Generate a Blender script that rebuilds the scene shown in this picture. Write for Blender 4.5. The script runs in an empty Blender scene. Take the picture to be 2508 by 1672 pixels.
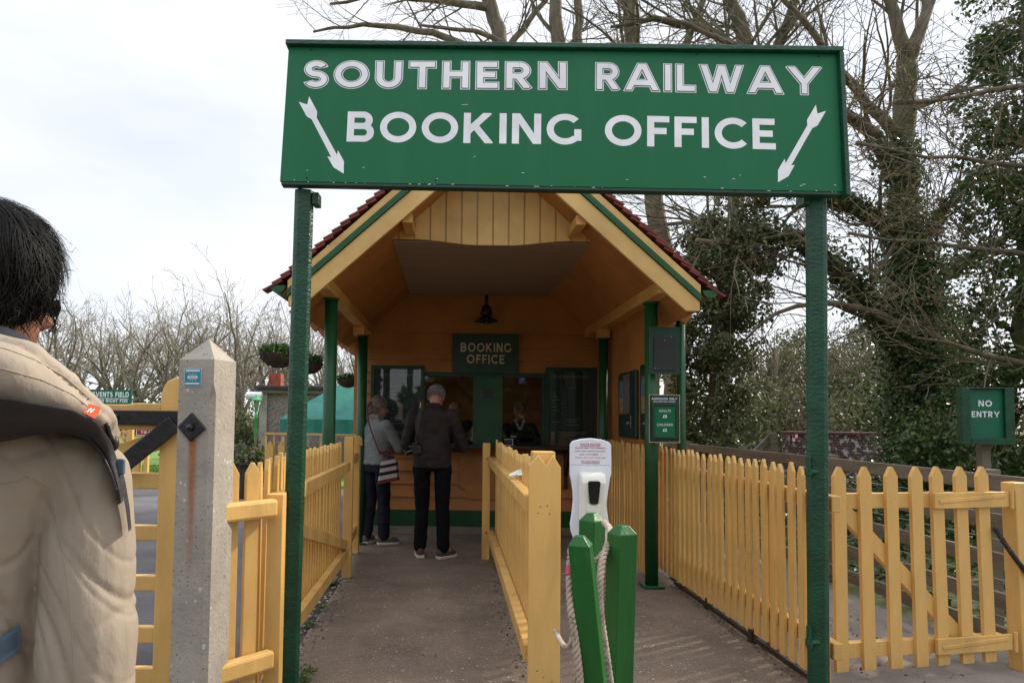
import bpy, math, random
import numpy as np
from mathutils import Vector, Matrix, noise as mnoise
R = math.radians
C = bpy.context.scene.collection
random.seed(7)
rng = np.random.default_rng(11)

# ------------------------------------------------------------------ camera
F_PX, CX, CY, CAM_H = 1672., 1106., 944., 1.41      # focal length and optical centre in a 2508 x 1672 frame
TILT, ROLL = math.atan(80/1672), .012
_f = np.array([0, math.cos(TILT), math.sin(TILT)])
_u0 = np.array([0, -math.sin(TILT), math.cos(TILT)])
_r0 = np.array([1., 0, 0])
_r = _r0*math.cos(ROLL)+_u0*math.sin(ROLL)
_u = _u0*math.cos(ROLL)-_r0*math.sin(ROLL)
EYE = np.array([0, 0, CAM_H])
K = 2508/2352

def at(x, y, d):
    """world point that the photograph shows at (x, y), standing d metres down the walkway"""
    v = _f+_r*(x*K-CX)/F_PX+_u*(CY-y*K)/F_PX
    return EYE+v*(d/v[1])

def gnd(x, y, z=0.):
    v = _f+_r*(x*K-CX)/F_PX+_u*(CY-y*K)/F_PX
    return EYE+v*((z-CAM_H)/v[2])

cam = bpy.data.cameras.new('camera')
camo = bpy.data.objects.new('camera', cam)
C.objects.link(camo)
camo.matrix_world = Matrix(((_r[0], _u[0], -_f[0], 0), (_r[1], _u[1], -_f[1], 0), (_r[2], _u[2], -_f[2], CAM_H), (0, 0, 0, 1)))
cam.sensor_width = 36
cam.lens = 36*F_PX/2508
cam.shift_x = (1254-CX)/2508
cam.shift_y = (CY-836)/2508
cam.clip_start, cam.clip_end = .05, 600
bpy.context.scene.camera = camo

# ------------------------------------------------------------------ sky, sun, exposure
SUN_EL, SUN_AZ = R(37), R(60)         # azimuth from +Y towards +X
w = bpy.data.worlds.new('World')
bpy.context.scene.world = w
w.use_nodes = True
nt = w.node_tree
nt.nodes.clear()
N = nt.nodes.new
out = N('ShaderNodeOutputWorld'); bg = N('ShaderNodeBackground')
sky = N('ShaderNodeTexSky'); sky.sky_type = 'NISHITA'; sky.sun_disc = False
sky.sun_elevation = SUN_EL; sky.sun_rotation = SUN_AZ
tc = N('ShaderNodeTexCoord'); mp = N('ShaderNodeMapping'); mp.inputs['Scale'].default_value = (1, 1, 2.6)
nz = N('ShaderNodeTexNoise'); nz.inputs['Scale'].default_value = 2.1; nz.inputs['Detail'].default_value = 6; nz.inputs['Roughness'].default_value = .55
cr = N('ShaderNodeValToRGB')
cr.color_ramp.elements[0].position = .3; cr.color_ramp.elements[0].color = (.72, .72, .72, 1)
cr.color_ramp.elements[1].position = .62; cr.color_ramp.elements[1].color = (.99, .99, .99, 1)
mx = N('ShaderNodeMix'); mx.data_type = 'RGBA'
mx.inputs['B'].default_value = (7.0, 7.25, 7.7, 1)
nt.links.new(tc.outputs['Generated'], mp.inputs['Vector']); nt.links.new(mp.outputs['Vector'], nz.inputs['Vector'])
nt.links.new(nz.outputs['Fac'], cr.inputs['Fac']); nt.links.new(cr.outputs['Color'], mx.inputs['Factor'])
nt.links.new(sky.outputs['Color'], mx.inputs['A']); # an overcast sky is brighter overhead than low down
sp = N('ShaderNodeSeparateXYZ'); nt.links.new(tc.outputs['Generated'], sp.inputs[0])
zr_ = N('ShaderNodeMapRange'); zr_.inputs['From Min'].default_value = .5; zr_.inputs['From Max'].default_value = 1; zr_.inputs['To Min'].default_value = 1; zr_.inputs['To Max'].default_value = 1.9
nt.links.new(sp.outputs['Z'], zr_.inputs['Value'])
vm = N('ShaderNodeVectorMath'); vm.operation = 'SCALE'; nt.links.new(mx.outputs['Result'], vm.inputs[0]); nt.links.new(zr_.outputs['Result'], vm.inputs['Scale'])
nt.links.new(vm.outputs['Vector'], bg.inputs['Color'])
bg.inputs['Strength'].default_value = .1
nt.links.new(bg.outputs['Background'], out.inputs['Surface'])
sl = bpy.data.lights.new('sun', 'SUN'); sl.energy = 3.2; sl.angle = R(2); sl.color = (1, .90, .74)
so = bpy.data.objects.new('sun', sl); C.objects.link(so)
sd = Vector((math.sin(SUN_AZ)*math.cos(SUN_EL), math.cos(SUN_AZ)*math.cos(SUN_EL), math.sin(SUN_EL)))
so.rotation_euler = sd.to_track_quat('Z', 'Y').to_euler(); so.location = (20, 20, 30)
vs = bpy.context.scene.view_settings
vs.view_transform = 'Standard'; vs.look = 'None'; vs.exposure = 0.6; vs.gamma = 1

# ------------------------------------------------------------------ materials
def newmat(name):
    m = bpy.data.materials.new(name); m.use_nodes = True
    return m, m.node_tree, m.node_tree.nodes['Principled BSDF']

def node(t, kind, **kw):
    n = t.nodes.new(kind)
    for k, v in kw.items():
        if k in n.inputs: n.inputs[k].default_value = v
        else: setattr(n, k, v)
    return n

def surf(name, col, rough=.5, var=.12, vscale=4., bump=.0, bscale=60., spec=.5, stretch=(1, 1, 1), speck=None, metal=0., col2=None, dirt=None):
    """painted / mineral / cloth surface: base colour broken by noise, optional speckle and bump"""
    m, t, b = newmat(name)
    L = t.links.new
    tc = node(t, 'ShaderNodeTexCoord'); mp = node(t, 'ShaderNodeMapping', Scale=stretch)
    L(tc.outputs['Object'], mp.inputs['Vector'])
    n1 = node(t, 'ShaderNodeTexNoise', Scale=vscale, Detail=6., Roughness=.6)
    L(mp.outputs['Vector'], n1.inputs['Vector'])
    mx = node(t, 'ShaderNodeMix', data_type='RGBA')
    c2 = col2 or tuple(c*(1-2.2*var) for c in col)
    mx.inputs['A'].default_value = (*[min(1, c*(1+var)) for c in col], 1); mx.inputs['B'].default_value = (*c2, 1)
    rp = node(t, 'ShaderNodeMapRange'); rp.inputs['From Min'].default_value = .38; rp.inputs['From Max'].default_value = .68
    L(n1.outputs['Fac'], rp.inputs['Value']); L(rp.outputs['Result'], mx.inputs['Factor'])
    cur = mx.outputs['Result']
    if dirt:
        dcol, lo, hi, dsc = dirt
        n3 = node(t, 'ShaderNodeTexNoise', Scale=dsc, Detail=8., Roughness=.75)
        L(mp.outputs['Vector'], n3.inputs['Vector'])
        r3 = node(t, 'ShaderNodeMapRange'); r3.inputs['From Min'].default_value = lo; r3.inputs['From Max'].default_value = hi
        L(n3.outputs['Fac'], r3.inputs['Value'])
        m3 = node(t, 'ShaderNodeMix', data_type='RGBA'); m3.inputs['B'].default_value = (*dcol, 1)
        L(r3.outputs['Result'], m3.inputs['Factor']); L(cur, m3.inputs['A']); cur = m3.outputs['Result']
    if speck:
        for scol, ssc, thr in speck:
            v = node(t, 'ShaderNodeTexVoronoi', Scale=ssc); L(tc.outputs['Object'], v.inputs['Vector'])
            sep = node(t, 'ShaderNodeSeparateColor'); L(v.outputs['Color'], sep.inputs['Color'])
            th = node(t, 'ShaderNodeMath', operation='MULTIPLY'); th.inputs[1].default_value = .42; L(sep.outputs['Green'], th.inputs[0])
            a = node(t, 'ShaderNodeMath', operation='LESS_THAN'); L(th.outputs[0], a.inputs[1])
            L(v.outputs['Distance'], a.inputs[0])
            g = node(t, 'ShaderNodeMath', operation='GREATER_THAN'); g.inputs[1].default_value = thr
            L(sep.outputs['Red'], g.inputs[0])
            mu = node(t, 'ShaderNodeMath', operation='MULTIPLY'); L(a.outputs[0], mu.inputs[0]); L(g.outputs[0], mu.inputs[1])
            mm = node(t, 'ShaderNodeMix', data_type='RGBA'); mm.inputs['B'].default_value = (*scol, 1)
            L(mu.outputs[0], mm.inputs['Factor']); L(cur, mm.inputs['A']); cur = mm.outputs['Result']
    L(cur, b.inputs['Base Color'])
    rr = node(t, 'ShaderNodeMapRange'); rr.inputs['To Min'].default_value = max(.05, rough-.1); rr.inputs['To Max'].default_value = min(1, rough+.12)
    L(n1.outputs['Fac'], rr.inputs['Value']); L(rr.outputs['Result'], b.inputs['Roughness'])
    b.inputs['Specular IOR Level'].default_value = spec; b.inputs['Metallic'].default_value = metal
    if bump:
        n2 = node(t, 'ShaderNodeTexNoise', Scale=bscale, Detail=4., Roughness=.55)
        L(mp.outputs['Vector'], n2.inputs['Vector'])
        bp = node(t, 'ShaderNodeBump', Strength=bump, Distance=.01)
        L(n2.outputs['Fac'], bp.inputs['Height']); L(bp.outputs['Normal'], b.inputs['Normal'])
    return m

def leafmat(name, cols, rough=.45, trans=.25):
    m, t, b = newmat(name); L = t.links.new
    g = node(t, 'ShaderNodeNewGeometry'); cr = node(t, 'ShaderNodeValToRGB')
    e = cr.color_ramp.elements
    for i, c in enumerate(cols):
        p = i/(len(cols)-1)
        el = e[i] if i < 2 else e.new(p)
        el.position = p; el.color = (*c, 1)
    L(g.outputs['Random Per Island'], cr.inputs['Fac']); L(cr.outputs['Color'], b.inputs['Base Color'])
    b.inputs['Roughness'].default_value = rough
    tr = node(t, 'ShaderNodeBsdfTranslucent'); L(cr.outputs['Color'], tr.inputs['Color'])
    ms = node(t, 'ShaderNodeMixShader', Fac=trans)
    L(b.outputs['BSDF'], ms.inputs[1]); L(tr.outputs['BSDF'], ms.inputs[2])
    L(ms.outputs['Shader'], t.nodes['Material Output'].inputs['Surface'])
    return m

M = {}
M['yellow'] = surf('yellow_paint', (.69, .42, .135), .42, .10, 5., .16, 60., dirt=((.36, .22, .09), .64, .78, 13.), stretch=(1, 1, .22), spec=.35)
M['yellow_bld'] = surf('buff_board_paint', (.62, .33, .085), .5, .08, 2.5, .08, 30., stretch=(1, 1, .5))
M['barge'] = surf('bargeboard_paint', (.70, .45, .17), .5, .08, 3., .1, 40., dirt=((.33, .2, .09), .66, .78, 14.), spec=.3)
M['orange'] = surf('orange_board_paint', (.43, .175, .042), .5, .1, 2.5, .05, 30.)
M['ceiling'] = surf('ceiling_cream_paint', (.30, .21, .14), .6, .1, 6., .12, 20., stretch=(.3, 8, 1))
M['gpost'] = surf('dark_green_gloss', (.006, .058, .027), .3, .15, 6., .5, 48., spec=.45, stretch=(1, 1, 1.5))
M['gcol'] = surf('green_column_paint', (.006, .080, .022), .42, .12, 4., .08, 30.)
M['gdark'] = surf('dark_green_frame_paint', (.006, .038, .02), .4, .1, 5., .05, 40.)
M['gsign'] = surf('sign_green_enamel', (.008, .125, .046), .45, .10, 1.3, .03, 12., spec=.22, col2=(.014, .145, .062), stretch=(3, 1, .5), dirt=((.022, .15, .075), .52, .75, 1.5))
M['gbollard'] = surf('bright_green_paint', (.010, .105, .016), .40, .12, 5., .25, 50., stretch=(1, 1, .2), dirt=((.05, .13, .05), .62, .7, 16.), spec=.35)
M['glamp'] = surf('lamp_green_paint', (.05, .36, .1), .4, .1)
M['white'] = surf('sign_white_vinyl', (.87, .87, .90), .45, .05, 5.)
M['inline'] = surf('sign_dark_inline', (.03, .07, .05), .5, .05)
M['cream'] = surf('cream_lettering', (.62, .50, .34), .5, .05)
M['bwhite'] = surf('white_plastic', (.78, .80, .86), .35, .04, 4.)
M['iwhite'] = surf('ivory_plastic', (.78, .76, .68), .3, .03, 4.)
M['redtext'] = surf('red_print', (.45, .06, .10), .5, .05)
M['redband'] = surf('poster_red_print', (.42, .015, .03), .4, .1)
M['tile'] = surf('red_clay_tile', (.19, .035, .026), .6, .25, 7., .3, 40.)
M['conc'] = surf('aggregate_concrete', (.36, .325, .275), .85, .10, 4., .35, 60., spec=.25,
                 speck=[((.50, .48, .44), 120., .86), ((.12, .10, .085), 120., .86), ((.52, .50, .47), 46., .93)], dirt=((.20, .17, .14), .55, .8, 3.))
M['path'] = surf('brown_concrete_path', (.20, .152, .116), .85, .14, 1.6, .5, 110., spec=.3,
                 speck=[((.36, .31, .26), 105., .62), ((.09, .075, .065), 90., .82), ((.40, .25, .18), 80., .93), ((.46, .42, .37), 48., .94)], dirt=((.135, .11, .09), .50, .72, 1.7))
M['slab'] = surf('grey_concrete_slab', (.25, .215, .185), .85, .15, 2., .4, 80., spec=.3, speck=[((.12, .1, .09), 90., .85)])
M['asphalt'] = surf('asphalt', (.105, .10, .105), .75, .18, .9, .5, 150., spec=.45, speck=[((.2, .19, .19), 150., .85), ((.04, .04, .04), 120., .8)])
M['soil'] = surf('dark_soil', (.055, .04, .03), .95, .3, 9., .9, 45., speck=[((.2, .16, .13), 60., .93)])
M['grassground'] = surf('rough_grass_ground', (.085, .10, .035), .95, .35, 1.2, .8, 30., col2=(.10, .075, .04))
M['lawn'] = surf('lawn', (.13, .23, .035), .9, .25, 6., .8, 80.)
M['lawnb'] = leafmat('lawn_blades', [(.10, .2, .02), (.18, .32, .05), (.15, .24, .05)], .6, .3)
M['weathered'] = surf('weathered_timber', (.155, .125, .09), .8, .2, 3., .4, 24., stretch=(.6, .6, 6), col2=(.12, .10, .07))
M['black'] = surf('black_iron_paint', (.012, .011, .012), .42, .2, 8., .5, 26.)
M['brick'] = None
M['teal'] = surf('teal_canvas', (.008, .16, .125), .6, .1, 4., .2, 6.)
M['gboard'] = surf('teal_sign_paint', (.003, .115, .06), .45, .06, 4.)
M['pebble'] = surf('pebbledash_render', (.23, .19, .165), .9, .2, 14., .7, 30., speck=[((.42, .38, .34), 40., .75)])
M['darkroof'] = surf('dark_felt_roof', (.04, .038, .04), .8, .2)
M['coping'] = surf('maroon_coping', (.12, .05, .045), .9, .2, 5.)
M['brickred'] = surf('red_brick_chimney', (.34, .07, .04), .85, .2, 5.)
M['bark'] = surf('grey_brown_bark', (.155, .12, .085), .9, .3, 6., .7, 14., stretch=(1, 1, .35), col2=(.075, .07, .035))
M['bark2'] = surf('dark_mossy_bark', (.085, .075, .048), .9, .3, 5., .7, 16., col2=(.06, .075, .02))
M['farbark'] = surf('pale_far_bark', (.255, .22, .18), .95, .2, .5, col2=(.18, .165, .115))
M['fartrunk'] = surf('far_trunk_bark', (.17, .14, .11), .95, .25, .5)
M['twig'] = surf('twig_bark', (.17, .125, .085), .9, .25, 3., col2=(.11, .11, .05))
M['ivy'] = leafmat('ivy_leaf', [(.028, .062, .014), (.056, .105, .026), (.04, .078, .018), (.10, .16, .042), (.07, .10, .03)], .33, .24)
M['ivyolive'] = leafmat('olive_ivy_leaf', [(.05, .07, .022), (.085, .105, .035), (.06, .075, .024), (.14, .16, .065)], .34, .22)
M['bush'] = leafmat('olive_leaf', [(.06, .075, .02), (.10, .12, .035), (.075, .09, .03), (.135, .145, .05)], .5, .3)
M['bush2'] = leafmat('dull_olive_leaf', [(.085, .085, .04), (.125, .115, .065), (.105, .115, .045), (.15, .135, .08)], .6, .3)
M['bud'] = leafmat('spring_bud', [(.16, .13, .03), (.25, .22, .05), (.19, .12, .05), (.14, .15, .04)], .6, .3)
M['basketgreen'] = leafmat('basket_plant', [(.05, .12, .02), (.09, .2, .04), (.04, .09, .02)], .5, .3)
M['wicker'] = surf('dark_wicker', (.05, .03, .022), .8, .4, 12.)
M['chain'] = surf('pale_chain', (.45, .45, .45), .4, .1, metal=.6)
M['rope'] = surf('natural_rope', (.46, .37, .29), .9, .15, 14., .5, 220.)
M['rust'] = surf('rust_stain', (.26, .11, .05), .9, .3, 12.)
M['skin'] = surf('skin', (.48, .22, .15), .5, .08, 9.)
M['skin2'] = surf('tan_skin', (.30, .14, .09), .5, .08, 9.)
M['hairblack'] = surf('black_hair', (.0045, .004, .0042), .62, .3, 30., spec=.13)
M['hairgrey'] = surf('grey_brown_hair', (.27, .20, .155), .55, .4, 40., col2=(.06, .045, .035))
M['hairsilver'] = surf('cropped_silver_hair', (.27, .24, .23), .85, .35, 70., .8, 160.)
M['fleece'] = surf('grey_fleece', (.20, .215, .215), .95, .1, 6., .5, 40., spec=.15)
M['navy'] = surf('navy_trousers', (.012, .012, .024), .85, .15, 6., .4, 14., spec=.2)
M['blacktr'] = surf('black_trousers', (.006, .006, .008), .85, .15, 6., .4, 14., spec=.15)
M['brownjk'] = surf('brown_black_jacket', (.035, .027, .026), .85, .15, 5., .5, 14., spec=.2)
M['staffjk'] = surf('dark_staff_jacket', (.015, .014, .014), .8, .1)
M['coat'] = surf('beige_raincoat', (.33, .27, .21), .68, .07, 5., .4, 30., spec=.25, stretch=(1, 1, .5))
M['navycollar'] = surf('navy_lining', (.012, .013, .022), .7, .1)
M['webbing'] = surf('black_padded_strap', (.022, .02, .023), .6, .12, 20., .2, 200.)
M['orangetag'] = surf('orange_tag', (.75, .075, .015), .5, .05)
M['steelblue'] = surf('blue_grey_webbing', (.06, .10, .14), .6, .1)
M['shoe'] = surf('grey_canvas_shoe', (.10, .085, .075), .8, .1)
M['shoered'] = surf('brown_suede_shoe', (.10, .05, .045), .8, .1)
M['sole'] = surf('white_rubber_sole', (.62, .58, .54), .6, .06)
M['lens'] = surf('dark_lens', (.006, .006, .007), .12, .05)
M['redstrap'] = surf('dark_red_leather', (.12, .02, .025), .5, .1)
M['blackstripe'] = surf('black_canvas', (.012, .012, .016), .8, .1)
M['whitestripe'] = surf('off_white_canvas', (.52, .46, .44), .8, .06)
M['blue'] = surf('blue_sticker', (.02, .09, .35), .4, .05)
M['darkwood'] = surf('dark_counter_wood', (.03, .018, .012), .35, .2, 4.)
M['posterbg'] = surf('dark_poster_print', (.012, .03, .026), .4, .15)
M['postertext'] = surf('poster_pale_print', (.25, .28, .27), .5, .05)
M['photoblue'] = surf('poster_blue_print', (.04, .16, .36), .4, .3, 20., col2=(.2, .12, .03))
M['photosand'] = surf('poster_sand_print', (.35, .22, .07), .4, .3, 25., col2=(.1, .1, .12))
M['photogrey'] = surf('poster_grey_print', (.16, .14, .12), .4, .3, 25.)
M['boardblack'] = surf('blackboard_face', (.018, .022, .02), .5, .2, 4.)
M['lighttile'] = surf('blue_plaque_enamel', (.03, .24, .32), .4, .1, 20.)
M['alu'] = surf('pale_metal', (.5, .52, .52), .4, .05)
M['tissue'] = surf('white_tissue', (.8, .78, .78), .8, .05)
M['maroon'] = surf('maroon_sign_paint', (.32, .02, .04), .5, .05)

def glassmat():
    m, t, b = newmat('window_glass'); L = t.links.new
    gl = node(t, 'ShaderNodeBsdfGlossy', Roughness=.02); tr = node(t, 'ShaderNodeBsdfTransparent')
    fr = node(t, 'ShaderNodeFresnel', IOR=1.5); ms = node(t, 'ShaderNodeMixShader')
    L(fr.outputs['Fac'], ms.inputs['Fac']); L(tr.outputs['BSDF'], ms.inputs[1]); L(gl.outputs['BSDF'], ms.inputs[2])
    L(ms.outputs['Shader'], t.nodes['Material Output'].inputs['Surface'])
    return m
M['glass'] = glassmat()

def brickmat():
    m, t, b = newmat('lichened_brick'); L = t.links.new
    tc = node(t, 'ShaderNodeTexCoord'); mp = node(t, 'ShaderNodeMapping'); mp.inputs['Rotation'].default_value = (R(90), 0, 0)
    L(tc.outputs['Object'], mp.inputs['Vector'])
    br = node(t, 'ShaderNodeTexBrick', Scale=4.4)
    br.inputs['Color1'].default_value = (.09, .035, .03, 1); br.inputs['Color2'].default_value = (.055, .03, .028, 1); br.inputs['Mortar'].default_value = (.15, .13, .12, 1)
    L(mp.outputs['Vector'], br.inputs['Vector'])
    n = node(t, 'ShaderNodeTexNoise', Scale=9., Detail=6., Roughness=.7); L(tc.outputs['Object'], n.inputs['Vector'])
    rp = node(t, 'ShaderNodeMapRange'); rp.inputs['From Min'].default_value = .52; rp.inputs['From Max'].default_value = .57
    L(n.outputs['Fac'], rp.inputs['Value'])
    mx = node(t, 'ShaderNodeMix', data_type='RGBA'); mx.inputs['B'].default_value = (.42, .41, .40, 1)
    L(rp.outputs['Result'], mx.inputs['Factor']); L(br.outputs['Color'], mx.inputs['A']); L(mx.outputs['Result'], b.inputs['Base Color'])
    b.inputs['Roughness'].default_value = .9
    return m
M['brick'] = brickmat()

# ------------------------------------------------------------------ mesh helpers
class MB:
    def __init__(self): self.v = []; self.f = []; self.n = 0
    def add(self, verts, faces):
        verts = np.asarray(verts, float).reshape(-1, 3)
        o = self.n; self.v.append(verts); self.n += len(verts)
        if isinstance(faces, np.ndarray): self.f.extend((faces+o).tolist())
        else: self.f.extend([[i+o for i in q] for q in faces])
        return self
    def box(self, lo, hi):
        x0, y0, z0 = lo; x1, y1, z1 = hi
        return self.add([(x0, y0, z0), (x1, y0, z0), (x1, y1, z0), (x0, y1, z0), (x0, y0, z1), (x1, y0, z1), (x1, y1, z1), (x0, y1, z1)],
                        [(0, 3, 2, 1), (4, 5, 6, 7), (0, 1, 5, 4), (1, 2, 6, 5), (2, 3, 7, 6), (3, 0, 4, 7)])
    def bar(self, p, q, wd, ht, up=(0, 0, 1)):
        """square bar from p to q, wd across, ht along up"""
        p = np.array(p, float); q = np.array(q, float); d = (q-p)/np.linalg.norm(q-p)
        s = np.cross(d, up); s /= np.linalg.norm(s); u = np.cross(s, d)
        c = [(-1, -1), (1, -1), (1, 1), (-1, 1)]
        vs = [p+s*a*wd/2+u*b*ht/2 for a, b in c]+[q+s*a*wd/2+u*b*ht/2 for a, b in c]
        return self.add(vs, [(0, 1, 2, 3), (7, 6, 5, 4), (0, 4, 5, 1), (1, 5, 6, 2), (2, 6, 7, 3), (3, 7, 4, 0)])
    def prism(self, poly, o, ax, ay, az, depth):
        """polygon (list of 2-D) in plane o + a*ax + b*ay, extruded by depth along az"""
        o, ax, ay, az = [np.array(k, float) for k in (o, ax, ay, az)]
        n = len(poly)
        a = [o+ax*x+ay*y for x, y in poly]; b = [p+az*depth for p in a]
        fs = [tuple(range(n))[::-1], tuple(range(n, 2*n))]
        fs += [(i, (i+1) % n, n+(i+1) % n, n+i) for i in range(n)]
        return self.add(a+b, fs)
    def tube(self, pts, rad, n=6, cap=True):
        pts = np.asarray(pts, float); m = len(pts)
        rad = np.broadcast_to(np.asarray(rad, float), (m,))
        d = np.gradient(pts, axis=0); d /= np.linalg.norm(d, axis=1, keepdims=True)+1e-9
        ref = np.array([.31, .17, .93]) if abs(d[0] @ np.array([.31, .17, .93])) < .9 else np.array([1., 0, 0])
        s = np.cross(d, ref); s /= np.linalg.norm(s, axis=1, keepdims=True)+1e-9
        u = np.cross(s, d)
        a = np.arange(n)*2*np.pi/n
        ring = pts[:, None]+rad[:, None, None]*(s[:, None]*np.cos(a)[None, :, None]+u[:, None]*np.sin(a)[None, :, None])
        i = np.arange(m-1)[:, None]*n; j = np.arange(n)[None]; j2 = (j+1) % n
        fs = np.stack([i+j, i+j2, i+n+j2, i+n+j], -1).reshape(-1, 4)
        o = self.n
        self.add(ring.reshape(-1, 3), fs)
        if cap:
            self.f.append([o+k for k in range(n)][::-1]); self.f.append([o+(m-1)*n+k for k in range(n)])
        return self
    def lathe(self, prof, o, n=24):
        o = np.array(o, float); a = np.arange(n)*2*np.pi/n
        vs = []
        for r_, z in prof: vs += [o+(r_*math.cos(t), r_*math.sin(t), z) for t in a]
        fs = [(i*n+j, i*n+(j+1) % n, (i+1)*n+(j+1) % n, (i+1)*n+j) for i in range(len(prof)-1) for j in range(n)]
        fs += [tuple(range(n))[::-1], tuple((len(prof)-1)*n+j for j in range(n))]
        return self.add(vs, fs)
    def ell(self, c, r, n=14, m=10, rot=None):
        vs = []
        for i in range(m+1):
            ph = math.pi*i/m
            for j in range(n):
                t = 2*math.pi*j/n
                vs.append((r[0]*math.sin(ph)*math.cos(t), r[1]*math.sin(ph)*math.sin(t), r[2]*math.cos(ph)))
        vs = np.array(vs)
        if rot is not None: vs = vs @ np.array(rot).T
        fs = [(i*n+j, (i+1)*n+j, (i+1)*n+(j+1) % n, i*n+(j+1) % n) for i in range(m) for j in range(n)]
        return self.add(vs+np.array(c), fs)
    def leaves(self, pos, size, nrm=None, asp=.75):
        """one folded diamond leaf (own island) per position"""
        pos = np.asarray(pos, float); n = len(pos)
        if n == 0: return self
        size = np.broadcast_to(np.asarray(size, float), (n,))[:, None]
        a = rng.normal(size=(n, 3)); a /= np.linalg.norm(a, axis=1, keepdims=True)
        b = rng.normal(size=(n, 3))
        if nrm is not None:
            nn = np.asarray(nrm)+.55*b; a = np.cross(nn, a); a /= np.linalg.norm(a, axis=1, keepdims=True)+1e-9
            b = np.cross(nn, a)
        else: b = np.cross(a, b)
        b /= np.linalg.norm(b, axis=1, keepdims=True)+1e-9
        c = np.cross(a, b)
        p0 = pos; p1 = pos+a*size*.45+b*size*asp*.5+c*size*.12; p2 = pos+a*size; p3 = pos+a*size*.45-b*size*asp*.5+c*size*.12
        vs = np.stack([p0, p1, p2, p3], 1).reshape(-1, 3)
        i = np.arange(n)[:, None]*4
        return self.add(vs, np.concatenate([i+np.array([[0, 1, 2]]), i+np.array([[0, 2, 3]])], 1).reshape(-1, 3))
    def mesh(self, name, origin=(0, 0, 0), smooth=False):
        me = bpy.data.meshes.new(name)
        v = np.concatenate(self.v)-np.array(origin) if self.v else np.zeros((0, 3))
        me.from_pydata(v.tolist(), [], self.f); me.update()
        if smooth: me.polygons.foreach_set('use_smooth', [True]*len(me.polygons))
        return me
    def build(self, name, mat, parent=None, smooth=False, bevel=0, origin=None):
        org = origin if origin is not None else (wloc(parent) if parent is not None else (0, 0, 0))
        me = self.mesh(name, org, smooth)
        return link(name, me, mat, parent, None if parent is not None else org, bevel)

WL = {}
def wloc(o): return WL.get(o.name, (0, 0, 0))
def link(name, me, mat, parent=None, loc=None, bevel=0):
    o = bpy.data.objects.new(name, me); C.objects.link(o)
    if mat is not None and not me.materials: me.materials.append(mat)
    if parent is not None:
        o.parent = parent; WL[o.name] = wloc(parent)
        if loc is not None: o.location = loc
    else:
        loc = tuple(loc) if loc is not None else (0, 0, 0)
        o.location = loc; WL[o.name] = loc
    if bevel:
        b = o.modifiers.new('bevel', 'BEVEL'); b.width = bevel; b.segments = 2; b.limit_method = 'ANGLE'; b.angle_limit = R(35)
    return o
def tag(o, label=None, cat=None, group=None, kind=None):
    if label: o['label'] = label
    if cat: o['category'] = cat
    if group: o['group'] = group
    if kind: o['kind'] = kind
    return o
def thing(name, label, cat, loc, group=None):
    o = bpy.data.objects.new(name, None); C.objects.link(o); o.empty_display_size = .1
    loc = tuple(float(k) for k in loc); o.location = loc; WL[o.name] = loc
    return tag(o, label, cat, group)
def rel(p, parent): return tuple(np.array(p, float)-np.array(wloc(parent)))
def V(*a): return np.array(a, float)

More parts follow.
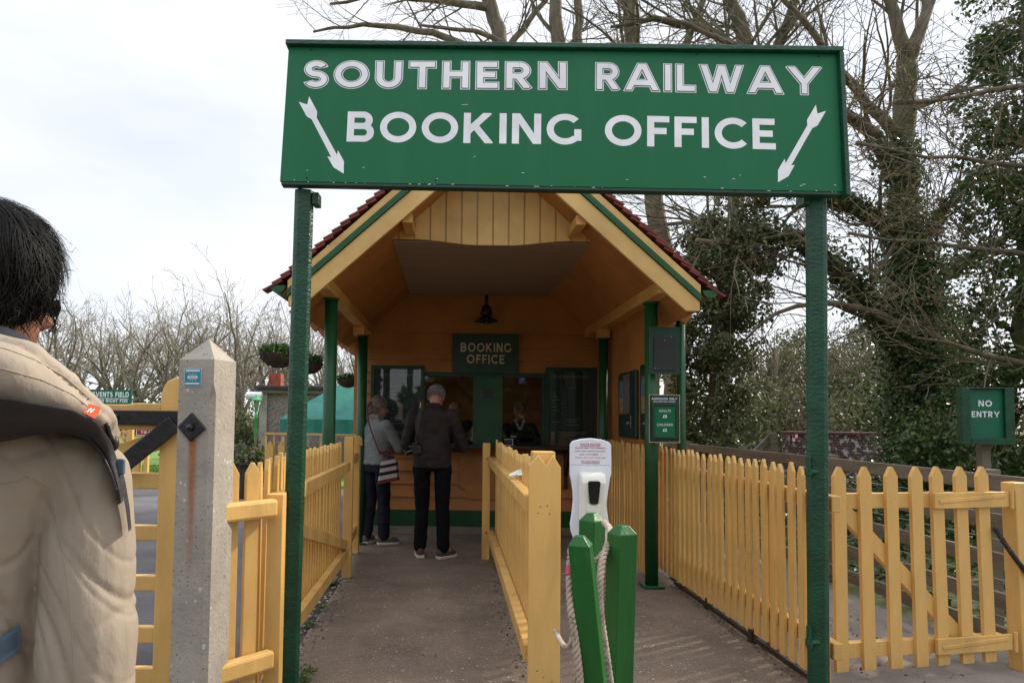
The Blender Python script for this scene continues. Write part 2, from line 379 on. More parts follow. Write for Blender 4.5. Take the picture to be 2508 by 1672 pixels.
# ------------------------------------------------------------------ lettering (strokes, geometric sans)
def glyph(ch):
    """strokes of a capital letter, height 1, for a stem of .2; ('L', x0,y0,x1,y1) / ('A', cx,cy,rx,ry,a0,a1); returns width"""
    h = .1
    G = {
     'I': ([('L', h, 0, h, 1)], .2), 'L': ([('L', h, 0, h, 1), ('L', 0, h, .62, h)], .62),
     'T': ([('L', 0, .9, .8, .9), ('L', .4, 0, .4, 1)], .8), 'H': ([('L', h, 0, h, 1), ('L', .7, 0, .7, 1), ('L', h, .53, .7, .53)], .8),
     'E': ([('L', h, 0, h, 1), ('L', 0, .9, .64, .9), ('L', 0, .51, .58, .51), ('L', 0, h, .66, h)], .66),
     'F': ([('L', h, 0, h, 1), ('L', 0, .9, .64, .9), ('L', 0, .51, .56, .51)], .62),
     'N': ([('L', h, 0, h, 1), ('L', .74, 0, .74, 1), ('L', .12, .98, .72, .02)], .84),
     'U': ([('L', h, .38, h, 1), ('L', .7, .38, .7, 1), ('A', .4, .395, .3, .3, 180, 360)], .8),
     'O': ([('A', .53, .5, .43, .405, 0, 360)], 1.06), 'C': ([('A', .53, .5, .43, .405, 42, 318)], .92),
     'G': ([('A', .53, .5, .43, .405, 42, 316), ('L', .90, .12, .90, .5)], 1.0),
     'S': ([('A', .36, .705, .245, .2, 28, 275), ('A', .36, .3, .265, .205, 95, -150)], .7),
     'R': ([('L', h, 0, h, 1), ('L', h, .9, .42, .9), ('A', .42, .68, .22, .22, 90, -90), ('L', h, .46, .42, .46), ('L', .34, .5, .68, -.02)], .78),
     'B': ([('L', h, 0, h, 1), ('L', h, .9, .45, .9), ('A', .45, .71, .19, .19, 90, -90), ('L', h, .52, .45, .52), ('A', .48, .31, .21, .21, 90, -90), ('L', h, .1, .48, .1)], .8),
     'P': ([('L', h, 0, h, 1), ('L', h, .9, .42, .9), ('A', .42, .66, .24, .24, 90, -90), ('L', h, .42, .42, .42)], .75),
     'D': ([('L', h, 0, h, 1), ('L', h, .9, .4, .9), ('A', .4, .5, .42, .4, 90, -90), ('L', h, .1, .4, .1)], .92),
     'K': ([('L', h, 0, h, 1), ('L', h, .36, .74, 1.04), ('L', .32, .58, .78, -.04)], .88),
     'A': ([('L', .09, -.05, .58, 1.06), ('L', 1.07, -.05, .58, 1.06), ('L', .26, .28, .9, .28)], 1.16),
     'V': ([('L', .08, 1.05, .5, -.05), ('L', .92, 1.05, .5, -.05)], 1.0),
     'W': ([('L', .08, 1.05, .42, -.05), ('L', .42, -.05, .71, 1.05), ('L', .71, 1.05, 1.0, -.05), ('L', 1.34, 1.05, 1.0, -.05)], 1.42),
     'M': ([('L', h, 0, h, 1), ('L', .92, 0, .92, 1), ('L', .12, 1, .51, .2), ('L', .9, 1, .51, .2)], 1.02),
     'Y': ([('L', .06, 1.05, .54, .40), ('L', 1.02, 1.05, .54, .40), ('L', .54, 0, .54, .48)], 1.08),
     ' ': ([], .42),
    }
    return G.get(ch, ([], .5))

def clip_y(poly, lo, hi):
    for sgn, lim in ((1, lo), (-1, hi)):
        o = []
        for i in range(len(poly)):
            a, b = poly[i], poly[(i+1) % len(poly)]
            da, db = sgn*(a[1]-lim), sgn*(b[1]-lim)
            if da >= 0: o.append(a)
            if (da >= 0) != (db >= 0):
                t = da/(da-db); o.append((a[0]+(b[0]-a[0])*t, a[1]+(b[1]-a[1])*t))
        poly = o
        if len(poly) < 3: return []
    return poly

def lettering(mb, text, o, ax, ay, az, width, height, t=.2, e=0., gap=.2, lift=.001):
    """writes text so that it fills width x height starting at o (lower left) along ax, ay; az is the surface normal"""
    o, ax, ay, az = [np.array(k, float) for k in (o, ax, ay, az)]
    ws = [glyph(c)[1] for c in text]; tot = sum(ws)+gap*(len(ws)-1)
    sx = width/tot; x = 0; k = 0
    T = t+2*e
    for ch, wd in zip(text, ws):
        for s in glyph(ch)[0]:
            quads = []
            if s[0] == 'L':
                _, x0, y0, x1, y1 = s
                d = np.array([x1-x0, y1-y0]); ln = np.hypot(*d); d /= ln; n = np.array([-d[1], d[0]])*T/2
                p = np.array([x0, y0])-d*e; q = np.array([x1, y1])+d*e
                quads.append([tuple(p+n), tuple(p-n), tuple(q-n), tuple(q+n)])
            else:
                _, cx, cy, rx, ry, a0, a1 = s
                if abs(a1-a0) < 359:
                    ex = math.degrees(e/((rx+ry)/2)); sg = 1 if a1 > a0 else -1
                    a0 -= sg*ex; a1 += sg*ex
                m = max(6, int(abs(a1-a0)/10))
                aa = np.radians(np.linspace(a0, a1, m+1))
                for i in range(m):
                    pp = []
                    for a, rr in ((aa[i], T/2), (aa[i+1], T/2), (aa[i+1], -T/2), (aa[i], -T/2)):
                        pp.append((cx+(rx+rr)*math.cos(a), cy+(ry+rr)*math.sin(a)))
                    quads.append(pp)
            k += 1
            z = lift+.00012*(k % 7)
            for q in quads:
                if s[0] == 'L': q = clip_y(q, -e, 1+e)
                if len(q) >= 3:
                    vs = [o+ax*((x+a)*sx)+ay*(b*height)+az*z for a, b in q]
                    nn = np.cross(vs[1]-vs[0], vs[2]-vs[1])
                    if nn @ az < 0: vs = vs[::-1]
                    mb.add(vs, [tuple(range(len(vs)))])
        x += wd+gap
    return mb

def small_text(text, o, ax, ay, az, height, mat, name, parent, width=None, bold=.0, align='CENTER'):
    """small print with the built-in font, as one mesh part"""
    cu = bpy.data.curves.new('print', 'FONT'); cu.body = text; cu.align_x = align; cu.offset = bold; cu.resolution_u = 3; cu.fill_mode = 'FRONT'
    ob = bpy.data.objects.new('print', cu); C.objects.link(ob)
    dg = bpy.context.evaluated_depsgraph_get()
    me = bpy.data.meshes.new_from_object(ob.evaluated_get(dg))
    bpy.data.objects.remove(ob); bpy.data.curves.remove(cu)
    v = np.zeros(len(me.vertices)*3); me.vertices.foreach_get('co', v); v = v.reshape(-1, 3)
    sy = height/.7
    wd = v[:, 0].max()-v[:, 0].min()
    sx = sy if width is None else width/wd
    o, ax, ay, az = [np.array(k, float) for k in (o, ax, ay, az)]
    nv = o+v[:, :1]*sx*ax+v[:, 1:2]*sy*ay+az*.001-np.array(wloc(parent))
    me.vertices.foreach_set('co', nv.reshape(-1)); me.update(); me.name = name
    return link(name, me, mat, parent)

# ================================================================== SETTING
def sheet(name, poly, z, mat, label=None, thick=0):
    mb = MB(); mb.add([(x, y, z) for x, y in poly], [tuple(range(len(poly)))])
    return tag(mb.build(name, M[mat]), label, kind='structure')
sheet('ground', [(-250, -60), (250, -60), (250, 400), (-250, 400)], -.03, 'grassground')
sheet('road', [(-40, -8), (-1.12, -8), (-1.12, 13.2), (-40, 13.4)], -.016, 'asphalt')
sheet('path', [(-.885, -6), (1.98, -6), (1.98, 8.5), (-1.5, 8.5), (-1.5, 7.25), (-1.0, 7.15), (-.93, 6.2)], 0, 'path')
sheet('soil_strip', [(-1.12, -6), (-.884, -6), (-.925, 6.2), (-1.0, 7.15), (-1.3, 7.15), (-1.12, 6)], -.010, 'soil')
sheet('pavement', [(1.985, -6), (7, -6), (7, 4.6), (3.35, 4.9), (3.3, 12), (1.985, 12)], -.008, 'slab')
sheet('verge', [(-40, 14.5), (-2.2, 14.0), (-2.0, 60), (-60, 60)], -.012, 'lawn')
k_ = MB(); k_.bar((-40, 13.42, -.0), (-6.5, 13.25, -.0), .12, .09); k_.build('kerb', M['slab'])['kind'] = 'structure'
# lawn in the distance beyond the road
lb = MB(); n = 14000
p = np.stack([rng.uniform(-13, -6.2, n), rng.uniform(14.4, 19, n), np.full(n, -.012)], 1)
nn = p+np.stack([rng.normal(0, .02, n), rng.normal(0, .02, n), rng.uniform(.04, .1, n)], 1)
off = np.stack([rng.normal(0, .012, n), rng.normal(0, .012, n), np.zeros(n)], 1)
lb.add(np.stack([p-off, p+off, nn], 1).reshape(-1, 3), np.arange(3*n).reshape(-1, 3))
tag(lb.build('grass', M['lawnb']), 'short green lawn grass beyond the road', 'grass', kind='stuff')

# ================================================================== BOOKING OFFICE
BX = .33                                     # ridge line
bo = thing('booking_office', 'buff and green wooden booking office with tiled gable roof and open porch', 'building', (BX, 5.4, 0))
SL = .9
def roofz(c, x): return c-SL*abs(x-BX)
# tiles
t = MB()
ncols = 26; y0, y1 = 5.40, 13.0
cs = math.cos(math.atan(SL)); sn = math.sin(math.atan(SL))
for sgn in (-1, 1):
    ax = V(sgn*cs, 0, -sn); nrm = V(sgn*sn, 0, cs)
    L = 1.745/cs
    step = L/13
    for r_ in range(13):
        for half in (0, 1):
            s0 = r_*step+half*step*.5; s1 = s0+step*.92
            base = V(BX, 0, 3.985)
            th = .016
            lift0, lift1 = (.010+.018*half*0), .046
            for cidx in range(ncols if half == 0 else 2):
                ya = y0-.02+(y1-y0)*cidx/ncols+random.uniform(-.003, .003); yb = ya+(y1-y0)/ncols-.006
                if half == 1:
                    ya = y0-.025 if cidx == 0 else y1-.1; yb = ya+.13
                a = base+ax*s0+nrm*lift0; b = base+ax*s1+nrm*(lift1+random.uniform(-.002, .003))
                vs = []
                for y in (ya, yb):
                    for q, dn in ((a, 0), (b, 0), (b, th), (a, th)):
                        w_ = q+nrm*dn; vs.append((w_[0], y, w_[2]))
                t.add(vs, [(0, 1, 2, 3), (7, 6, 5, 4), (0, 4, 5, 1), (1, 5, 6, 2), (2, 6, 7, 3), (3, 7, 4, 0)])
roof = t.build('roof', M['tile'], bo)
t = MB()
for k in range(18):
    ya = 5.38+k*.424
    a = np.linspace(-1.15, 1.15, 8)
    o_ = [(BX+.12*math.sin(q), 3.95+.12*math.cos(q)) for q in a]; i_ = [(BX+.1*math.sin(q), 3.95+.1*math.cos(q)) for q in a[::-1]]
    t.prism(o_+i_, (0, ya, 0), (1, 0, 0), (0, 0, 1), (0, 1, 0), .418)
t.build('ridge_tiles', M['tile'], roof)
# roof deck under tiles
t = MB()
for sgn in (-1, 1):
    pts = [(BX, 3.935), (BX+sgn*1.69, 3.935-SL*1.69), (BX+sgn*1.69, 3.90-SL*1.69), (BX, 3.90)]
    t.prism(pts, (0, 5.43, 0), (1, 0, 0), (0, 0, 1), (0, 1, 0), 7.5)
t.build('roof_deck', M['orange'], roof)
# bargeboards, verge fillet, green trim
def chev(mb, c0, c1, xi, xo, y, dy, cut=None):
    for sgn in (-1, 1):
        pts = [(xi, c0-SL*xi), (xo, c0-SL*xo)]
        if cut is None: pts += [(xo, c1-SL*xo)]
        else:
            xc = (c1-cut)/SL
            pts += [(xo, cut), (xc, cut)]
        pts += [(xi, c1-SL*xi)]
        mb.prism([(BX+sgn*a, b) for a, b in pts], (0, y, 0), (1, 0, 0), (0, 0, 1), (0, 1, 0), dy)
t = MB(); chev(t, 3.838, 3.665, 0, 1.64, 5.40, .035, cut=2.285); t.build('bargeboard', M['barge'], bo, bevel=.004)
t = MB(); chev(t, 3.905, 3.84, 0, 1.65, 5.385, .04); t.build('verge_trim', M['gcol'], bo, bevel=.006)
t = MB(); chev(t, 3.972, 3.907, 0, 1.645, 5.392, .04); t.build('verge_fillet', M['barge'], bo)
# soffit
t = MB()
for sgn in (-1, 1):
    t.prism([(BX, 3.76), (BX+sgn*1.62, 3.76-SL*1.62), (BX+sgn*1.62, 3.735-SL*1.62), (BX, 3.735)], (0, 5.437, 0), (1, 0, 0), (0, 0, 1), (0, 1, 0), 3.05)
    for k in range(1, 9):
        pass
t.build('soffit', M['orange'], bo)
# purlin ends and wall plates
for sgn in (-1, 1):
    t = MB(); t.box((BX+sgn*.705-.042, 5.45, 2.985), (BX+sgn*.705+.042, 5.86, 3.065)); t.build('purlin_end', M['yellow_bld'], bo, bevel=.005)
    t = MB(); t.box((BX+sgn*1.38-.055, 5.436, 2.435), (BX+sgn*1.38+.055, 8.5, 2.54)); t.build('roof_beam', M['yellow_bld'], bo, bevel=.005)
    t = MB(); t.box((BX+sgn*1.38-.065, 7.63, 2.335), (BX+sgn*1.38+.065, 7.78, 2.434)); t.build('column_block', M['yellow_bld'], bo, bevel=.005)
# eave rafters
for sgn in (-1, 1):
    for y in np.arange(5.9, 12, .42):
        p = V(BX+sgn*1.3, y, 3.80-SL*1.3); q = V(BX+sgn*1.72, y, 3.80-SL*1.72+.03)
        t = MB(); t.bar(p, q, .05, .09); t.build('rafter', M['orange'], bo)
# gable infill of vertical boards with a curved lower edge
t = MB()
wbd = .1365
nb = 14
def infz(x):
    d = abs(x-BX-.01)
    return 2.917+.044*(.5-.5*math.cos(math.pi*max(0, min(1, (d-.12)/.56)))) if d < .68 else 2.961
for k in range(-7, 7):
    x0 = BX+.02+k*wbd; x1 = x0+wbd-.012
    xs = np.linspace(max(x0, BX-.93), min(x1, BX+.93), 5)
    if xs[-1]-xs[0] < .01: continue
    lo = [(x, infz(x)) for x in xs]; hi = [(x, min(3.74-SL*abs(x-BX), 9)) for x in xs[::-1]]
    if min(b[1] for b in hi)-2.95 < 0:
        hi = [(x, max(z, infz(x)+.004)) for x, z in hi]
    t.prism(lo+hi, (0, 5.87, 0), (1, 0, 0), (0, 0, 1), (0, 1, 0), .022)
    bx_ = x0-.0065
    if abs(bx_-BX) < .9: t.box((bx_-.0022, 5.874, infz(bx_)), (bx_+.0022, 5.884, 3.735-SL*abs(bx_-BX)))
t.build('gable_board', M['barge'], bo)
t = MB(); t.prism([(BX-.85, 3.0), (BX+.85, 3.0), (BX, 3.73)], (0, 5.893, 0), (1, 0, 0), (0, 0, 1), (0, 1, 0), .012); t.build('gable_backing', M['darkwood'], bo)
# flat ceiling of thin boards
t = MB()
for k in range(36):
    ya = 5.91+k*.0722
    t.box((BX-.86, ya, 2.945), (BX+.90, ya+.068, 2.96))
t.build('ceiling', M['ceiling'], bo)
# eaves gutters
for sgn in (-1, 1):
    t = MB()
    a = np.linspace(0, math.pi, 12)
    gx, gz = BX+sgn*1.722, 2.45
    o_ = [(gx+.062*math.cos(q), gz-.062*math.sin(q)) for q in a]; i_ = [(gx+.058*math.cos(q), gz-.058*math.sin(q)) for q in a[::-1]]
    t.prism(o_+i_, (0, 5.39, 0), (1, 0, 0), (0, 0, 1), (0, 1, 0), 7.4)
    t.prism(o_, (0, 5.384, 0), (1, 0, 0), (0, 0, 1), (0, 1, 0), .006)
    t.build('gutter', M['gcol'], bo)
# columns
def column(x, y, z1, r=.058):
    t = MB()
    t.lathe([(r, .02), (r, z1)], (x, y, 0), 28)
    t.box((x-.085, y-.085, 0), (x+.085, y+.085, .022))
    t.lathe([(r+.012, z1-.02), (r+.012, z1)], (x, y, 0), 28)
    o = t.build('column', M['gcol'], bo)
    for pl in o.data.polygons:
        if abs(pl.normal.z) < .3 and len(pl.vertices) == 4: pl.use_smooth = True
    return o
for x, y, z in ((-1.05, 5.88, 2.435), (1.722, 5.88, 2.435), (-1.01, 7.70, 2.335), (1.715, 7.70, 2.335), (2.07, 6.15, 2.42), (2.02, 7.75, 2.3)): column(x, y, z, .055 if x < 2 else .04)
# back wall of weatherboards with the ticket window opening
WY = 8.50
def wboards(mb, x0, x1, z0, z1, y=WY, rowh=.158):
    z = z0
    while z < z1-.005:
        zt = min(z+rowh, z1)
        mb.prism([(y-.034, z), (y-.034, z+.006), (y-.006, zt+.002), (y+.012, zt+.002), (y+.012, z)], (x0, 0, 0), (0, 1, 0), (0, 0, 1), (1, 0, 0), x1-x0)
        z = zt
t = MB()
wboards(t, -1.16, 1.83, .282, 1.075)
wboards(t, -1.16, -.40, 1.075, 1.98); wboards(t, 1.18, 1.83, 1.075, 1.98)
wboards(t, -1.16, 1.83, 1.98, 2.46)
z = 2.46
while z < 3.5:
    hw = min(1.49, (3.74-z)/SL)
    t.prism([(WY-.024, z), (WY-.004, z+.161), (WY+.012, z+.161), (WY+.012, z)], (BX-hw, 0, 0), (0, 1, 0), (0, 0, 1), (1, 0, 0), 2*hw); z += .158
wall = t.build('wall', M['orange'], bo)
t = MB(); t.box((-1.17, WY-.03, .085), (1.84, WY+.02, .281)); t.build('plinth', M['gcol'], bo)
t = MB(); t.box((-1.18, WY-.06, -.01), (1.84, WY+.03, .083)); t.build('foundation_kerb', M['slab'], bo)
t = MB()                                      # office walls behind, with an unseen opening added at left to light the room
t.box((-1.22, WY+.03, 0), (-1.17, 9.3, 2.4)); t.box((-1.22, 10.3, 0), (-1.17, 12.9, 2.4)); t.box((-1.22, 9.3, 0), (-1.17, 10.3, 1.0)); t.box((-1.22, 9.3, 2.0), (-1.17, 10.3, 2.4))
t.box((1.842, WY+.03, 0), (1.89, 12.9, 2.4)); t.box((-1.17, 11.2, 0), (1.84, 11.25, 3.0)); t.box((-1.2, 12.85, 0), (1.86, 12.9, 2.5))
t.build('side_wall', M['orange'], bo)
t = MB(); t.box((-1.17, WY+.05, .9), (1.84, 8.9, .94)); t.build('inner_desk', M['darkwood'], bo)
# right wall of the porch
t = MB(); t.box((1.80, 5.98, 1.06), (1.825, WY-.03, 2.43)); t.build('porch_wall', M['orange'], bo)
# ticket window
t = MB()
for x0, x1, z0, z1 in ((-.40, 1.18, 1.93, 1.985), (-.40, -.345, 1.09, 1.929), (1.125, 1.18, 1.09, 1.929)): t.box((x0, WY-.035, z0), (x1, WY+.03, z1))
wf = t.build('window_frame', M['gdark'], bo)
t = MB(); t.box((.27, WY-.028, 1.09), (.635, WY+.02, 1.929)); t.build('green_panel', M['gcol'], bo)
t = MB(); t.box((.40, WY-.034, 1.65), (.52, WY-.029, 1.76)); t.build('notice', M['posterbg'], bo)
for x0, x1 in ((-.345, .27), (.635, 1.125)):
    t = MB(); t.box((x0, WY-.006, 1.13), (x1, WY, 1.929)); t.build('window_pane', M['glass'], wf)
# counter shelf, brackets, shaped apron
t = MB(); t.box((-.42, WY-.36, 1.055), (1.82, WY+.06, 1.09)); t.build('counter', M['darkwood'], bo, bevel=.006)
for x in (-.35, 1.42):
    t = MB(); t.box((x-.025, WY-.06, .56), (x+.025, WY-.026, 1.054)); t.prism([(WY-.34, 1.054), (WY-.06, .72), (WY-.06, 1.054)], (x-.02, 0, 0), (0, 1, 0), (0, 0, 1), (1, 0, 0), .04)
    t.build('bracket', M['darkwood'], bo)
t = MB()
ap = [(.11, .94), (.11, .565)]+[(.11+.09*math.cos(a)-.0+.0, .475+.09*math.sin(a)) for a in np.linspace(math.pi/2, 0, 7)]+[(.215, .42), (.70, .42)]
ap += [(.705, .475)]+[(.795-.09*math.cos(a), .475+.09*math.sin(a)) for a in np.linspace(0, math.pi/2, 7)]+[(.80, .94)]
t.prism(ap, (0, WY-.05, 0), (1, 0, 0), (0, 0, 1), (0, 1, 0), .024); t.build('apron_panel', M['orange'], bo)

# booking office name board
sg = thing('booking_office_sign', 'dark green board with cream words BOOKING OFFICE above the ticket window', 'sign', (.415, WY-.06, 2.21))
t = MB(); t.box((.008, WY-.075, 1.975), (.825, WY-.035, 2.45)); t.build('board', M['gdark'], sg, bevel=.004)
for z in (1.967, 2.4505): t = MB(); t.box((-.0, WY-.068, z), (.833, WY-.04, z+.0075)); t.build('frame', M['gcol'], sg)
t = MB()
lettering(t, 'BOOKING', (.108, WY-.075, 2.235), (1, 0, 0), (0, 0, 1), (0, -1, 0), .625, .112, t=.19); t.build('lettering', M['cream'], sg); t = MB()
lettering(t, 'OFFICE', (.185, WY-.075, 2.09), (1, 0, 0), (0, 0, 1), (0, -1, 0), .465, .112, t=.19)
t.build('lettering', M['cream'], sg)

# lamp over the sign
lp = thing('porch_lamp', 'dark lamp with wide pale enamel shade above the inner sign', 'lamp', (.41, 8.2, 2.9))
t = MB(); t.tube([(.41, 8.2, 2.905), (.41, 8.2, 2.74)], .022, 10); t.lathe([(.05, 0), (.075, .03), (.06, .1), (.03, .14)], (.41, 8.2, 2.64), 18); t.build('fitting', M['black'], lp, smooth=True)
t = MB(); t.lathe([(.05, .06), (.14, .01), (.145, 0), (.135, 0), (.05, .04)], (.41, 8.2, 2.58), 28); t.build('shade', M['boardblack'], lp, smooth=True)
t = MB(); t.ell((.41, 8.2, 2.545), (.028, .028, .045), 12, 8); t.build('bulb', M['photogrey'], lp, smooth=True)

# fare posters
def fareboard(x0, x1, z0, z1, label):
    b = thing('fare_poster', label, 'poster', ((x0+x1)/2, WY-.04, z0))
    fw = .045
    t = MB()
    t.box((x0, WY-.07, z0), (x0+fw, WY-.026, z1)); t.box((x1-fw, WY-.07, z0), (x1, WY-.026, z1))
    t.box((x0+fw, WY-.068, z0), (x1-fw, WY-.026, z0+fw)); t.box((x0+fw, WY-.068, z1-fw), (x1-fw, WY-.026, z1))
    t.build('frame', M['gdark'], b, bevel=.004)
    t = MB(); t.box((x0+fw, WY-.045, z0+fw), (x1-fw, WY-.028, z1-fw)); t.build('poster_sheet', M['posterbg'], b)
    W = x1-x0-2*fw; xa = x0+fw
    t = MB(); t.box((xa+.003, WY-.048, z0+fw+.003), (x1-fw-.003, WY-.0455, z0+fw+.075)); t.build('red_band', M['redband'], b)
    t = MB()
    lettering(t, 'ISLE OF WIGHT STEAM RAILWAY', (xa+.1*W, WY-.045, z1-fw-.085), (1, 0, 0), (0, 0, 1), (0, -1, 0), .8*W, .032, t=.17, gap=.25)
    rows = [(.18, .34, .6)]+[(.25+.05*k, .08, .13+.05*((k*7) % 3)) for k in range(7)]+[(.25+.05*k, .36, .42) for k in range(7)]
    rows += [(.62, .36, .68), (.65, .36, .6), (.66, .08, .26), (.7, .36, .68), (.80, .2, .82), (.82, .25, .78), (.845, .3, .6)]
    for fr, a, bb in rows:
        z = z1-fw-.05-fr*(z1-z0-2*fw-.1)
        x = a
        while x < bb:
            wd = .012+.02*random.random()
            t.box((xa+x*W, WY-.0468, z), (xa+min(x+wd, bb)*W, WY-.0455, z+.007)); x += wd+.008
    t.build('print', M['postertext'], b)
    t = MB(); t.box((x0+fw, WY-.060, z0+fw), (x1-fw, WY-.057, z1-fw)); t.build('glazing', M['glass'], b)
    return b
fareboard(-1.0, -.345+.01, .97, 2.055, 'framed green fare poster with sky reflections left of the ticket window')
fareboard(1.165, 1.82, .98, 2.055, 'framed dark fare poster with red band right of the ticket window')
# poster cases on the porch side wall
def sidecase(y0, y1, z0, z1, label):
    b = thing('poster_case', label, 'poster', (1.78, (y0+y1)/2, z0))
    t = MB(); t.box((1.765, y0, z0), (1.799, y1, z1)); t.build('case', M['gdark'], b, bevel=.012)
    t = MB(); t.box((1.760, y0+.05, z0+.06), (1.764, y1-.05, z1-.06)); t.build('poster_sheet', M['posterbg'], b)
    ya = y1-.08
    t = MB(); t.box((1.756, ya-.16, z0+.40), (1.7595, ya, z0+.58)); t.build('blue_picture', M['photoblue'], b)
    t = MB(); t.box((1.756, ya-.16, z0+.24), (1.7595, ya, z0+.398)); t.build('sand_picture', M['photosand'], b)
    t = MB(); t.box((1.756, ya-.40, z0+.24), (1.7595, ya-.17, z0+.64)); t.build('grey_picture', M['photogrey'], b)
    t = MB(); t.box((1.757, y0+.14, z0+.10), (1.7595, y0+.155, z0+.23)); t.box((1.757, y0+.2, z0+.14), (1.7595, y0+.32, z0+.16)); t.build('print', M['postertext'], b)
sidecase(6.55, 7.22, 1.235, 1.90, 'framed poster with blue and sand pictures on porch side wall, next to the inner column')
sidecase(5.95, 6.40, 1.235, 1.93, 'framed poster on porch side wall, half hidden behind the front column')
# counter clutter and staff items
nt_ = thing('card_notice', 'small white-edged notice standing on the dark counter', 'notice', at(1168, 1015, 8.25))
p = at(1168, 1010, 8.25)
t = MB(); t.box((p[0]-.055, 8.25, 1.092), (p[0]+.055, 8.262, 1.17)); t.build('card', M['posterbg'], nt_)
t = MB()
for a in ((-.055, 1.092, .055, 1.098), (-.055, 1.164, .055, 1.17), (.049, 1.098, .055, 1.164)): t.box((p[0]+a[0], 8.246, a[1]), (p[0]+a[2], 8.2495, a[3]))
t.build('border', M['bwhite'], nt_)
pt = thing('payment_terminal', 'black payment terminal on the dark counter under the right window', 'card reader', (p[0]+.2, 8.25, 1.09))
t = MB(); t.prism([(0, 1.092), (.14, 1.092), (.14, 1.19), (.05, 1.15)], (p[0]+.1, 8.2, 0), (0, 1, 0), (0, 0, 1), (1, 0, 0), .22); t.build('body', M['black'], pt, bevel=.005)
t = MB(); t.bar((p[0]+.13, 8.262, 1.163), (p[0]+.29, 8.262, 1.163), .07, .006, up=(0, -.5, 1)); t.build('screen', M['lens'], pt)
q = at(1199, 873, 8.47)
es = thing('hearing_loop_sticker', 'small blue square sticker with white ear symbol on the right window', 'sticker', (q[0], 8.49, q[2]))
t = MB(); t.box((q[0]-.042, 8.486, q[2]-.042), (q[0]+.042, 8.4935, q[2]+.042)); t.build('square', M['blue'], es)
t = MB(); t.tube([(q[0]-.02, 8.484, q[2]+.012), (q[0]-.008, 8.484, q[2]+.025), (q[0]+.008, 8.484, q[2]+.02), (q[0]+.01, 8.484, q[2]+.004), (q[0]-.001, 8.484, q[2]-.01), (q[0]-.008, 8.484, q[2]-.022)], .003, 5)
t.tube([(q[0]-.028, 8.484, q[2]-.028), (q[0]+.028, 8.484, q[2]+.028)], .0028, 5); t.build('ear_symbol', M['bwhite'], es)

# boards on the right-hand columns
def pxpt(x, y, d): return at(x, y, d)
def hung_board(cx, zc, wd, ht, label):
    y = 5.79
    b = thing('notice_board', label, 'notice board', (cx, y, zc-ht/2))
    t = MB(); t.box((cx-wd/2, y-.012, zc-ht/2), (cx+wd/2, y+.012, zc+ht/2)); t.build('backboard', M['gdark'], b, bevel=.003)
    t = MB(); e = .004
    for a in ((-wd/2, -ht/2, wd/2, -ht/2+e), (-wd/2, ht/2-e, wd/2, ht/2), (-wd/2, -ht/2+e, -wd/2+e, ht/2-e), (wd/2-e, -ht/2+e, wd/2, ht/2-e)):
        t.box((cx+a[0], y-.0145, zc+a[1]), (cx+a[2], y-.0122, zc+a[3]))
    t.build('edge_line', M['cream'] if 'ADMISSION' in label else M['gbollard'], b)
    return b, y
c = at(1525, 805, 5.79)
b, y = hung_board(c[0], c[2], .262, .40, 'blank dark green notice board hanging on the front column above the price board')
t = MB(); t.box((c[0]-.09, y-.022, c[2]-.17), (c[0]+.095, y-.0125, c[2]+.11)); t.build('panel', M['boardblack'], b, bevel=.002)
t = MB()
for dx, dz in ((.055, .115), (.0, .085), (-.085, -.155)): t.ell((c[0]+dx, y-.024, c[2]+dz), (.004, .003, .004), 6, 4)
t.build('screw', M['alu'], b)
c = at(1525, 961, 5.79)
b, y = hung_board(c[0], c[2], .262, .405, 'green board reading ADMISSION ONLY ADULTS £8 CHILDREN £2 on the front column')
t = MB()
for a in ((-.108, -.17, -.085, .125), (.092, -.17, .115, .125), (-.085, -.17, .092, -.15), (-.085, .105, .092, .125)): t.box((c[0]+a[0], y-.026, c[2]+a[1]), (c[0]+a[2], y-.0125, c[2]+a[3]))
t.build('frame', M['gdark'], b, bevel=.003)
t = MB(); t.box((c[0]-.085, y-.018, c[2]-.15), (c[0]+.092, y-.0126, c[2]+.105)); t.build('price_panel', M['gsign'], b)
t = MB()
lettering(t, 'ADMISSION ONLY', (c[0]-.108, y-.0125, c[2]+.158), (1, 0, 0), (0, 0, 1), (0, -1, 0), .216, .019, t=.2); t.build('lettering', M['bwhite'], b); t = MB()
lettering(t, 'ADULTS', (c[0]-.048, y-.018, c[2]+.055), (1, 0, 0), (0, 0, 1), (0, -1, 0), .1, .021, t=.15); t.build('lettering', M['bwhite'], b); t = MB()
lettering(t, 'CHILDREN', (c[0]-.066, y-.018, c[2]-.062), (1, 0, 0), (0, 0, 1), (0, -1, 0), .134, .021, t=.15)
t.build('lettering', M['bwhite'], b)
small_text('(EXCLUDES TRAIN TRAVEL)', (c[0], y-.0125, c[2]+.138), (1, 0, 0), (0, 0, 1), (0, -1, 0), .010, M['bwhite'], 'small_print', b, width=.185, bold=.02)
small_text('£8', (c[0]+.002, y-.018, c[2]+.008), (1, 0, 0), (0, 0, 1), (0, -1, 0), .024, M['bwhite'], 'price', b, bold=.03)
small_text('£2', (c[0]+.002, y-.018, c[2]-.108), (1, 0, 0), (0, 0, 1), (0, -1, 0), .024, M['bwhite'], 'price', b, bold=.03)

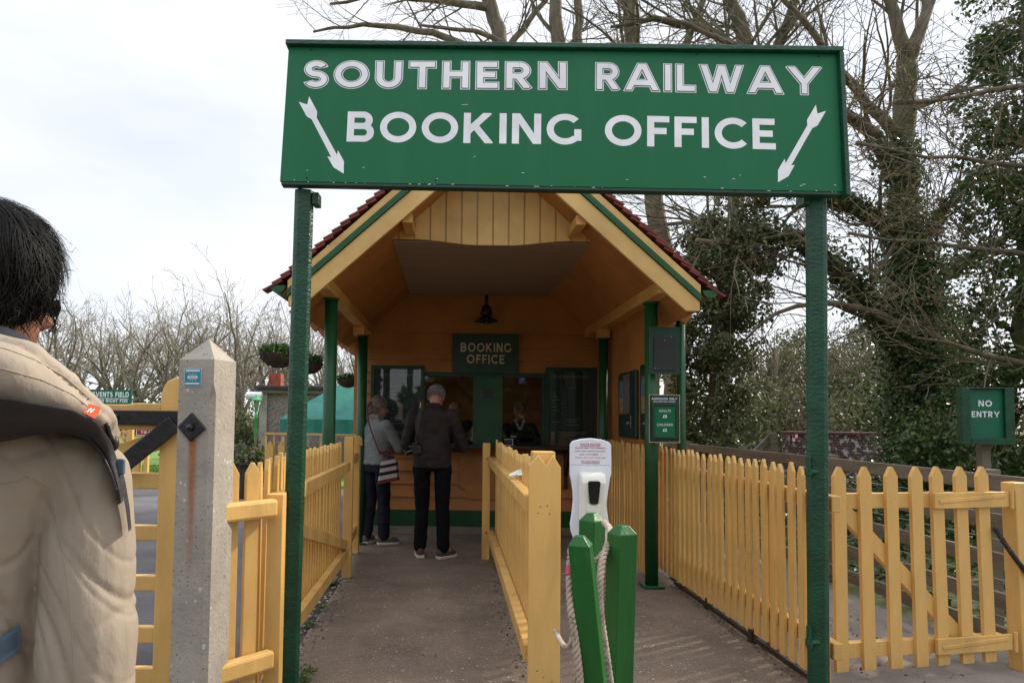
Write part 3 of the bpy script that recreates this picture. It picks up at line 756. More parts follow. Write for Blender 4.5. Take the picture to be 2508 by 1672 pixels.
# ================================================================== ENTRANCE SIGN
BL, BR, TL = at(643, 416, 3.52), at(1944, 440, 3.44), at(661, 100, 3.585)
ax = (BR-BL)/np.linalg.norm(BR-BL); SW = np.linalg.norm(BR-BL)
ay = TL-BL; ay -= ax*(ay @ ax); SH = np.linalg.norm(ay); ay /= SH
az = np.cross(ax, ay)
def onsign(x, y):
    v = at(x, y, 1.)-EYE; t_ = ((BL-EYE) @ az)/(v @ az); q = EYE+v*t_-BL
    return q @ ax, q @ ay
es_ = thing('entrance_sign', 'large green double-post sign reading SOUTHERN RAILWAY BOOKING OFFICE with two white arrows', 'sign', (.55, 3.6, 0))
def sbox(mb, a0, b0, c0, a1, b1, c1):
    vs = [BL+ax*a+ay*b+az*c for c in (c0, c1) for a, b in ((a0, b0), (a1, b0), (a1, b1), (a0, b1))]
    return mb.add(vs, [(0, 3, 2, 1), (4, 5, 6, 7), (0, 1, 5, 4), (1, 2, 6, 5), (2, 3, 7, 6), (3, 0, 4, 7)])
t = MB(); sbox(t, 0, 0, -.02, SW-.018, SH-.022, 0); board = t.build('board', M['gsign'], es_)
t = MB()
sbox(t, .006, -.018, -.05, SW+.0, -.001, -.002)
t.build('lower_frame', M['gdark'], es_, bevel=.003)
t = MB(); sbox(t, -.012, SH-.021, -.05, SW+.006, SH+.006, .03); sbox(t, SW-.017, -.03, -.05, SW+.006, SH-.0215, .032)
t.build('frame', M['gpost'], es_, bevel=.004)
def sline(mb, text, p0, p1, hpx, **kw):
    a0, b0 = onsign(*p0); a1, b1 = onsign(*p1)
    d = V(a1-a0, b1-b0); wd = np.hypot(*d)
    aa = ax*d[0]/wd+ay*d[1]/wd; bb = ay*d[0]/wd-ax*d[1]/wd
    lettering(mb, text, BL+ax*a0+ay*b0, aa, bb, az, wd, hpx/1568*3.5, **kw)
for nm, mt, e, lf in (('letter_outline', 'white', .052, .0006), ('letter_inline', 'inline', .022, .0022), ('lettering', 'white', -.002, .0036)):
    for wrd, pa, pb_, gp_ in (('SOUTHERN', (699, 201), (1300, 204.5), .27), ('RAILWAY', (1370, 206), (1884, 217), .21)):
        t = MB(); sline(t, wrd, pa, pb_, 66, t=.2, e=e, gap=gp_, lift=lf); t.build(nm, M[mt], es_)
for wrd, pa, pb_, gp_ in (('BOOKING', (796, 325.5), (1335, 332.5), .165), ('OFFICE', (1389, 334), (1782, 344), .17)):
    t = MB(); sline(t, wrd, pa, pb_, 75.5, t=.205, gap=gp_, lift=.0006); t.build('lettering', M['white'], es_)
for pts, ox, oy, s in (([(235, 555), (302, 577), (318, 512), (382, 632), (378, 682), (540, 978), (548, 943), (596, 1030), (594, 1128), (512, 1078), (463, 990), (495, 998), (338, 695), (298, 672)], 660, 80, 3.267),
                       ([(2028, 563), (2040, 632), (2107, 610), (2040, 725), (2000, 745), (1835, 1035), (1863, 1030), (1815, 1118), (1733, 1165), (1733, 1070), (1785, 983), (1792, 1018), (1962, 722), (1958, 682)], 1360, 80, 3.178)):
    pp = [onsign((ox+x/s)/K, (oy+y/s)/K) for x, y in pts]
    t = MB(); t.add([BL+ax*a+ay*b+az*.0008 for a, b in pp], [tuple(range(len(pp)))]); t.build('arrow', M['white'], es_)
t = MB()                                   # screws and paint chips on the face
for x, y in ((705, 408), (715, 115), (980, 112), (1290, 118), (1600, 125), (1880, 130), (1380, 430), (1000, 414), (1690, 436)):
    a, b_ = onsign(x, y); t = MB(); t.ell(BL+ax*a+ay*b_+az*.001, (.005, .004, .005), 8, 5); t.build('screw', M['black'], es_)
t = MB()
for k in range(34):
    x = random.uniform(660, 1930); y = 417+(x-645)*.0192-random.random()**7*45
    a, b_ = onsign(x, y); wd = random.uniform(.002, .012)
    t.add([BL+ax*(a+u_*wd)+ay*(b_+v_*.0016)+az*.0006 for u_, v_ in ((-1, -.6), (.3, -1), (1, .2), (.1, 1))], [(0, 1, 2, 3)])
for x, y, wd in ((1067, 241, .018), (1090, 360, .006), (835, 385, .008), (1440, 413, .007), (1685, 411, .008)):
    a, b_ = onsign(x, y); t.add([BL+ax*(a+u_*wd)+ay*(b_+v_*.0022)+az*.0006 for u_, v_ in ((-1, -.8), (1, .2), (1, 1), (-.6, .3))], [(0, 1, 2, 3)])
t.build('chipped_paint', M['white'], es_)
def signpost(xb, xt, d, yaw, flip):
    pb, pt_ = at(xb, 1568, d), at(xt, 445, d+.03)
    dirv = (pt_-pb)/(pt_[2]-pb[2])
    p0 = pb-dirv*(pb[2]+.02); p1 = pt_+dirv*.012
    poly = [(-.05, -.028), (-.03, -.05), (.03, -.05), (.05, -.03), (.05, .05), (-.05, .05)]
    c_, s_ = math.cos(yaw), math.sin(yaw)
    poly = [(x*c_-y*s_, x*s_+y*c_) for x, y in poly]
    t = MB(); n = 26
    for i in range(n+1):
        q = p0+(p1-p0)*i/n
        t.v.append(np.array([(q[0]+x, q[1]+y, q[2]) for x, y in poly])); t.n += 6
    t.f += [(i*6+j, i*6+(j+1) % 6, (i+1)*6+(j+1) % 6, (i+1)*6+j) for i in range(n) for j in range(6)]
    t.f += [tuple(range(6))[::-1], tuple(n*6+j for j in range(6))]
    po = t.build('post', M['gpost'], es_, bevel=.004)
    sx = 1 if flip else -1
    t = MB(); q = p1-V(0, 0, .045); t.box((q[0]+sx*.05 if sx > 0 else q[0]-.085, q[1]-.04, q[2]-.035), (q[0]+.085 if sx > 0 else q[0]-.05, q[1]+.04, q[2]+.03))
    t.build('bracket', M['gpost'], es_, bevel=.004)
    # gate pins on the post
    for z in (1.18, .33):
        q = p0+dirv*z
        dx = -.02 if flip else -.07
        t = MB(); t.tube([q+V(.0, -.03, 0), q+V(dx, -.045, 0)], .016, 10); t.tube([q+V(dx, -.045, -.03), q+V(dx, -.045, .08)], .0125, 10); t.lathe([(.018, -.018), (.018, .018)], q+V(dx, -.045, 0), 12)
        t.build('hinge_pin', M['gpost'], es_, smooth=False)
    return p0
pL = signpost(663, 699, 3.585, R(14), True)
pR = signpost(1880, 1874, 3.525, R(-28), False)

# ================================================================== FENCES
def picket_mesh(wd, th, ht, tip=.05, name='picket'):
    t = MB(); t.prism([(-wd/2, 0), (wd/2, 0), (wd/2, ht-tip), (.006, ht), (-.006, ht), (-wd/2, ht-tip)], (0, -th/2, 0), (1, 0, 0), (0, 0, 1), (0, 1, 0), th)
    return t.mesh(name)
def pickets(parent, p0, p1, n, wd, th, ht, z0, off=0., tip=.05, mat='yellow', ends=True):
    p0 = V(*p0, 0); p1 = V(*p1, 0); d = p1-p0; ln = np.linalg.norm(d); d /= ln
    nrm = V(-d[1], d[0], 0); yaw = math.atan2(d[1], d[0])
    me = picket_mesh(wd, th, ht, tip); me.materials.append(M[mat])
    for i in range(n):
        q = p0+d*ln*(i/(n-1) if n > 1 else .5)+nrm*off; q[2] = z0+random.uniform(-.006, .006)
        o = link('picket', me, None, parent, rel(q, parent))
        o.rotation_euler = (random.gauss(0, .004), random.gauss(0, .006), yaw+random.gauss(0, .02)); o.scale.z = 1+random.gauss(0, .006)
        b = o.modifiers.new('bevel', 'BEVEL'); b.width = .004; b.segments = 2
def railbar(parent, p0, p1, z, wd=.05, ht=.085, name='rail', mat='yellow', z1=None):
    t = MB(); t.bar((p0[0], p0[1], z), (p1[0], p1[1], z1 if z1 is not None else z), wd, ht); return t.build(name, M[mat], parent, bevel=.005)
def sqpost(parent, x, y, z1, wd=.075, yaw=0., name='post', mat='yellow', z0=0., dp=None):
    c_, s_ = math.cos(yaw), math.sin(yaw); dp = dp or wd
    t = MB(); t.prism([(a*c_-b*s_+x, a*s_+b*c_+y) for a, b in ((-wd/2, -dp/2), (wd/2, -dp/2), (wd/2, dp/2), (-wd/2, dp/2))], (0, 0, z0), (1, 0, 0), (0, 1, 0), (0, 0, 1), z1-z0)
    return t.build(name, M[mat], parent, bevel=.005)

# left open gate and its row of pickets beside the walkway
lf = thing('picket_gate', 'yellow picket gate with diagonal brace standing open along the left of the walkway', 'gate', (-.88, 4.6, 0))
pickets(lf, (-.918, 3.36), (-.945, 5.92), 28, .046, .022, 1.09, .10, off=.012)
railbar(lf, (-.868, 3.42), (-.898, 5.98), .98); railbar(lf, (-.868, 3.42), (-.898, 5.98), .24)
railbar(lf, (-.868, 3.7), (-.898, 5.92), .82, wd=.045, ht=.08, name='brace', z1=.31)
lp_ = thing('fence_post', 'yellow square post at the far end of the open left gate', 'post', (-.905, 6.1, 0)); sqpost(lp_, -.905, 6.1, 1.235, .078)
lq = thing('picket_fence', 'short yellow picket run between two posts left of the porch', 'fence', (-.97, 6.7, 0))
pickets(lq, (-.96, 6.25), (-1.02, 7.05), 9, .062, .02, 1.1, .1); railbar(lq, (-.93, 6.15), (-.99, 7.15), 1.0); railbar(lq, (-.93, 6.15), (-.99, 7.15), .25)
sqpost(lq, -.985, 7.18, 1.215, .075)
t = MB(); t.box((-.955, 7.10, 1.12), (-.92, 7.135, 1.16)); t.box((-.94, 7.1, 1.15), (-.925, 7.12, 1.2)); t.build('latch', M['yellow'], lq)
# short return between the concrete post and the gate
rt = thing('fence_return', 'short yellow fence return of two pickets between concrete post and green sign post', 'fence', (-.95, 3.15, 0))
q0, q1 = V(-1.075, 3.0), V(-.835, 3.28)
for z in (.975, .27):
    t = MB(); t.bar((q0[0], q0[1], z), (q1[0], q1[1], z), .06, .085); t.build('rail', M['yellow'], rt, bevel=.014)
pickets(rt, (-1.008, 3.165), (-.935, 3.235), 2, .07, .022, 1.10, .09, off=.0)
sqpost(rt, -.842, 3.345, 1.035, .075)

# centre barrier
cf = thing('barrier_fence', 'yellow picket barrier running up the middle of the walkway', 'fence', (.43, 5.1, 0))
pickets(cf, (.452, 3.56), (.462, 6.86), 28, .046, .020, 1.10, .09, off=-.0)
railbar(cf, (.405, 3.45), (.41, 6.93), .985, .06, .085); railbar(cf, (.405, 3.45), (.41, 6.93), .25, .06, .085)
sqpost(cf, .362, 6.955, 1.165, .076); sqpost(cf, .463, 3.445, 1.25, .11)
t = MB()
t.prism([(.385, .03), (.54, .03), (.54, 1.175), (.502, 1.235), (.468, 1.185), (.43, 1.235), (.385, 1.185)], (0, 3.355, 0), (1, 0, 0), (0, 0, 1), (0, 1, 0), .03)
t.build('end_panel', M['yellow'], cf, bevel=.004)
t = MB()
for x, z in ((.44, .985), (.475, .99), (.43, .955), (.485, .95), (.43, .2), (.46, .17), (.43, .12), (.5, .15)): t.ell((x, 3.354, z), (.0035, .002, .0035), 8, 5)
t.build('nail_head', M['rust'], cf)
t = MB()
for z in (.985, .25): t.ell((.365, 6.916, z+.02), (.008, .004, .008), 8, 5)
t.build('bolt', M['black'], cf)
tp = at(1188, 1086, 4.4)
t = MB(); g = [[(tp[0]-.05+.1*i/6+random.gauss(0, .006), 4.38+.06*j/5, 1.045+.05*math.exp(-((i-3)**2+(j-2.5)**2)/5)*random.uniform(.5, 1.2)) for j in range(6)] for i in range(7)]
t.add([p for r_ in g for p in r_], [(i*6+j, (i+1)*6+j, (i+1)*6+j+1, i*6+j+1) for i in range(6) for j in range(5)])
tag(t.build('tissue', M['tissue'], origin=(tp[0], 4.4, 1.03)), 'crumpled white tissue on the rail of the centre barrier', 'tissue')

# right-hand fence
rf = thing('picket_fence', 'long yellow picket fence along the right of the walkway into the porch', 'fence', (1.95, 5.6, 0))
pickets(rf, (1.955, 3.60), (1.92, 6.34), 26, .060, .021, 1.11, .065)
pickets(rf, (1.72, 6.05), (1.715, 8.35), 23, .068, .02, 1.13, .065)
for z in (.99, .24): railbar(rf, (1.995, 3.55), (1.965, 5.85), z); railbar(rf, (1.76, 6.0), (1.755, 8.4), z)
for x, y in ((2.005, 4.35), (1.975, 5.8)): sqpost(rf, x+.04, y, 1.1, .07)
t = MB(); t.bar((1.965, 3.5, .035), (1.93, 5.9, .035), .03, .03); t.build('ground_rail', M['darkwood'], rf)
for y in (4.42, 5.2):
    t = MB(); t.box((1.93, y, 0), (1.97, y+.05, .085)); t.build('foot', M['gdark'] if y > 5 else M['darkwood'], rf)

# right-hand closed gate
rg = thing('picket_gate', 'yellow picket gate of seven wide pickets closed across the side path', 'gate', (2.63, 3.9, 0))
g0, g1 = V(2.155, 3.81), V(3.117, 4.0)
gd = (g1-g0)/np.linalg.norm(g1-g0); gn = V(gd[1], -gd[0])
xs = [1921, 1981, 2040, 2098, 2147, 2203, 2256]; fr = [(x-xs[0])/(xs[-1]-xs[0]) for x in xs]
t = MB(); t.prism([(-.038, 0), (.038, 0), (.038, 1.06), (.006, 1.115), (-.006, 1.115), (-.038, 1.06)], (0, -.011, 0), (1, 0, 0), (0, 0, 1), (0, 1, 0), .022)
for x, z in ((-.02, .09), (.018, .115), (-.015, .915), (.02, .935)): t.ell((x, -.0115, z), (.0042, .0016, .0042), 8, 4)
me = t.mesh('picket'); me.materials.append(M['yellow'])
for i, f_ in enumerate(fr):
    q = g0+(g1-g0)*f_
    o = link('picket', me, None, rg, rel((q[0], q[1], .052), rg)); o.rotation_euler = (0, [0, .012, .012, .016, .02, .022, .026][i]*-1, math.atan2(gd[1], gd[0]))
    b = o.modifiers.new('bevel', 'BEVEL'); b.width = .005; b.segments = 2
def gp(f_, z, off=0.): q = g0+(g1-g0)*f_+gn*off; return (q[0], q[1], z)
for z in (.975, .155):
    t = MB(); t.bar(gp(.0, z, -.034), gp(1.12, z, -.034), .045, .085); t.build('rail', M['yellow'], rg, bevel=.004)
t = MB(); t.bar(gp(.05, .92, -.032), gp(.83, .18, -.032), .04, .085); t.build('brace', M['yellow'], rg, bevel=.004)
for z in (.975, .16):
    t = MB(); t.bar(gp(.61, z, .022), gp(1.13, z+.004, .022), .02, .088); hb = t.build('hinge_board', M['yellow'], rg, bevel=.003)
    t = MB(); t.add([gp(.63, z-.014, .0335), gp(1.1, z+.022, .0335), gp(1.1, z+.032, .0335), gp(.63, z+.008, .0335)], [(0, 1, 2, 3)])
    t = MB(); t.bar(gp(.64, z-.005, .034), gp(1.1, z+.026, .034), .006, .02); t.build('hinge_strap', M['yellow'], hb, bevel=.002)
    t = MB(); t.tube([gp(1.145, z-.05, .036), gp(1.145, z+.06, .036)], .011, 10); t.build('hinge_knuckle', M['yellow'], hb)
gpst = thing('gate_post', 'yellow square gate post carrying the closed picket gate', 'post', (3.24, 4.02, 0))
t = MB(); yaw = math.atan2(gd[1], gd[0])
pb, pt_ = gp(1.235, -.01, 0), gp(1.21, 1.075, 0)
t.bar(pb, pt_, .095, .09, up=(gn[0], gn[1], 0)); t.build('post', M['yellow'], gpst, bevel=.006)
sp = thing('gate_spring', 'black coil spring stretched from the last picket to the gate post', 'spring', gp(1.05, .7, .05))
a_, b_ = V(*gp(1.03, .80, .035)), V(*gp(1.22, .545, .065))
s_ = np.linspace(0, 1, 260); d_ = (b_-a_)/np.linalg.norm(b_-a_); e1 = np.cross(d_, (0, 0, 1)); e1 /= np.linalg.norm(e1); e2 = np.cross(d_, e1)
bow = np.sin(s_*math.pi)[:, None]*V(.0, 0, -.012)
t = MB(); t.tube(a_+(b_-a_)*s_[:, None]+bow+.011*(np.cos(s_*150)[:, None]*e1+np.sin(s_*150)[:, None]*e2), .0042, 5); t.build('coil', M['black'], sp)
t = MB(); t.ell(a_+V(-.004, 0, .006), (.016, .012, .02), 10, 8); t.ell(b_, (.014, .012, .016), 10, 8); t.build('end_fixing', M['black'], sp)

# weathered post and rail fence beyond the gate
pf = thing('post_and_rail_fence', 'weathered grey timber post and rail fence along the side path', 'fence', (3.25, 6.5, 0))
for z in (1.045, .80, .555, .31, .10):
    t = MB(); t.bar((3.475, 4.06, z), (3.34, 10.4, z), .035, .1); t.build('rail', M['weathered'], pf, bevel=.004)
for y in (4.5, 6.3, 8.1, 9.9):
    x = 3.475-(y-4.06)*.0213+.065
    sqpost(pf, x, y, 1.12, .09, mat='weathered')
t = MB()
for z in (.2, .43, .68, .92): t.tube([(3.51, 4.06, z), (3.375, 10.4, z)], .0018, 4)
t.build('wire', M['alu'], pf)

# NO ENTRY sign on its wooden post
ne = thing('no_entry_sign', 'green framed sign with white words NO ENTRY on a wooden post', 'sign', (*gnd(2270, 1300)[:2]*0+at(2270, 950, 6.3)[:2], 0))
c = at(2264, 955, 6.3); yw = R(-9); ca, sa = math.cos(yw), math.sin(yw)
nx, ny_ = V(ca, sa, 0), V(0, 0, 1); nz_ = np.cross(nx, ny_)
def nbox(mb, a0, b0, c0, a1, b1, c1):
    vs = [c+nx*a+ny_*b+nz_*cc for cc in (c0, c1) for a, b in ((a0, b0), (a1, b0), (a1, b1), (a0, b1))]
    return mb.add(vs, [(0, 3, 2, 1), (4, 5, 6, 7), (0, 1, 5, 4), (1, 2, 6, 5), (2, 3, 7, 6), (3, 0, 4, 7)])
hw, hh = .218, .262
t = MB(); nbox(t, -hw, -hh, -.05, -hw+.075, hh, .04); nbox(t, hw-.075, -hh, -.05, hw, hh, .04); nbox(t, -hw+.0755, -hh, -.05, hw-.0755, -hh+.06, .04); nbox(t, -hw+.0755, hh-.012, -.05, hw-.0755, hh, .04)
t.build('frame', M['gpost'], ne, bevel=.004)
t = MB(); nbox(t, -hw+.075, -hh+.06, -.02, hw-.075, hh-.012, .0); t.build('board', M['gboard'], ne)
t = MB(); lettering(t, 'NO', c+nx*-.058+ny_*.088, nx, ny_, nz_, .112, .056, t=.2); t.build('lettering', M['bwhite'], ne); t = MB(); lettering(t, 'ENTRY', c+nx*-.117+ny_*-.012, nx, ny_, nz_, .235, .056, t=.2)
t.build('lettering', M['bwhite'], ne)
t = MB(); t.box((c[0]+.0, c[1]+.055, 0), (c[0]+.085, c[1]+.13, c[2]+.2)); t.build('post', M['weathered'], ne, bevel=.005)

# ================================================================== LEFT: CONCRETE POST, FIELD GATE
cp = thing('concrete_gatepost', 'lichen speckled square concrete gatepost with pyramid cap and rust streak', 'gatepost', (-1.1, 3.03, 0))
ang = R(-14); ca, sa = math.cos(ang), math.sin(ang)
fr_ = V(-1.022, 2.93)                                            # front right corner
eu, ev = V(ca, sa), V(-sa, ca)                                    # across the front, and back
S_ = .172
def cpt(a, b, z): q = fr_-eu*(S_-a)+ev*b; return (q[0], q[1], z)
t = MB(); ch = .02
lowp = [(0, 0), (S_-ch, 0), (S_, ch), (S_, S_), (0, S_)]; topp = [(0, 0), (S_-.001, 0), (S_, .001), (S_, S_), (0, S_)]
rings = [(lowp, -.02), (lowp, 1.50), (topp, 1.545), (topp, 1.652)]
for pl, z in rings: t.v.append(np.array([cpt(a, b, z) for a, b in pl])); t.n += 5
t.f += [(i*5+j, i*5+(j+1) % 5, (i+1)*5+(j+1) % 5, (i+1)*5+j) for i in range(3) for j in range(5)]
t.add([cpt(S_/2, S_/2, 1.752)], []); t.f += [(15+j, 15+(j+1) % 5, 20) for j in range(5)]
t.build('post', M['conc'], cp, bevel=.004)
pq = at(443, 864, 2.94)
pl_ = thing('plaque', 'small square blue enamel plaque with white oval on the concrete gatepost', 'plaque', pq)
def cbox(mb, a0, z0, a1, z1, b0, b1):
    vs = [cpt(a, b, z) for b in (b1, b0) for a, z in ((a0, z0), (a1, z0), (a1, z1), (a0, z1))]
    return mb.add(vs, [(0, 3, 2, 1), (4, 5, 6, 7), (0, 1, 5, 4), (1, 2, 6, 5), (2, 3, 7, 6), (3, 0, 4, 7)])
def ca_of(x, y):
    v = at(x, y, 1.)-EYE; n_ = V(-ev[0], -ev[1], 0); t_ = ((V(*fr_, 0)-EYE) @ n_)/(v @ n_); q = EYE+v*t_
    return (q[:2]-fr_) @ eu+S_, q[2]
a0, z1 = ca_of(425, 846); a1, z0 = ca_of(463, 887)
t = MB(); cbox(t, a0, z0, a1, z1, -.003, -.0005); t.build('rim', M['alu'], pl_)
t = MB(); cbox(t, a0+.003, z0+.003, a1-.003, z1-.003, -.0042, -.0031); t.build('face', M['lighttile'], pl_)
t = MB(); ac, zc = (a0+a1)/2, (z0+z1)/2
t.prism([(ac+.026*math.cos(q), zc+.0065*math.sin(q)) for q in np.linspace(0, 2*math.pi, 20)[:-1]], (0, 0, 0), (1, 0, 0), (0, 0, 1), (0, 0, 0), 0)
el = [cpt(ac+.026*math.cos(q), -.0048, zc+.0065*math.sin(q)) for q in np.linspace(0, 2*math.pi, 20)[:-1]]
t = MB(); t.add(el, [tuple(range(19))])
for z in (z0+.012, z1-.010): t.add([cpt(a, -.0048, zz) for a, zz in ((a0+.008, z-.003), (a1-.008, z-.003), (a1-.008, z+.003), (a0+.008, z+.003))], [(0, 1, 2, 3)])
for q in np.linspace(.3, 2*math.pi+.3, 11)[:-1]:
    t.add([cpt(ac+r_*math.cos(q+dq), -.0048, zc+.75*r_*math.sin(q+dq)) for r_, dq in ((.019, -.12), (.026, 0), (.019, .12))], [(0, 1, 2)])
t.build('emblem', M['bwhite'], pl_)
t = MB(); t.add([cpt(ac+.017*u_, -.0053, zc+.0018*v_) for u_, v_ in ((-1, -1), (1, -1), (1, 1), (-1, 1))], [(0, 1, 2, 3)]); t.build('oval_stripe', M['rust'], pl_)
# diamond iron plate with bolt, and the rust streak below it
dm = thing('iron_plate', 'black diamond iron wall plate with bolt on the concrete gatepost', 'iron plate', at(443, 981, 2.93))
pts = [ca_of(x, y) for x, y in ((411, 980), (440, 1014), (475, 983), (443, 947))]
t = MB(); vs = [cpt(a, b, z) for b in (-.0005, -.014) for a, z in pts]
t.add(vs, [(0, 1, 2, 3), (7, 6, 5, 4), (0, 4, 5, 1), (1, 5, 6, 2), (2, 6, 7, 3), (3, 7, 4, 0)]); t.build('plate', M['black'], dm, bevel=.004)
a, z = ca_of(443, 981); t = MB(); t.ell(cpt(a, -.02, z), (.017, .017, .016), 12, 8); t.build('bolt', M['black'], dm, smooth=True)
rs = M['conc'].copy(); rs.name = 'rust_streaked_concrete'
tr_ = rs.node_tree; bs = tr_.nodes['Principled BSDF']; old = bs.inputs['Base Color'].links[0].from_socket
tcn = node(tr_, 'ShaderNodeTexCoord'); sx_ = node(tr_, 'ShaderNodeSeparateXYZ'); tr_.links.new(tcn.outputs['Object'], sx_.inputs[0])
a, z = ca_of(443, 1010); lq_ = np.array(cpt(a, 0, z))-np.array(wloc(cp))
gx = node(tr_, 'ShaderNodeMath', operation='SUBTRACT'); gx.inputs[1].default_value = lq_[0]; tr_.links.new(sx_.outputs['X'], gx.inputs[0])
ga = node(tr_, 'ShaderNodeMath', operation='ABSOLUTE'); tr_.links.new(gx.outputs[0], ga.inputs[0])
gm = node(tr_, 'ShaderNodeMapRange'); gm.inputs['From Min'].default_value = .027; gm.inputs['From Max'].default_value = .006; tr_.links.new(ga.outputs[0], gm.inputs['Value'])
gz = node(tr_, 'ShaderNodeMapRange'); gz.inputs['From Min'].default_value = lq_[2]-.62; gz.inputs['From Max'].default_value = lq_[2]-.05; tr_.links.new(sx_.outputs['Z'], gz.inputs['Value'])
gz2 = node(tr_, 'ShaderNodeMath', operation='LESS_THAN'); gz2.inputs[1].default_value = lq_[2]+.0; tr_.links.new(sx_.outputs['Z'], gz2.inputs[0])
gy = node(tr_, 'ShaderNodeMath', operation='LESS_THAN'); gy.inputs[1].default_value = -.03; tr_.links.new(sx_.outputs['Y'], gy.inputs[0])
nn_ = node(tr_, 'ShaderNodeTexNoise', Scale=40., Detail=6.); mp_ = node(tr_, 'ShaderNodeMapping', Scale=(1, 1, .12)); tr_.links.new(tcn.outputs['Object'], mp_.inputs['Vector']); tr_.links.new(mp_.outputs['Vector'], nn_.inputs['Vector'])
cur = gm.outputs['Result']
for o_ in (gz.outputs['Result'], gz2.outputs[0], gy.outputs[0], nn_.outputs['Fac']):
    mu = node(tr_, 'ShaderNodeMath', operation='MULTIPLY'); tr_.links.new(cur, mu.inputs[0]); tr_.links.new(o_, mu.inputs[1]); cur = mu.outputs[0]
mu = node(tr_, 'ShaderNodeMath', operation='MULTIPLY'); mu.inputs[1].default_value = 2.3; mu.use_clamp = True; tr_.links.new(cur, mu.inputs[0])
mm = node(tr_, 'ShaderNodeMix', data_type='RGBA'); mm.inputs['B'].default_value = (.30, .125, .055, 1); tr_.links.new(mu.outputs[0], mm.inputs['Factor']); tr_.links.new(old, mm.inputs['A']); tr_.links.new(mm.outputs['Result'], bs.inputs['Base Color'])
for ch_ in cp.children:
    ch_.data.materials[0] = rs

fg = thing('field_gate', 'yellow five-bar timber gate with black iron strap hinge behind the walker', 'gate', (-2.4, 3.35, 0))
GY = 3.35
def gz_(y): return at(385, y, GY)[2]
gx0, gx1 = -4.9, at(397, 1000, GY)[0]+.05
xst = at(372, 1000, GY)[0]
t = MB()
hp = [(xst, .06), (gx1, .06), (gx1, gz_(868)), (gx1-.03, gz_(866)), (xst+.03, gz_(875)), (xst+.012, gz_(890)), (xst, gz_(905))]
t.prism(hp, (0, GY-.03, 0), (1, 0, 0), (0, 0, 1), (0, 1, 0), .075); t.build('hanging_stile', M['yellow'], fg, bevel=.008)
t = MB(); t.box((gx0, GY-.03, .06), (gx0+.1, GY+.045, 1.45)); t.build('meeting_stile', M['yellow'], fg, bevel=.006)
t = MB(); zt, zb = gz_(926), gz_(987)
t.prism([(gx0+.1, zb), (xst-.001, zb), (xst-.001, zt), (xst-.12, zt), (xst-.17, zt-.008), (gx0+.1, zt-.03)], (0, GY-.02, 0), (1, 0, 0), (0, 0, 1), (0, 1, 0), .06); t.build('top_bar', M['yellow'], fg, bevel=.006)
for a, b in ((1086, 1123), (1206, 1241), (1321, 1356), (1438, 1476), (1532, 1580)):
    t = MB(); t.box((gx0+.1, GY-.012, gz_(b)), (xst-.001, GY+.03, gz_(a))); t.build('bar', M['yellow'], fg, bevel=.006)
t = MB(); t.bar((xst-.02, GY+.05, gz_(1010)), (gx0+.15, GY+.05, .15), .03, .09); t.build('brace', M['yellow'], fg, bevel=.004)
t = MB(); t.box((xst-1.1, GY-.046, gz_(976)), (gx1, GY-.0305, gz_(943)))
hs = t.build('hinge_strap', M['black'], fg, bevel=.004)
t = MB(); t.ell((at(278, 958, GY)[0], GY-.05, gz_(958)), (.014, .014, .014), 10, 8); t.build('bolt', M['black'], hs, smooth=True)
t = MB(); p0_, p1_ = at(402, 972, GY-.05), at(255, 1090, GY-.05); t.bar((p0_[0], GY-.058, p0_[2]), (p1_[0], GY-.058, p1_[2]), .012, .085, up=(0, 0, 1)); t.build('diagonal_strap', M['black'], fg, bevel=.004)

# ================================================================== ROPE POSTS
def ropepost(xt, yt, xb, d, label, yaw, wd=.078):
    top = at(xt, yt, d); bot = at(xb, 1568, d)
    dv = (top-bot)/(top[2]-bot[2]); p0 = bot-dv*bot[2]
    b = thing('rope_post', label, 'bollard', p0, 'green wooden rope posts')
    c_, s_ = math.cos(yaw), math.sin(yaw); h = wd/2; cz = .028
    t = MB()
    for k_, (sc, z) in enumerate(((1, 0), (1, top[2]-cz), (.42, top[2]))):
        q = p0+dv*z
        t.v.append(np.array([(q[0]+(a*c_-e*s_)*sc*h, q[1]+(a*s_+e*c_)*sc*h, z) for a, e in ((-1, -1), (1, -1), (1, 1), (-1, 1))])); t.n += 4
    t.f += [(i*4+j, i*4+(j+1) % 4, (i+1)*4+(j+1) % 4, (i+1)*4+j) for i in range(2) for j in range(4)]+[(8, 9, 10, 11), (3, 2, 1, 0)]
    t.build('post', M['gbollard'], b, bevel=.003)
    return p0, dv, top, b
bm = ropepost(1361, 1177, 1352, 2.62, 'green rope post standing furthest back of the cluster, in front of the white notice', R(42), .072)
br_ = ropepost(1430, 1205, 1419, 2.27, 'green rope post on the right of the cluster with rope hung beside it', R(22), .071)
bl_ = ropepost(1331, 1229, 1366, 2.12, 'green rope post leaning to the right, nearest of the cluster', R(-20), .066)
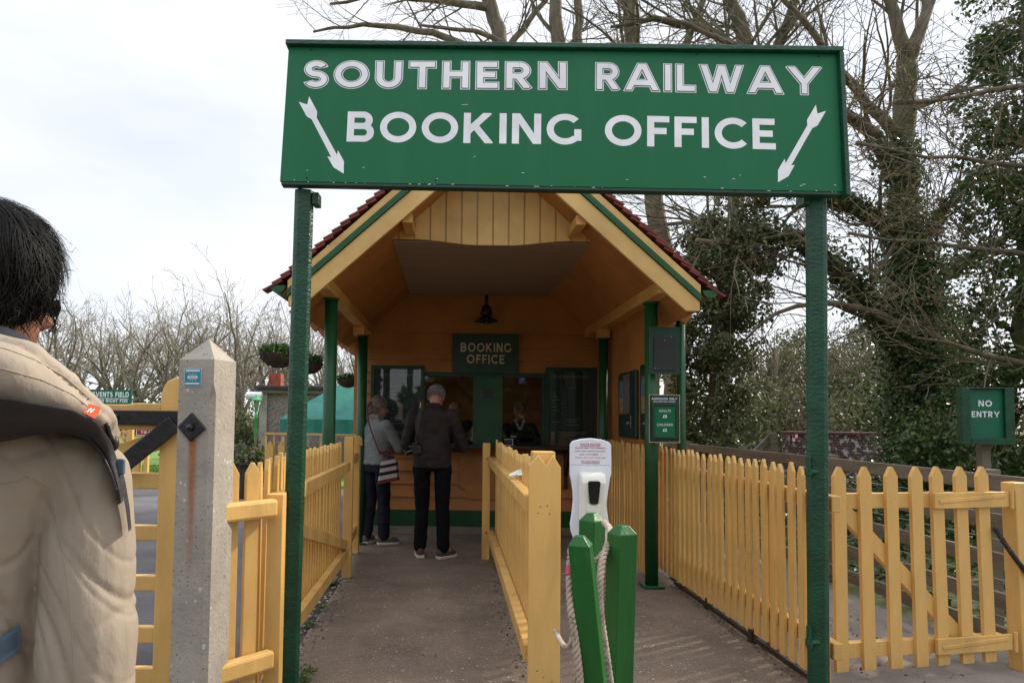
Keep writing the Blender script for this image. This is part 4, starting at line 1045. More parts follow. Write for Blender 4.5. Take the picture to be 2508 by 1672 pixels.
def rope(name, label, pts, rad=.0115, red=None):
    pts = np.array(pts)
    # smooth through the points
    tt = np.linspace(0, len(pts)-1, (len(pts)-1)*26+1); ii = np.clip(tt.astype(int), 0, len(pts)-2); f_ = (tt-ii)[:, None]
    g = lambda i: pts[np.clip(i, 0, len(pts)-1)]
    P0, P1, P2, P3 = g(ii-1), g(ii), g(ii+1), g(ii+2)
    c_ = .5*((2*P1)+(-P0+P2)*f_+(2*P0-5*P1+4*P2-P3)*f_**2+(-P0+3*P1-3*P2+P3)*f_**3)
    d_ = np.gradient(c_, axis=0); s_ = np.cumsum(np.linalg.norm(d_, axis=1)); d_ /= np.linalg.norm(d_, axis=1, keepdims=True)
    n_ = max(40, int(s_[-1]/.004)); ss = np.linspace(s_[0], s_[-1], n_)
    c_ = np.stack([np.interp(ss, s_, c_[:, k]) for k in range(3)], 1); d_ = np.gradient(c_, axis=0); d_ /= np.linalg.norm(d_, axis=1, keepdims=True)
    e1 = np.cross(d_, V(.2, .9, .1)); e1 /= np.linalg.norm(e1, axis=1, keepdims=True); e2 = np.cross(d_, e1)
    t = MB()
    for k in range(3):
        ph = ss*2*math.pi/.052+k*2*math.pi/3
        t.tube(c_+rad*.52*(np.cos(ph)[:, None]*e1+np.sin(ph)[:, None]*e2), rad*.56, 7)
    o = thing(name, label, 'rope', pts[0]); t.build('strands', M['rope'], o, smooth=True)
    if red is not None:
        i = int(red*n_); t = MB(); t.tube(c_[i:i+9], rad*1.18, 12); t.build('tape', M['redtext'], o, smooth=True)
rope('rope', 'natural rope hanging between the back and right rope posts', [at(1388, 1200, 2.55), at(1401, 1216, 2.42), at(1397, 1245, 2.3), at(1384, 1285, 2.24), at(1377, 1350, 2.2), at(1381, 1420, 2.19), at(1392, 1500, 2.18), at(1403, 1580, 2.17), at(1409, 1660, 2.17)])
rope('rope', 'natural rope with red tape hanging left of the leaning rope post', [at(1312, 1262, 2.2), at(1309, 1300, 2.16), at(1308, 1340, 2.13), at(1311, 1400, 2.11), at(1320, 1460, 2.1), at(1329, 1530, 2.09), at(1337, 1620, 2.09)], red=.13)
rope('rope', 'short natural rope tail curling from the barrier panel toward the rope posts', [at(1276, 1448, 2.55), at(1288, 1472, 2.42), at(1299, 1484, 2.32), at(1310, 1480, 2.22), at(1316, 1462, 2.13)], rad=.009)
rope('rope', 'short natural rope looped between leaning and back rope posts', [at(1352, 1283, 2.3), at(1362, 1287, 2.3), at(1374, 1283, 2.28), at(1388, 1270, 2.3), at(1393, 1300, 2.34), at(1388, 1380, 2.36), at(1382, 1480, 2.36)], rad=.0095)

# ================================================================== SANITISER STAND
DS = 2.92
sn_ = thing('sanitiser_stand', 'white curved notice board with wall dispenser headed POLITE NOTICE behind the rope posts', 'stand', (*at(1358, 1200, DS)[:2], 0))
def sp_(x, y): q = at((1380+x/5.807)/K, (1060+y/5.807)/K, DS); return q[0], q[2]
ol = [(97, 165), (125, 118), (250, 85), (395, 74), (540, 92), (655, 135), (681, 175), (684, 380), (682, 590), (660, 660), (635, 830), (614, 1000), (622, 1120), (648, 1280), (648, 1390), (600, 1560), (560, 1760), (560, 2400), (200, 2400), (200, 1760), (145, 1500), (110, 1400), (98, 1290), (125, 1120), (141, 960), (136, 830), (115, 690), (94, 600), (94, 380)]
t = MB(); t.prism([sp_(*p) for p in ol], (0, DS, 0), (1, 0, 0), (0, 0, 1), (0, 1, 0), .018); t.build('board', M['bwhite'], sn_, bevel=.004)
q = sp_(380, 2300); t = MB(); t.box((q[0]-.16, DS-.12, 0), (q[0]+.16, DS+.16, .02)); t.box((q[0]-.03, DS+.0185, .0205), (q[0]+.03, DS+.05, 1.0)); t.build('base', M['bwhite'], sn_)
x0, z1 = sp_(212, 548); x1, z0 = sp_(562, 1300); cx_ = (x0+x1)/2
t = MB()
prof = [(DS-.002, z0), (DS-.06, z0+.01), (DS-.075, z0+.03), (DS-.082, z1-.04), (DS-.070, z1-.012), (DS-.045, z1), (DS-.002, z1)]
t.prism(prof, (x0, 0, 0), (0, 1, 0), (0, 0, 1), (1, 0, 0), x1-x0); dp = t.build('dispenser', M['iwhite'], sn_, bevel=.012)
wp = [sp_(*p) for p in ((293, 672), (312, 655), (445, 655), (465, 672), (455, 790), (437, 955), (420, 975), (330, 975), (314, 955), (300, 800))]
t = MB(); t.prism(wp, (0, DS-.090, 0), (1, 0, 0), (0, 0, 1), (0, 1, 0), .012); t.build('level_window', M['lens'], dp, bevel=.003)
wp = [sp_(*p) for p in ((285, 985), (465, 985), (465, 1085), (445, 1112), (305, 1112), (285, 1085))]
t = MB(); t.prism(wp, (0, DS-.0835, 0), (1, 0, 0), (0, 0, 1), (0, 1, 0), .012); t.build('push_panel', M['iwhite'], dp, bevel=.003)
def stext(txt, x, y, wpx, hpx, bold, mat='redtext'):
    a, z = sp_(x, y); a0 = sp_(x-wpx/2, y)[0]; a1 = sp_(x+wpx/2, y)[0]
    small_text(txt, (a, DS-.0005, z), (1, 0, 0), (0, 0, 1), (0, -1, 0), hpx/5.807/1672*DS, M[mat], 'print', sn_, width=a1-a0, bold=bold)
for txt, y, wd, hh_, bo_ in (('POLITE NOTICE', 172, 288, 25, .02), ('PLEASE KEEP OUR PREMISES', 220, 430, 18, .015), ('SAFE AND CLEAN FOR STAFF', 266, 430, 18, .015), ('AND CUSTOMERS', 312, 265, 18, .015), ('PLEASE USE HAND SANITISER', 358, 435, 17, 0), ('ON ENTERING', 418, 265, 28, 0), ('Premise care and service', 458, 525, 13, 0)):
    stext(txt, 382 if 'CUST' not in txt else 362, y, wd, hh_, bo_)
t = MB()
for x0_, x1_, y in ((238, 527, 180), (250, 515, 424)):
    (a, z), (b, _) = sp_(x0_, y), sp_(x1_, y); t.box((a, DS-.0015, z-.0016), (b, DS-.0005, z))
t.build('underline', M['redtext'], sn_)

# leaf litter and grit gathered along the fence feet
t = MB()
for x0, x1, y0, y1, n in ((1.86, 2.0, 3.3, 5.9, 260), (.36, .47, 3.5, 6.9, 240), (-.93, -.80, 3.2, 6.0, 200), (1.99, 3.1, 3.3, 5.5, 260), (-.8, 1.8, 3.0, 8.2, 60)):
    y = rng.uniform(y0, y1, n); x = x0+(x1-x0)*rng.beta(2, 2, n); t.leaves(np.stack([x, y, np.full(n, .003)], 1), rng.uniform(.008, .03, n), nrm=np.tile(V(0, 0, 1), (n, 1)))
tag(t.build('leaf_litter', leafmat('dry_leaf_litter', [(.10, .07, .04), (.2, .15, .09), (.07, .05, .035), (.28, .23, .16)], .8, .1)), 'dry leaf litter and grit scattered along the fence feet', 'leaf litter', kind='stuff')

# ================================================================== HANGING BASKETS
def basket(x, y, d, rad, label, seed):
    c = at(x, y, d)
    b = thing('hanging_basket', label, 'hanging basket', c, 'wicker hanging baskets along the eaves')
    r_ = np.random.default_rng(seed)
    t = MB(); prof = [(rad*math.cos(a), -rad*.72*math.sin(a)) for a in np.linspace(0, math.pi/2*.96, 8)]
    t.lathe([(q, z) for q, z in prof][::-1], c, 28)
    w0 = t.build('wicker_bowl', M['wicker'], b)
    t = MB()
    for k in range(60):
        a0 = r_.uniform(0, 6.28); ph = r_.uniform(0, 1.45); da = r_.uniform(.5, 1.6)
        aa = np.linspace(a0, a0+da, 8); pp = ph+np.linspace(0, r_.normal(0, .12), 8)+r_.normal(0, .02, 8)
        rr = rad*1.03
        t.tube(np.stack([c[0]+rr*np.cos(pp)*np.cos(aa), c[1]+rr*np.cos(pp)*np.sin(aa), c[2]-rr*.72*np.sin(pp)], 1), .005, 4)
    t.build('wicker_strand', M['wicker'], b)['kind'] = 'stuff'
    t = MB(); n = 900; a = r_.uniform(0, 6.28, n); q = rad*np.sqrt(r_.uniform(0, 1, n))*1.02
    t.leaves(np.stack([c[0]+q*np.cos(a), c[1]+q*np.sin(a), c[2]+r_.uniform(-.01, .065, n)*(1.2-q/rad*.5)], 1), r_.uniform(.02, .045, n))
    t.build('plant', M['basketgreen'], b)
    t = MB(); hk = V(c[0]+.0, c[1], c[2]+.42)
    for k in range(3):
        a = 2.1*k+.5; t.tube([(c[0]+rad*math.cos(a), c[1]+rad*math.sin(a), c[2]), hk], .0028, 5)
    t.build('chain', M['chain'], b)
basket(640, 813, 5.3, .142, 'largest wicker hanging basket, partly behind the left green sign post', 1)
basket(706, 833, 6.4, .142, 'wicker hanging basket between the sign post and the porch column', 2)
basket(800, 872, 8.7, .135, 'smallest wicker hanging basket, beside the inner left porch column', 3)

# ================================================================== LEFT BACKGROUND
# transverse gate with thin top frame
tg = thing('yard_gate', 'yellow yard gate with slim top rail and two wide pickets beyond the left gate', 'gate', (*at(735, 1100, 8.2)[:2], 0))
DT = 8.2
def tz(x, y, d=DT): q = at(x, y, d); return q[0], q[2]
t = MB(); (xa, za), (xb, zb) = tz(611, 995), tz(818, 999); t.bar((xa, DT, za), (xb, DT, zb), .05, .022)
for x in (612, 630.5, 652, 745, 767, 808): (q, z) = tz(x, 997); t.box((q-.012, DT-.012, .45), (q+.012, DT+.012, z-.012))
t.build('top_frame', M['yellow'], tg)
me = picket_mesh(.082, .02, 1.08, .06); me.materials.append(M['yellow'])
for x, y in ((622, 1013), (648, 1013), (742, 1013), (767, 1016), (800, 1012)):
    q, z = tz(x, y); o = link('picket', me, None, tg, rel((q, DT-.03, z-1.08), tg))
t = MB(); (xa, za), (xb, zb) = tz(611, 1050), tz(775, 1050); t.box((xa, DT-.018, za-.09), (xb, DT+.01, za+.03)); t.build('rail', M['yellow'], tg)
t = MB(); (xa, za), (xb, zb) = tz(611, 1110), tz(775, 1130); t.box((xa, DT-.018, .1), (xb, DT+.01, .2)); t.build('rail', M['yellow'], tg)
sq_ = thing('gate_notice', 'small dark green notice with a white line on the yard gate', 'notice', at(723, 1032, DT-.06))
t = MB(); (xa, za), (xb, zb) = tz(697, 1040), tz(726, 1026); t.box((xa, DT-.06, za-.05), (xb, DT-.042, zb)); t.build('board', M['gsign'], sq_)
t = MB(); x = xa+.02
while x < xb-.02: w_ = random.uniform(.008, .02); t.box((x, DT-.063, (za+zb)/2-.006), (x+w_, DT-.0602, (za+zb)/2+.006)); x += w_+.006
t.build('print', M['bwhite'], sq_)
# pebbledash hut
D = 20.
hx0, hx1 = at(597, 1000, D)[0], at(597, 1000, D)[0]+6.
zr = at(640, 893, D)[2]
hut = thing('pebbledash_hut', 'low pebbledash hut with dark flat roof and red brick chimney', 'building', (hx0+3, D+2, 0))
t = MB(); t.box((hx0+.02, D+.02, 0), (hx1, D+4, zr-.13)); t.build('wall', M['pebble'], hut)
for x in (hx0-.02, hx0+1.75, hx0+3.5): t = MB(); t.box((x, D-.06, 0), (x+.22, D+.015, zr-.14)); t.build('pilaster', M['conc'], hut)
t = MB(); t.box((hx0-.15, D-.2, zr-.02), (hx1+.1, D+4.2, zr+.09)); rf_ = t.build('roof', M['darkroof'], hut, bevel=.02)
t = MB(); t.box((hx0-.08, D-.13, zr-.13), (hx1+.05, D+.02, zr-.021)); t.build('fascia', M['weathered'], hut)
cx0, cz1 = at(617, 857, D+2)[0], at(617, 857, D+2)[2]; cx1 = at(645, 857, D+2)[0]
t = MB(); t.box((cx0, D+2, zr+.091), (cx1, D+2.4, cz1)); t.build('chimney', M['brickred'], rf_)
t = MB(); q = at(591, 909, D); t.tube([(q[0]-.22, D-.3, q[2]), (q[0]+.22, D-.3, q[2])], .11, 14); t.tube([(q[0]+.0, D-.3, q[2]), (hx0+.05, D+.05, q[2])], .03, 8); t.build('awning_roll', M['bwhite'], hut, smooth=False)
# gazebo
D = 16.
gz = thing('gazebo', 'teal canvas pop-up gazebo beside the hut', 'gazebo', (*at(790, 1000, D+1.5)[:2], 0))
gx0, ze = at(643, 962, D)[0], at(643, 962, D)[2]; gx1 = gx0+3.0; zp = at(810, 862, D+1.5)[2]; zv = at(660, 997, D)[2]
t = MB(); n = 14
g = [[None]*(n+1) for _ in range(n+1)]
for i in range(n+1):
    for j in range(n+1):
        u_, v_ = i/n*2-1, j/n*2-1; m_ = max(abs(u_), abs(v_))
        z = ze+(zp-ze)*(1-m_)**.9-.03*math.sin(m_*math.pi)
        g[i][j] = (gx0+1.5+1.5*u_, D+1.5+1.5*v_, z)
t.add([p for r_ in g for p in r_], [(i*(n+1)+j, (i+1)*(n+1)+j, (i+1)*(n+1)+j+1, i*(n+1)+j+1) for i in range(n) for j in range(n)])
t.build('canopy', M['teal'], gz, smooth=False)
t = MB(); per = []
for k in range(120):
    s_ = k/30; e_ = int(s_); f_ = s_-e_
    q = [(f_, 0), (1, f_), (1-f_, 1), (0, 1-f_)][e_]; cs_ = [(gx0+3*q[0], D+3*q[1])]
    wv = .035*math.sin(k*1.1)+.02*math.sin(k*2.7); nx2 = [(0, -1), (1, 0), (0, 1), (-1, 0)][e_]
    per.append(((cs_[0][0], cs_[0][1]), (cs_[0][0]+nx2[0]*wv, cs_[0][1]+nx2[1]*wv)))
vs = []
for a, b in per: vs += [(a[0], a[1], ze-.004), (b[0], b[1], zv+.02*math.sin(a[0]*5))]
t.add(vs, [(2*k, 2*((k+1) % 120), 2*((k+1) % 120)+1, 2*k+1) for k in range(120)]); t.build('valance', M['teal'], gz)
for a, b in ((0, 0), (1, 0), (1, 1), (0, 1)):
    t = MB(); t.box((gx0+.04+2.88*a, D+.04+2.88*b, 0), (gx0+.08+2.88*a, D+.08+2.88*b, ze-.01)); t.build('leg', M['alu'], gz)
# lamp post
D = 18.
c = at(588.5, 945, D)
lm = thing('lamp_post', 'bright green lamp post with glazed lantern', 'street lamp', (c[0], D, 0))
zt, zc_, zb_ = at(588, 909, D)[2], at(588, 918, D)[2], at(588, 944, D)[2]
t = MB(); t.lathe([(.075, 0), (.085, .3), (.05, .36), (.035, .6), (.032, zb_-.2), (.05, zb_-.18), (.03, zb_-.12), (.045, zb_)], (c[0], D, 0), 14); t.build('pole', M['glamp'], lm, smooth=True)
t = MB()
for k in range(4):
    a = k*math.pi/2+.6; a2 = a+math.pi/2
    t.bar((c[0]+.07*math.cos(a), D+.07*math.sin(a), zb_), (c[0]+.13*math.cos(a), D+.13*math.sin(a), zc_), .02, .02)
t.lathe([(.02, zt+.02-zc_), (.04, zt-zc_-.02), (.14, 0), (.135, -.02)], (c[0], D, zc_), 4 if False else 12); t.build('lantern_frame', M['glamp'], lm)
t = MB(); t.lathe([(.06, zb_+.005), (.115, zc_-.022)], (c[0], D, 0), 4); t.build('lantern_glass', M['glass'], lm)
t = MB(); t.ell((c[0], D, (zb_+zc_)/2), (.04, .04, .1), 10, 8); t.build('bulb', M['cream'], lm, smooth=True)
# signs
D = 17.
(xa, za), (xb, zb) = tz(180, 922, D), tz(302, 895, D)
ev_ = thing('events_sign', 'teal sign reading EVENTS FIELD above the field gate', 'sign', ((xa+xb)/2, D, 0))
t = MB(); t.box((xa, D, za-.15), (xb, D+.05, zb)); t.build('board', M['gboard'], ev_)
t = MB(); (q, z), (q2, z2) = tz(213, 911, D), tz(296, 902, D); lettering(t, 'EVENTS FIELD', (q, D, z), (1, 0, 0), (0, 0, 1), (0, -1, 0), q2-q, z2-z+.02, t=.24); t.build('lettering', M['bwhite'], ev_); t = MB()
(q, z), (q2, z2) = tz(215, 923.5, D), tz(293, 918, D); lettering(t, 'TURN RIGHT FOR', (q, D, z), (1, 0, 0), (0, 0, 1), (0, -1, 0), q2-q, z2-z+.015, t=.22)
t.build('lettering', M['bwhite'], ev_)
t = MB(); (q, z), (q2, z2) = tz(200, 914.2, D), tz(296, 914, D); t.box((q, D-.004, z-.006), (q2, D-.0005, z+.006)); t.build('rule', M['bwhite'], ev_)
for x in (xa+.15, xb-.2): t = MB(); t.box((x, D+.052, -.02), (x+.07, D+.11, zb-.03)); t.build('post', M['weathered'], ev_)
D = 14.5
(xa, za), (xb, zb) = tz(312, 1000, D), tz(352, 985, D)
ts = thing('trains_sign', 'small maroon sign with white edge seen through the field gate, reading TRAINS', 'sign', ((xa+xb)/2, D, 0))
xb = xa+(xb-xa)*1.45
t = MB(); t.box((xa, D, za), (xb, D+.03, zb)); t.build('board', M['bwhite'], ts, bevel=.01)
t = MB(); t.box((xa+.02, D-.003, za+.02), (xb-.02, D-.0003, zb-.02)); t.build('face', M['maroon'], ts)
t = MB(); lettering(t, 'TRAINS', (xa+.1, D-.003, za+.045), (1, 0, 0), (0, 0, 1), (0, -1, 0), (xb-xa)*.78, (zb-za)-.09, t=.22); t.build('lettering', M['bwhite'], ts)
t = MB(); t.box((xa+.17, D+.031, 0), (xa+.25, D+.09, zb-.01)); t.build('post', M['black'], ts)
# yellow trellis fence beyond the road
tr2 = thing('trellis_fence', 'yellow trellis fence with posts beyond the road', 'fence', (*at(250, 1050, 13.6)[:2], 0)); D = 13.6
for x, wd in ((172, .1), (228, .1), (301, .1), (316, .16), (303+35, .08)):
    q, z = tz(x, 1010 if x > 310 else 985, D); t = MB(); t.box((q-wd/2, D-.05, -.02), (q+wd/2, D+.05, z if x < 320 else z-.12)); t.build('post', M['yellow'], tr2, bevel=.01)
t = MB(); (qa, z0), (qb, z1) = tz(150, 1115, D), tz(300, 985, D)
for k in range(12): z = .12+k*.115; t.box((qa, D+.051, z), (qb, D+.07, z+.04))
for k in range(14): x = qa+(qb-qa)*k/13; t.box((x, D+.0705, .1), (x+.03, D+.085, 1.45))
t.build('lattice', M['yellow'], tr2)
# bench beyond the verge
D = 17.; (qa, z0), (qb, z1) = tz(362, 1066, D), tz(420, 1060, D)
bn = thing('bench', 'low dark timber bench on the lawn seen through the field gate', 'bench', ((qa+qb)/2, D, 0))
t = MB(); t.box((qa, D, .40), (qb+.6, D+.35, .45)); t.box((qa, D+.36, .5), (qb+.6, D+.40, .62)); t.build('seat', M['weathered'], bn)
for x in (qa+.1, qb+.4): t = MB(); t.box((x, D+.02, -.02), (x+.07, D+.33, .399)); t.build('leg', M['weathered'], bn)
# A-board
D = 13.
c = at(541, 1110, D); zt = at(541, 1020, D)[2]
ab = thing('a_board', 'teal and black folding pavement board beside the concrete gatepost', 'pavement sign', (c[0], D, 0))
for s_ in (-1, 1):
    t = MB(); p0_, p1_ = V(c[0]+s_*.16+.05, D, 0), V(c[0]+.05, D, zt)
    t.bar(p0_, p1_, .03, .7, up=(0, 1, 0)); t.build('leaf', M['teal'] if s_ < 0 else M['boardblack'], ab, bevel=.005)
# planter with stake
D = 12.; c = at(575, 1140, D)
pn = thing('planter', 'dark round planter with leaning wooden stake behind the pickets', 'planter', (c[0], D, 0))
t = MB(); t.lathe([(.2, 0), (.25, .55), (.27, .56), (.24, .57)], (c[0], D, 0), 18); t.build('pot', M['boardblack'], pn)
t = MB(); t.bar((c[0]-.02, D-.02, .5), at(594, 985, D), .05, .03); t.build('stake', M['weathered'], pn)
t = MB(); n = 700; t.leaves(np.stack([c[0]+rng.normal(.05, .17, n), D+rng.normal(0, .15, n), .55+np.abs(rng.normal(0, .16, n))], 1), rng.uniform(.04, .1, n)); t.build('plant', M['bush'], pn)['kind'] = 'stuff'

# ================================================================== RIGHT BACKGROUND: bridge wall
D = 14.
(xa, za), (xb, zb) = tz(1815, 997, D), tz(2330, 997, D)
bw = thing('brick_parapet', 'dark red brick bridge parapet blotched with white lichen', 'wall', ((xa+xb)/2, D, 0))
t = MB(); t.box((xa, D, -.03), (xb, D+.35, za)); t.build('wall', M['brick'], bw)
t = MB(); t.box((xa-.03, D-.05, za+.002), (xb+.03, D+.4, za+.06)); t.build('coping', M['coping'], bw, bevel=.01)
t = MB(); t.box((xa-.35, D+.1, -.03), (xa-.2, D+.25, za+.02)); t.bar((xa-1.1, D+.2, .3), (xa-.27, D+.2, za-.02), .08, .12); t.build('strut', M['weathered'], bw)
ck = thing('chequer_marker', 'small red and white chequered marker on the end of the brick parapet', 'marker', (xa+.12, D, za-.1))
(q0_, z0_), (q1_, z1_) = tz(1817, 1013, D), tz(1829, 997, D)
t = MB(); hx = (q0_+q1_)/2; hz = (z0_+z1_)/2; t.box((q0_, D-.06, z0_), (q1_, D-.052, z1_)); t.build('plate', M['bwhite'], ck)
t = MB(); t.box((q0_, D-.064, hz), (hx, D-.0605, z1_)); t.box((hx, D-.064, z0_), (q1_, D-.0605, hz)); t.build('red_square', M['redband'], ck)
fl = thing('flower_patch', 'small red and white flowers by the ivy trunk base', 'flowers', at(2085, 1050, 9.5))
t = MB(); n = 60; c = at(2085, 1052, 9.5); t.leaves(c+rng.normal(0, 1, (n, 3))*V(.25, .1, .09), .035); t.build('red_bloom', M['redband'], fl)
t = MB(); t.leaves(c+rng.normal(0, 1, (n, 3))*V(.25, .1, .09), .03); t.build('white_bloom', M['bwhite'], fl)

# weeds along the soil strip
wd_ = MB()
for x, y in ((712, 1440), (706, 1545), (742, 1400), (700, 1565)):
    c = gnd(x, y)
    n = 50
    wd_.leaves(np.stack([c[0]+rng.normal(0, .02, n), c[1]+rng.normal(0, .035, n), rng.uniform(0, .03, n)], 1), rng.uniform(.015, .045, n), asp=.3)
tag(wd_.build('weeds', M['basketgreen']), 'small green weeds in the soil strip beside the walkway', 'weeds', kind='stuff')
st_ = MB()
for k in range(160):
    y = rng.uniform(3.2, 6.1); x = -.9-rng.uniform(0, .13); r_ = rng.uniform(.004, .014)
    st_.ell((x, y, 0), (r_, r_*rng.uniform(.7, 1.4), r_*.7), 6, 4)
tag(st_.build('pebbles', M['conc']), 'loose pebbles lying on the soil strip', 'pebbles', kind='stuff')

# ================================================================== TREES
def unit(v): return v/(np.linalg.norm(v)+1e-9)
def grow(out, p, d, L, r, lvl, maxl, rs, seg=.5, wob=.16, up=.03, nch=(4, 7), ang=(28, 62), lr=(.35, .68), tip=.3, start=.25):
    n = max(3, int(L/seg)); pts = [p]; dd = unit(np.array(d, float)); st = L/n
    for i in range(n):
        dd = unit(dd+rs.normal(0, wob, 3)+V(0, 0, up)); pts.append(pts[-1]+dd*st)
    pts = np.array(pts); rad = r*(1-(1-tip)*np.linspace(0, 1, n+1))
    out.append((pts, rad, lvl))
    if lvl >= maxl: return
    spawn(out, pts, rad, L, lvl, maxl, rs, seg, wob, up, nch, ang, lr, tip, start)
def spawn(out, pts, rad, L, lvl, maxl, rs, seg=.5, wob=.16, up=.03, nch=(4, 7), ang=(28, 62), lr=(.35, .68), tip=.3, start=.25, bias=None, deep=(3, 6)):
    n = len(pts)-1
    k = rs.integers(nch[0], nch[1]+1) if lvl <= 1 else rs.integers(*deep)
    for c in range(k):
        f = start+(1-start)*(c+rs.uniform(.1, .95))/k; x = f*n; i = min(int(x), n-1)
        q = pts[i]+(pts[i+1]-pts[i])*(x-i); dd = unit(pts[i+1]-pts[i])
        a = R(rs.uniform(*ang)); pr_ = rs.normal(size=3)
        if bias is not None: pr_ = pr_+np.array(bias)
        pr_ = unit(pr_-dd*(pr_ @ dd))
        nd = dd*math.cos(a)+pr_*math.sin(a)
        grow(out, q, nd, L*rs.uniform(*lr)*(1.15-.45*f), max(.003, rad[i]*rs.uniform(.42, .68)), lvl+1, maxl, rs, seg*.72, wob*1.12, up, nch, ang, lr, tip, start=.15)
def tubes(mb, br, rmin=0., sides=(9, 7, 5, 4, 3, 3)):
    for pts, rad, l in br: mb.tube(pts, np.maximum(rad, rmin), sides[min(l, 5)], cap=l < 2)
def densify(pts, rad, step, rs, wob):
    pts = np.array(pts, float); s = np.concatenate([[0], np.cumsum(np.linalg.norm(np.diff(pts, axis=0), axis=1))])
    n = max(4, int(s[-1]/step)); ss = np.linspace(0, s[-1], n+1)
    sm = np.stack([np.interp(ss, s, pts[:, k]) for k in range(3)], 1)
    for _ in range(2): sm[1:-1] = (sm[:-2]+2*sm[1:-1]+sm[2:])/4
    w_ = rs.normal(0, wob, sm.shape); w_[0] = 0
    return sm+w_, np.interp(ss, s, rad)
def ivy_on(mb, pts, rad, n, rs, spread=.12, size=(.05, .095)):
    pts = np.asarray(pts); x = rs.uniform(0, len(pts)-1.001, n); i = x.astype(int); f = (x-i)[:, None]
    c = pts[i]*(1-f)+pts[i+1]*f; rr = np.interp(x, np.arange(len(rad)), rad)
    d = rs.normal(size=(n, 3)); d[:, 2] *= .5; d /= np.linalg.norm(d, axis=1, keepdims=True)
    lump = 1+.55*np.sin(x*1.7+d[:, 0]*3)*np.cos(x*.9+d[:, 1]*2)
    mb.leaves(c+d*(rr+np.abs(rs.normal(0, spread, n))*lump)[:, None], rs.uniform(*size, n), nrm=d)
def twig_tips(br, lmin): return np.array([b[0][-1] for b in br if b[2] >= lmin])
def twig_pts(br, lmin, rs, per=1.):
    o = []
    for pts, rad, l in br:
        if l >= lmin:
            for k in range(len(pts)-1):
                if rs.uniform() < per: o.append(pts[k]+(pts[k+1]-pts[k])*rs.uniform())
    return np.array(o)

# --- the big ivy-clad tree at the right
rs = np.random.default_rng(5)
D = 11.
tr = thing('ivy_clad_tree', 'large forked tree with ivy climbing its trunk, behind the closed gate', 'tree', (*at(2120, 1040, D)[:2], 0))
def limbpx(pts, step=.35, wob=.025):
    p = [at(x, y, d) for x, y, d, r in pts]; return densify(p, [q[3] for q in pts], step, rs, wob)
trunk = limbpx([(2135, 1180, D, .5), (2135, 1000, D, .42), (2118, 820, D, .35), (2095, 640, D, .28), (2078, 480, D, .22), (2072, 330, D, .18), (2082, 190, D, .16), (2085, 130, D, .15)])
L1 = limbpx([(2085, 140, D, .15), (2055, 60, D-.1, .12), (2030, -40, D-.2, .10), (2000, -200, D-.3, .07)])
L2 = limbpx([(2085, 140, D, .15), (2120, 60, D+.1, .12), (2150, -40, D+.3, .10), (2190, -200, D+.5, .07)])
LA = limbpx([(2110, 850, D, .22), (2060, 770, D-.2, .19), (1985, 690, D-.4, .17), (1920, 620, D-.6, .15), (1870, 565, D-.7, .12), (1785, 540, D-.8, .11), (1700, 560, D-.9, .08), (1600, 550, D-1, .05)])
LB = limbpx([(2085, 560, D, .18), (2020, 500, D-.3, .15), (1930, 455, D-.5, .13), (1840, 440, D-.7, .11), (1740, 430, D-.9, .08), (1620, 410, D-1, .05)])
LC = limbpx([(2075, 420, D, .17), (2040, 350, D-.3, .14), (1970, 280, D-.6, .12), (1900, 235, D-.9, .10), (1780, 170, D-1.2, .08), (1650, 80, D-1.4, .06), (1520, 40, D-1.6, .04)])
LD = limbpx([(2100, 770, D-.3, .10), (2020, 715, D-.8, .075), (1940, 700, D-1., .06), (1850, 695, D-1.1, .05), (1795, 700, D-1.2, .045), (1776, 735, D-1.2, .04), (1740, 750, D-1.2, .035), (1700, 790, D-1.2, .02)])
LE = limbpx([(2085, 250, D, .08), (2150, 235, D-.5, .05), (2240, 200, D-1., .04), (2330, 175, D-1.5, .032), (2450, 140, D-2, .025)])
LF = limbpx([(2100, 590, D-.1, .09), (2170, 480, D-.5, .065), (2240, 400, D-.8, .05), (2330, 330, D-1.2, .04), (2450, 250, D-1.8, .03)])
LG = limbpx([(2074, 330, D, .13), (2000, 250, D-.4, .10), (1930, 150, D-.8, .085), (1850, 60, D-1., .07), (1760, -40, D-1.2, .05)])
LH = limbpx([(2110, 680, D, .12), (2200, 600, D-.3, .11), (2290, 560, D-.6, .09), (2400, 500, D-1., .06)])
br = []
for lm_, nch in ((L1, (9, 11)), (L2, (9, 11)), (LA, (12, 15)), (LB, (19, 23)), (LC, (20, 24)), (LD, (6, 8)), (LE, (14, 17)), (LF, (15, 18)), (LG, (14, 17)), (LH, (12, 15))):
    p_, r_ = lm_
    r_ = r_*np.linspace(1, .72, len(r_))*.85; br.append((p_, r_, 1))
    spawn(br, p_, r_*.5, 3.0, 1, 4, rs, seg=.32, wob=.095, up=.02, nch=nch, ang=(22, 62), lr=(.45, .8), start=.15, tip=.22, bias=(0, -.2, .1))
